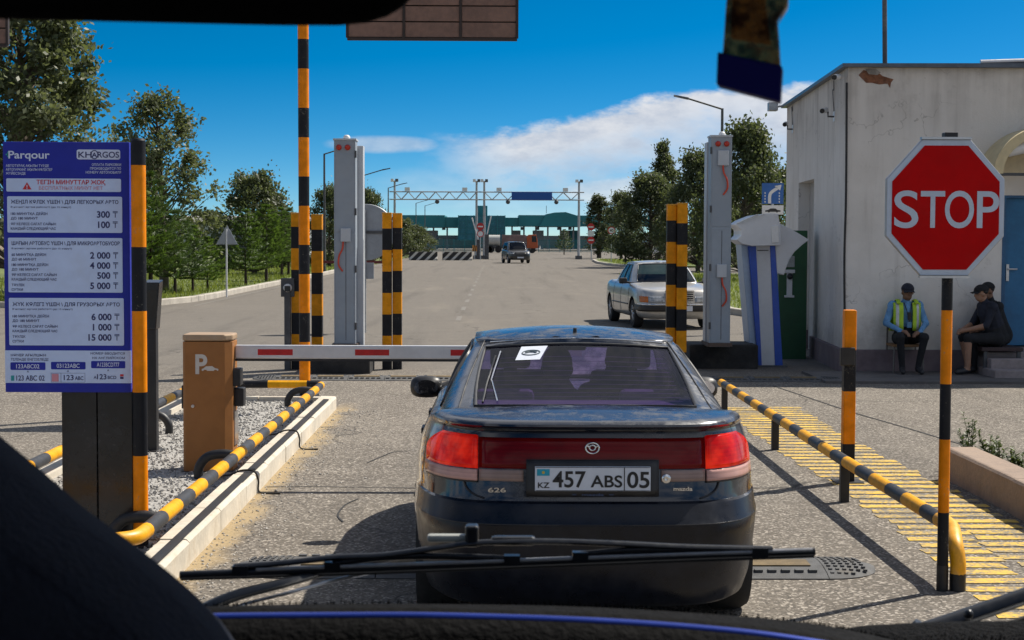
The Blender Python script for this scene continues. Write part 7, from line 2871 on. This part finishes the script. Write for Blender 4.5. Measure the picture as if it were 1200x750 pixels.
def cap_on(root, h, fd, sd, up, mat, tilt=.0):
    """baseball cap: crown of panels and a curved peak"""
    mb = MB()
    rows = []
    for i in range(9):
        th = math.pi / 2 * i / 8
        rows.append([h + up * .048 + sd * (.088 * math.cos(th) * math.cos(a)) + fd * (.105 * math.cos(th) * math.sin(a) - .004) + up * (.088 * math.sin(th)) for a in [2 * math.pi * k / 20 for k in range(21)]])
    mb.grid(rows)
    c = mb.build('cap', mat, None, 60, solid=.006)
    c.parent = root
    rows = []
    for i in range(6):
        f = i / 5
        rows.append([h + up * (.052 - .018 * f - .012 * abs(u) ** 2 * (1 + f)) + fd * (.075 * math.cos(u * 1.1) + .085 * f * (1 - .35 * u * u)) + sd * (.084 * math.sin(u * 1.15)) for u in [-1 + 2 * k / 12 for k in range(13)]])
    p = MB().grid(rows).build('peak', mat, None, 60, solid=.006)
    p.parent = c
    rows = []
    for i in range(4):
        th = -.55 * i / 3
        rows.append([h + up * .05 + sd * (.084 * math.cos(th) * math.cos(a)) + fd * (.100 * math.cos(th) * math.sin(a)) + up * (.085 * math.sin(th)) for a in [math.pi + math.pi * k / 12 for k in range(13)]])
    hr = MB().grid(rows).build('hair', M_hair, None, 60, solid=.008)
    hr.parent = root
    return c


# seated man in the high-visibility vest
pf = G(1067, 441)
fl = .035
yv_ = pf.y
J = dict(pelvis=(0, .16, .50), waist=(0, .15, .66), chest=(0, .13, .87), neck=(0, .10, 1.02), headc=(0.01, .055, 1.135), look=(.05, -1, -.12),
         sh_l=(.185, .12, .945), sh_r=(-.185, .12, .945), el_l=(.265, .0, .70), el_r=(-.295, .05, .70), wr_l=(.115, -.215, .575), wr_r=(-.135, -.20, .60), ha_l=(.02, -.30, .565), ha_r=(-.05, -.29, .575),
         hip_l=(.095, .10, .49), hip_r=(-.095, .10, .49), kn_l=(.165, -.32, .52), kn_r=(-.175, -.30, .52), an_l=(.10, -.24, .10), an_r=(-.12, -.22, .10), to_l=(.115, -.40, .038), to_r=(-.145, -.38, .038))
sc_ = D(1067, 331, yv_).z / 1.30
root, h, fd, sd, up = person('seated guard in yellow safety vest, light blue shirt and dark cap', (pf.x, yv_ + .22, fl), 0, J, None, M_skin_d, M_cloth_blue, M_cloth_black, 2, 2)
cap_on(root, h, fd, sd, up, M_cloth_navy)
guard = root
# vest: two front panels and a back, following the chest
vs = MB()


def chest_shell(x0, x1, z0, z1, r=.006):
    rows = []
    for i in range(7):
        z = z0 + (z1 - z0) * i / 6
        f = (z - .60) / .38
        row = []
        for k in range(7):
            x = x0 + (x1 - x0) * k / 6
            wx = .170 + .02 * f
            dep = .168 * math.sqrt(max(.04, 1 - (x / .235) ** 2)) * (1.0 if f < .8 else 1 - (f - .8) * 1.3)
            row.append((x, .135 - dep - .014, z))
        rows.append(row)
    return rows


for sg in (-1, 1):
    a = MB().grid(chest_shell(sg * .065, sg * .195, .60, .995)).build('vest_panel', M_vest, None, 60, solid=.008)
    a.parent = guard
    b = MB().grid([[(x, y - .006, z) for x, y, z in r_] for r_ in chest_shell(sg * .125, sg * .165, .60, .99)]).build('reflective_band', M_silverband, None, 60, solid=.003)
    b.parent = a
rows = [[(x, .145 + .150 * math.sqrt(max(.05, 1 - (x / .24) ** 2)), z) for x in rng_(-.20, .20, 8)] for z in rng_(.58, 1.0, 6)]
a = MB().grid(rows).build('vest_back', M_vest, None, 60, solid=.008)
a.parent = guard
for sg in (-1, 1):
    a = MB().tube(bez([(sg * .13, -.02, .985), (sg * .125, .08, 1.035), (sg * .13, .22, .99)], 5), .030, 8, flat=.35).build('vest_shoulder', M_vest, None, 60)
    a.parent = guard
ly = MB().tube(bez([(-.05, .02, 1.0), (-.015, -.045, .86), (.01, -.06, .72)], 6), .006, 6)
ly.tube(bez([(.06, .02, 1.0), (.035, -.045, .86), (.015, -.06, .72)], 6), .006, 6)
a = ly.build('lanyard', M_black, None, 60)
a.parent = guard
a = MB().bx(-.02, .045, -.070, -.058, .64, .725).build('id_badge', mk('badge_blue', (.08, .22, .38), .4, wp=False), None, bevel=.004)
a.parent = guard
a = MB().bx(-.012, .04, -.066, -.045, .755, .86).build('radio', M_black, None, bevel=.006)
a.parent = guard

# chair under the guard
ch = thing('chair', 'plain wooden chair carrying the guard in the yellow vest', 'chair', (pf.x, yv_ + .22, fl))
M_wood = mk('chair_wood', (.26, .14, .06), .6, var=.3, vs=10, wp=False)
M_legm = mk('chair_metal', (.16, .15, .14), .5, .4, wp=False)
for (nm, args, mt) in (('seat', (-.22, .22, -.10, .34, .37, .405), M_wood), ('backrest', (-.20, .20, .335, .36, .58, .82), M_wood)):
    a = MB().bx(*args).build(nm, mt, None, bevel=.01)
    a.parent = ch
for (x, y) in ((-.20, -.08), (.20, -.08), (-.20, .33), (.20, .33)):
    a = MB().tube([(x, y, .38 if y < 0 else .82), (x * 1.06, y * (1.25 if y < 0 else 1.03), -.005)], .013, 8).build('leg', M_legm, None, 60)
    a.parent = ch

# two men in black sitting by the steps
pb_ = G(1143, 441)
seat_y = CY - .38
J2 = dict(pelvis=(0, .12, .52), waist=(0, .08, .66), chest=(0, -.02, .88), neck=(0, -.075, 1.02), headc=(0, -.125, 1.125), look=(0, -1, -.08),
          sh_l=(.175, -.03, .945), sh_r=(-.175, -.03, .945), el_l=(.215, -.14, .69), el_r=(-.215, -.16, .69), wr_l=(.085, -.36, .625), wr_r=(-.075, -.37, .615), ha_l=(.005, -.455, .60), ha_r=(.01, -.46, .60),
          hip_l=(.095, .08, .50), hip_r=(-.095, .08, .50), kn_l=(.13, -.37, .515), kn_r=(-.12, -.34, .515), an_l=(.11, -.36, .09), an_r=(-.12, -.24, .09), to_l=(.12, -.52, .035), to_r=(-.13, -.40, .035))
px1 = D(1148, 400, seat_y).x
root, h, fd, sd, up = person('man in black t-shirt, shorts and cap sitting with clasped hands by the steps', (px1 + .10, seat_y - .10, fl), R(-82), J2, None, M_skin_l, M_cloth_navy, M_cloth_black, 1, 1)
cap_on(root, h, fd, sd, up, M_cloth_black)
J3 = dict(J2)
J3.update(pelvis=(0, .14, .53), headc=(0, -.10, 1.155), neck=(0, -.06, 1.04), look=(.12, -1, -.05), wr_l=(.16, -.33, .62), ha_l=(.14, -.42, .60), el_l=(.25, -.10, .70), wr_r=(-.12, -.36, .60), ha_r=(-.10, -.45, .585))
root, h, fd, sd, up = person('man in black clothes and cap sitting half hidden behind his companion', (px1 + .24, seat_y + .16, fl), R(-76), J3, None, M_skin_d, M_cloth_black, M_cloth_black, 1, 2)
cap_on(root, h, fd, sd, up, M_cloth_black)
bn = thing('bench', 'low dark bench under the two men in black beside the steps', 'bench', (px1 + .2, seat_y + .05, fl))
MB().bx(px1 - .06, px1 + .52, seat_y - .32, CY - .06, fl + .33, fl + .385).build('seat', mk('bench_top', (.05, .03, .03), .7, var=.3), bn, bevel=.008)
for (x, y) in ((px1, seat_y - .27), (px1 + .47, seat_y - .27), (px1, CY - .13), (px1 + .47, CY - .13)):
    MB().bx(x - .025, x + .025, y - .025, y + .025, .02, fl + .335).build('leg', M_dkgrey, bn)

# people inside the black sedan: heads and shoulders against the windscreen
for (x, y, z, lb, s) in ((-.10, 1.75, .92, 'slim passenger sitting in the middle of the black sedan seen through its rear window', .92), (.30, 2.30, .93, 'broad driver sitting in the front of the black sedan seen through its rear window', 1.12)):
    mb = MB()
    capsule(mb, (0, 0, .0), (0, 0, .10), .15 * s, .12 * s)
    for sg in (-1, 1):
        capsule(mb, (0, 0, .08), (sg * .17 * s, 0, .05), .085, .07)
        capsule(mb, (sg * .17 * s, 0, .05), (sg * .21 * s, .08, -.02), .06, .05)
    capsule(mb, (0, 0, .10), (0, .01, .20), .055, .055)
    mb.sphere((0, .02, .255), .082, .098, .118)
    mb.sphere((0, .11, .235), .014, .02, .022)
    for sg in (-1, 1):
        mb.sphere((sg * .082, .02, .245), .014, .02, .03)
    me = fuse(mb, .012)
    me.materials.append(M_cloth_black)
    o = thing('person', lb, 'person', (XCAR + x, YCAR + y, z))
    b = bpy.data.objects.new('body', me)
    COL.objects.link(b)
    b.parent = o
    hr = MB().sphere((0, .005, .275), .088, .102, .115).build('hair', M_hair, None, 60)
    hr.parent = o
# ================================================================== THE VAN THE PICTURE IS TAKEN FROM
M_dash = mk('dash_black', (.0025, .0025, .003), .9, spec=.12, var=.3, vs=20, bump=.4, bs=160)
M_dash_skysheen = mk('dash_sky_sheen', (.02, .05, .34), .22, .5, var=.1, vs=3, coat=.6)  # blue of the reflected sky put into the lip's base colour
M_mat = mk('dash_mat', (.006, .006, .0065), .95, spec=.1, var=.5, vs=60, bump=.9, bs=220)
M_visor = mk('visor_vinyl', (.0025, .0025, .0025), .9, spec=.1, var=.2, vs=12, bump=.2, bs=200)
M_seat = mk('seat_cloth', (.014, .017, .027), .95, spec=.12, var=.25, vs=8, bump=.35, bs=240)
M_vanpaint = mk('van_paint', (.20, .21, .23), .35, .3, var=.06, vs=2)
M_wiper = mk('wiper_black', (.010, .011, .014), .32, var=.25, vs=20, dust=.12, dcol=(.06, .06, .06), dscale=14)
M_wrub = mk('wiper_rubber', (.010, .010, .011), .6, var=.3, vs=20)
van = thing('van', 'dark interior of the van with wipers, dashboard, visor and seat edge', 'van', (0, -1.0, 0))
# shell: floor, sides, nose, roof and pillars (outside the view, carries the rest)
sh = MB()
sh.bx(-.95, .95, -3.2, 1.55, .32, .40)
sh.bx(-.95, -.90, -3.2, 1.55, .40, 1.28)
sh.bx(.90, .95, -3.2, 1.55, .40, 1.28)
sh.bx(-.95, .95, -3.25, -3.2, .32, 2.2)
sh.build('lower_shell', M_vanpaint, van)
ns = MB().prism([(1.55, .36), (2.12, .36), (2.16, .75), (2.02, 1.06), (1.72, 1.24), (1.55, 1.27)], 'x', -.93, .93).build('nose', M_vanpaint, van, bevel=.04)
MB().bx(-.95, .95, -3.2, 1.02, 2.16, 2.22).build('roof', M_vanpaint, van, bevel=.02)
for sg in (-1, 1):
    MB().tube([(sg * .90, 1.62, 1.26), (sg * .88, 1.0, 2.18)], .045, 10).build('pillar', M_dash, van, 60)
    for yv in (-.9, -3.1):
        MB().bx(sg * .90 - .03, sg * .90 + .03, yv - .06, yv + .06, 1.26, 2.18).build('pillar', M_dash, van)
for yv in (1.45, -2.3):
    for sg in (-1, 1):
        w = MB().lathe([(.2, -.1), (.33, -.1), (.345, -.06), (.345, .06), (.33, .1), (.2, .1)], (sg * .82, yv, .345), 28, 'x').build('wheel', M_tyre, van, 40)
        MB().lathe([(.205, -.07), (.205, .07)], (sg * .82, yv, .345), 20, 'x').build('rim', M_rim, w, 40)


# dashboard: long dark shelf with a fuzzy crest and a glossy lip nearer the eye, coloured with the sky's blue reflection
def crest(y_, pts):
    return bez([D(px, py, y_) for px, py in pts], 8)


top_px = [(-260, 728), (-60, 722), (120, 716), (235, 711), (400, 708), (560, 708.5), (700, 712), (850, 721), (950, 731), (1020, 744), (1090, 762), (1180, 790)]
lip_px = [(-260, 737), (-60, 731), (120, 724), (235, 719), (400, 717.5), (520, 718), (700, 724), (850, 735), (950, 748), (1020, 762), (1090, 783), (1180, 815)]
c1 = crest(1.20, [(a_, b_ + 4.5) for a_, b_ in top_px])
c2 = crest(1.06, lip_px)
rows = [[p + Vector((0, .16, -.10)) for p in c1], [p + Vector((0, .05, -.014)) for p in c1], c1, [p + Vector((0, -.05, -.006)) for p in c1], c2, [p + Vector((0, -.02, -.012)) for p in c2], [p + Vector((0, -.05, -.10)) for p in c2], [p + Vector((0, -.05, -.35)) for p in c2]]
dash = MB().grid(rows).build('dashboard', M_dash, van, 60, solid=.006)
MB().tube([p + Vector((0, -.004, -.0035)) for p in c2], .0048, 10).build('glossy_lip', M_dash_skysheen, dash, 60)
# pile of the dash mat along the crest
fz = MB()
rg = random.Random(5)
for i in range(5200):
    k = rg.uniform(0, len(c1) - 1.001)
    j = int(k)
    p = c1[j].lerp(c1[j + 1], k - j) + Vector((0, rg.uniform(-.045, .03), -.003))
    q = Vector((rg.uniform(-.4, .4), rg.uniform(-.5, .3), 1)).normalized() * rg.uniform(.002, .0050)
    s = Vector((.0006, 0, 0))
    fz.add([p - s, p + s, p + q], [(0, 1, 2)])
o = fz.build('mat_pile', M_mat, dash)
o['kind'] = 'stuff'
# passenger side mat, lower and farther
m1 = crest(1.34, [(900, 764), (960, 752), (1010, 741), (1060, 737.5), (1120, 735), (1200, 734), (1300, 735), (1420, 740)])
rows = [[p + Vector((0, .10, -.05)) for p in m1], [p + Vector((0, .02, -.003)) for p in m1], m1, [p + Vector((0, -.12, -.012)) for p in m1], [p + Vector((0, -.22, -.08)) for p in m1], [p + Vector((0, -.24, -.36)) for p in m1]]
dm = MB().grid(rows).build('dash_mat', M_mat, van, 60, solid=.006)
fz = MB()
for i in range(5200):
    k = rg.uniform(0, len(m1) - 1.001)
    j = int(k)
    p = m1[j].lerp(m1[j + 1], k - j) + Vector((0, rg.uniform(-.12, .015), -.004))
    q = Vector((rg.uniform(-.5, .5), rg.uniform(-.5, .3), 1)).normalized() * rg.uniform(.003, .008)
    s = Vector((.0008, 0, 0))
    fz.add([p - s, p + s, p + q], [(0, 1, 2)])
o = fz.build('mat_pile', M_mat, dm)
o['kind'] = 'stuff'
MB().bx(-.90, .90, 1.02, 1.55, .40, 1.26).build('bulkhead', M_dash, van)
sup = MB()
for x in (-.62, .30, .60):
    sup.bx(x - .04, x + .04, 1.10, 1.20, 1.2, D(700, 760, 1.15).z - .05)
sup.build('dash_bracket', M_dash, van)

# sun visor
vp = [(-420, 18), (-200, 20), (0, 23.5), (200, 28.5), (330, 31.5), (395, 31.5), (428, 28), (452, 20), (470, 8), (484, -8), (490, -40), (490, -110), (-420, -110)]
yv_ = .80
vis = MB()
pts = [D(px, py, yv_) for px, py in vp]
vis.add([tuple(p + Vector((0, (p.z - 2.0) * .55, 0))) for p in pts] + [tuple(p + Vector((0, (p.z - 2.0) * .55 + .022, .006))) for p in pts],
        [tuple(range(len(pts))), tuple(range(2 * len(pts) - 1, len(pts) - 1, -1))] + [(i, i + len(pts), (i + 1) % len(pts) + len(pts), (i + 1) % len(pts)) for i in range(len(pts))])
vz = vis.build('sun_visor', M_visor, van, bevel=.006)
MB().tube([D(300, -60, .82), Vector((D(300, -60, .82).x, .80, 2.165))], .008, 8).build('visor_hinge', M_visor, vz)
MB().tube([D(-150, -60, .82), Vector((D(-150, -60, .82).x, .80, 2.165))], .008, 8).build('visor_hinge', M_visor, vz)

# front seat: the rounded shoulder of its backrest
sp_ = [(-320, 330), (-200, 390), (-90, 464), (0, 536), (40, 570), (75, 601), (120, 634), (160, 664), (200, 697), (228, 724), (256, 756), (300, 830), (330, 940)]
ys_ = .74
prof = bez([D(px, py, ys_) for px, py in sp_], 6)
bottom = [Vector((p.x, ys_, 1.0)) for p in prof]
rows = []
for (dy, shrink) in ((.10, .05), (.085, .022), (.05, .006), (.0, 0), (-.05, .006), (-.085, .022), (-.10, .05)):
    rows.append([Vector((p.x - shrink * .6, ys_ + dy, p.z - shrink)) for p in prof])
sm = MB().grid(rows)
sm.grid([rows[-1], [Vector((p.x - .03, ys_ - .11, 1.05)) for p in prof]])
sm.grid([rows[0], [Vector((p.x - .03, ys_ + .11, 1.05)) for p in prof]])
seat = sm.build('seat_back', M_seat, van, 60)
MB().tube([p + Vector((-.012, -.055, -.008)) for p in prof], .004, 6).build('seat_piping', M_seat, seat, 60)
xs_ = prof[0].x
MB().bx(xs_ - .15, prof[-1].x - .02, .55, 1.02, .72, 1.1).build('seat_cushion', M_seat, van, bevel=.05)
MB().bx(xs_ - .1, prof[-1].x - .08, .58, .98, .40, .73).build('seat_base', M_dash, van)

# wipers on the outside of the screen
YWp = 1.64


def W(px, py, dy=0.0):
    return D(px, py, YWp + dy)


wip = MB().tube([W(211, 674), W(300, 671), W(420, 667), W(560, 661.5), W(700, 656), W(830, 650.5), W(955, 646.5)], [.0042, .0046, .0046, .0046, .0046, .0046, .0042], 8).build('wiper', M_wiper, van, 60)
MB().tube([W(212, 677.5), W(420, 671), W(700, 660), W(954, 650.5)], .0028, 6).build('blade_rubber', M_wrub, wip, 60)
MB().tube([W(300, 667.6, -.003), W(560, 658.4, -.003), W(700, 653, -.003), W(952, 644.2, -.003)], .0021, 6).build('blade_spine', mk('steel_highlight_grey', (.30, .30, .31), .35, .0, var=.2, vs=30), wip, 60)  # non-metal pale grey: the spine's metallic highlight put into the colour
MB().tube(bez([W(275, 664), W(330, 660), W(395, 653), W(450, 650.5), W(520, 641), W(560, 636), W(640, 634.5), W(720, 637), W(800, 641), W(860, 642.5), W(905, 643.5)], 5), .0046, 8, flat=.7).build('bridge_bar', M_wiper, wip, 60)
MB().tube(bez([W(390, 661), W(430, 655), W(480, 652), W(540, 652.5), W(600, 655)], 5), .0035, 8).build('claw_bar', M_wiper, wip, 60)
MB().tube(bez([W(680, 650), W(730, 645.5), W(790, 644), W(850, 645), W(890, 648.5)], 5), .0035, 8).build('claw_bar', M_wiper, wip, 60)
for (px, py) in ((282, 667), (390, 663), (600, 655), (680, 651), (890, 646)):
    MB().bx(*[v for v in (W(px, py).x - .008, W(px, py).x + .008, YWp - .006, YWp + .006, W(px, py).z - .006, W(px, py).z + .004)]).build('claw', M_wiper, wip)
arm_pts = bez([W(225, 722, -.02), W(270, 700, -.02), W(330, 684, -.015), W(385, 669, .012), W(430, 660, .014), W(480, 651, .014)], 5)
ar = MB().tube(arm_pts, [.0125 - .008 * i / (len(arm_pts) - 1) for i in range(len(arm_pts))], 8, flat=.55).build('wiper_arm', M_wiper, van, 60)
MB().tube([p + Vector((.004, -.006, -.009)) for p in arm_pts[4:24]], .0018, 6).build('arm_spring', M_alu, ar, 60)
# washer hose and clip
MB().bx(W(500, 633).x, W(556, 633).x, YWp + .004, YWp + .016, W(530, 637).z, W(530, 628).z).build('washer_nozzle', mk('nozzle_grey', (.35, .36, .33), .5, var=.15), wip, bevel=.003)
MB().bx(W(545, 633).x, W(561, 633).x, YWp - .004, YWp + .016, W(545, 641).z, W(545, 616).z).build('adapter', M_wiper, wip, bevel=.003)
MB().bx(W(575, 633).x, W(628, 633).x, YWp - .002, YWp + .012, W(600, 640).z, W(600, 629).z).build('hinge_cover', M_wiper, wip, bevel=.004)
# foot of the arm down to the nose
foot = W(225, 722, -.02)
MB().tube([foot, foot + Vector((-.06, -.005, -.06)), foot + Vector((-.08, 0, -.36))], [.014, .018, .022], 10).build('arm_pivot', M_wiper, ar, 60)
arm2 = bez([W(1085, 738, -.10), W(1130, 723, -.10), W(1200, 699, -.10), W(1290, 668, -.10), W(1400, 640, -.08)], 5)
w2 = MB().tube(arm2, .013, 8, flat=.6).build('wiper_arm', M_wiper, van, 60)
MB().tube([p + Vector((.01, .004, -.022)) for p in arm2], .005, 8).build('blade_rubber', M_wrub, w2, 60)
p = W(1135, 720, -.12)
MB().sphere(p, .005, n=10, m=6).build('bolt', M_wiper, w2, 60)
MB().tube([arm2[0], arm2[0] + Vector((-.05, .02, -.06)), arm2[0] + Vector((-.06, .05, -.36))], [.014, .018, .022], 10).build('arm_pivot', M_wiper, w2, 60)

# ------------------------------------------------------------------ scent bottle hanging from the mirror stem
yb = .86
root = thing('scent_bottle', 'small amber glass scent bottle with navy cap hanging upside down', 'air freshener', D(878, 100, yb))


def ring(px0, px1, py0, py1, dep):
    """slanted rectangle of the bottle between two pixels, with depth"""
    a, b = D(px0, py0, yb), D(px1, py1, yb)
    sk = Vector((dep * .25, 0, -.0))
    return [a + Vector((0, -dep, 0)) - sk * .6, b + Vector((0, -dep, 0)) - sk * .6, b + Vector((0, dep, 0)) + sk, a + Vector((0, dep, 0)) + sk]


def loft(rings, name, mat, par, bevel=0.0):
    n = len(rings[0])
    vs = [p for r_ in rings for p in r_]
    fs = [tuple(range(n)), tuple(range(len(vs) - 1, len(vs) - n - 1, -1))]
    for i in range(len(rings) - 1):
        for k in range(n):
            k2 = (k + 1) % n
            fs.append((i * n + k, i * n + k2, (i + 1) * n + k2, (i + 1) * n + k))
    return MB().add(vs, fs).build(name, mat, par, 50, bevel=bevel)


def amber():
    m, t, b = base_mat('amber_glass')
    c = coords(t, True)
    n = t.noise(c, 95, 3)
    t.put(b.inputs['Base Color'], t.mix(t.ramp(n, .38, .62), (.05, .018, .010), (.42, .20, .06)))
    b.inputs['Roughness'].default_value = .08
    b.inputs['Transmission Weight'].default_value = .55
    b.inputs['IOR'].default_value = 1.2
    b.inputs['Coat Weight'].default_value = .4
    return m


M_amber = amber()
loft([ring(855, 925, -60, -52, .007), ring(853, 927, -25, -15, .008), ring(851.5, 922, 0, 9, .008), ring(850, 911, 18, 27, .008), ring(848.5, 913, 42, 52, .008), ring(846.5, 914.5, 66, 80, .008)], 'flask', M_amber, root, .0012)
loft([ring(863, 890, -50, -47, .004), ring(858, 896, 0, 5, .006), ring(856, 902, 45, 52, .006)], 'scent_oil', mk('scent_oil', (.06, .018, .010), .3, var=.5, vs=60), root)
loft([ring(841, 916.5, 63, 79.5, .010), ring(839.5, 914, 101, 121, .010)], 'cap', mk('navy_cap', (.004, .005, .13), .5, spec=.15, var=.1), root, .001)
MB().tube([D(890, -56, yb), Vector((D(892, -100, yb).x, yb, 2.10)), Vector((D(892, -100, yb).x, yb - .14, 2.165))], .0012, 6).build('cord', M_black, root)
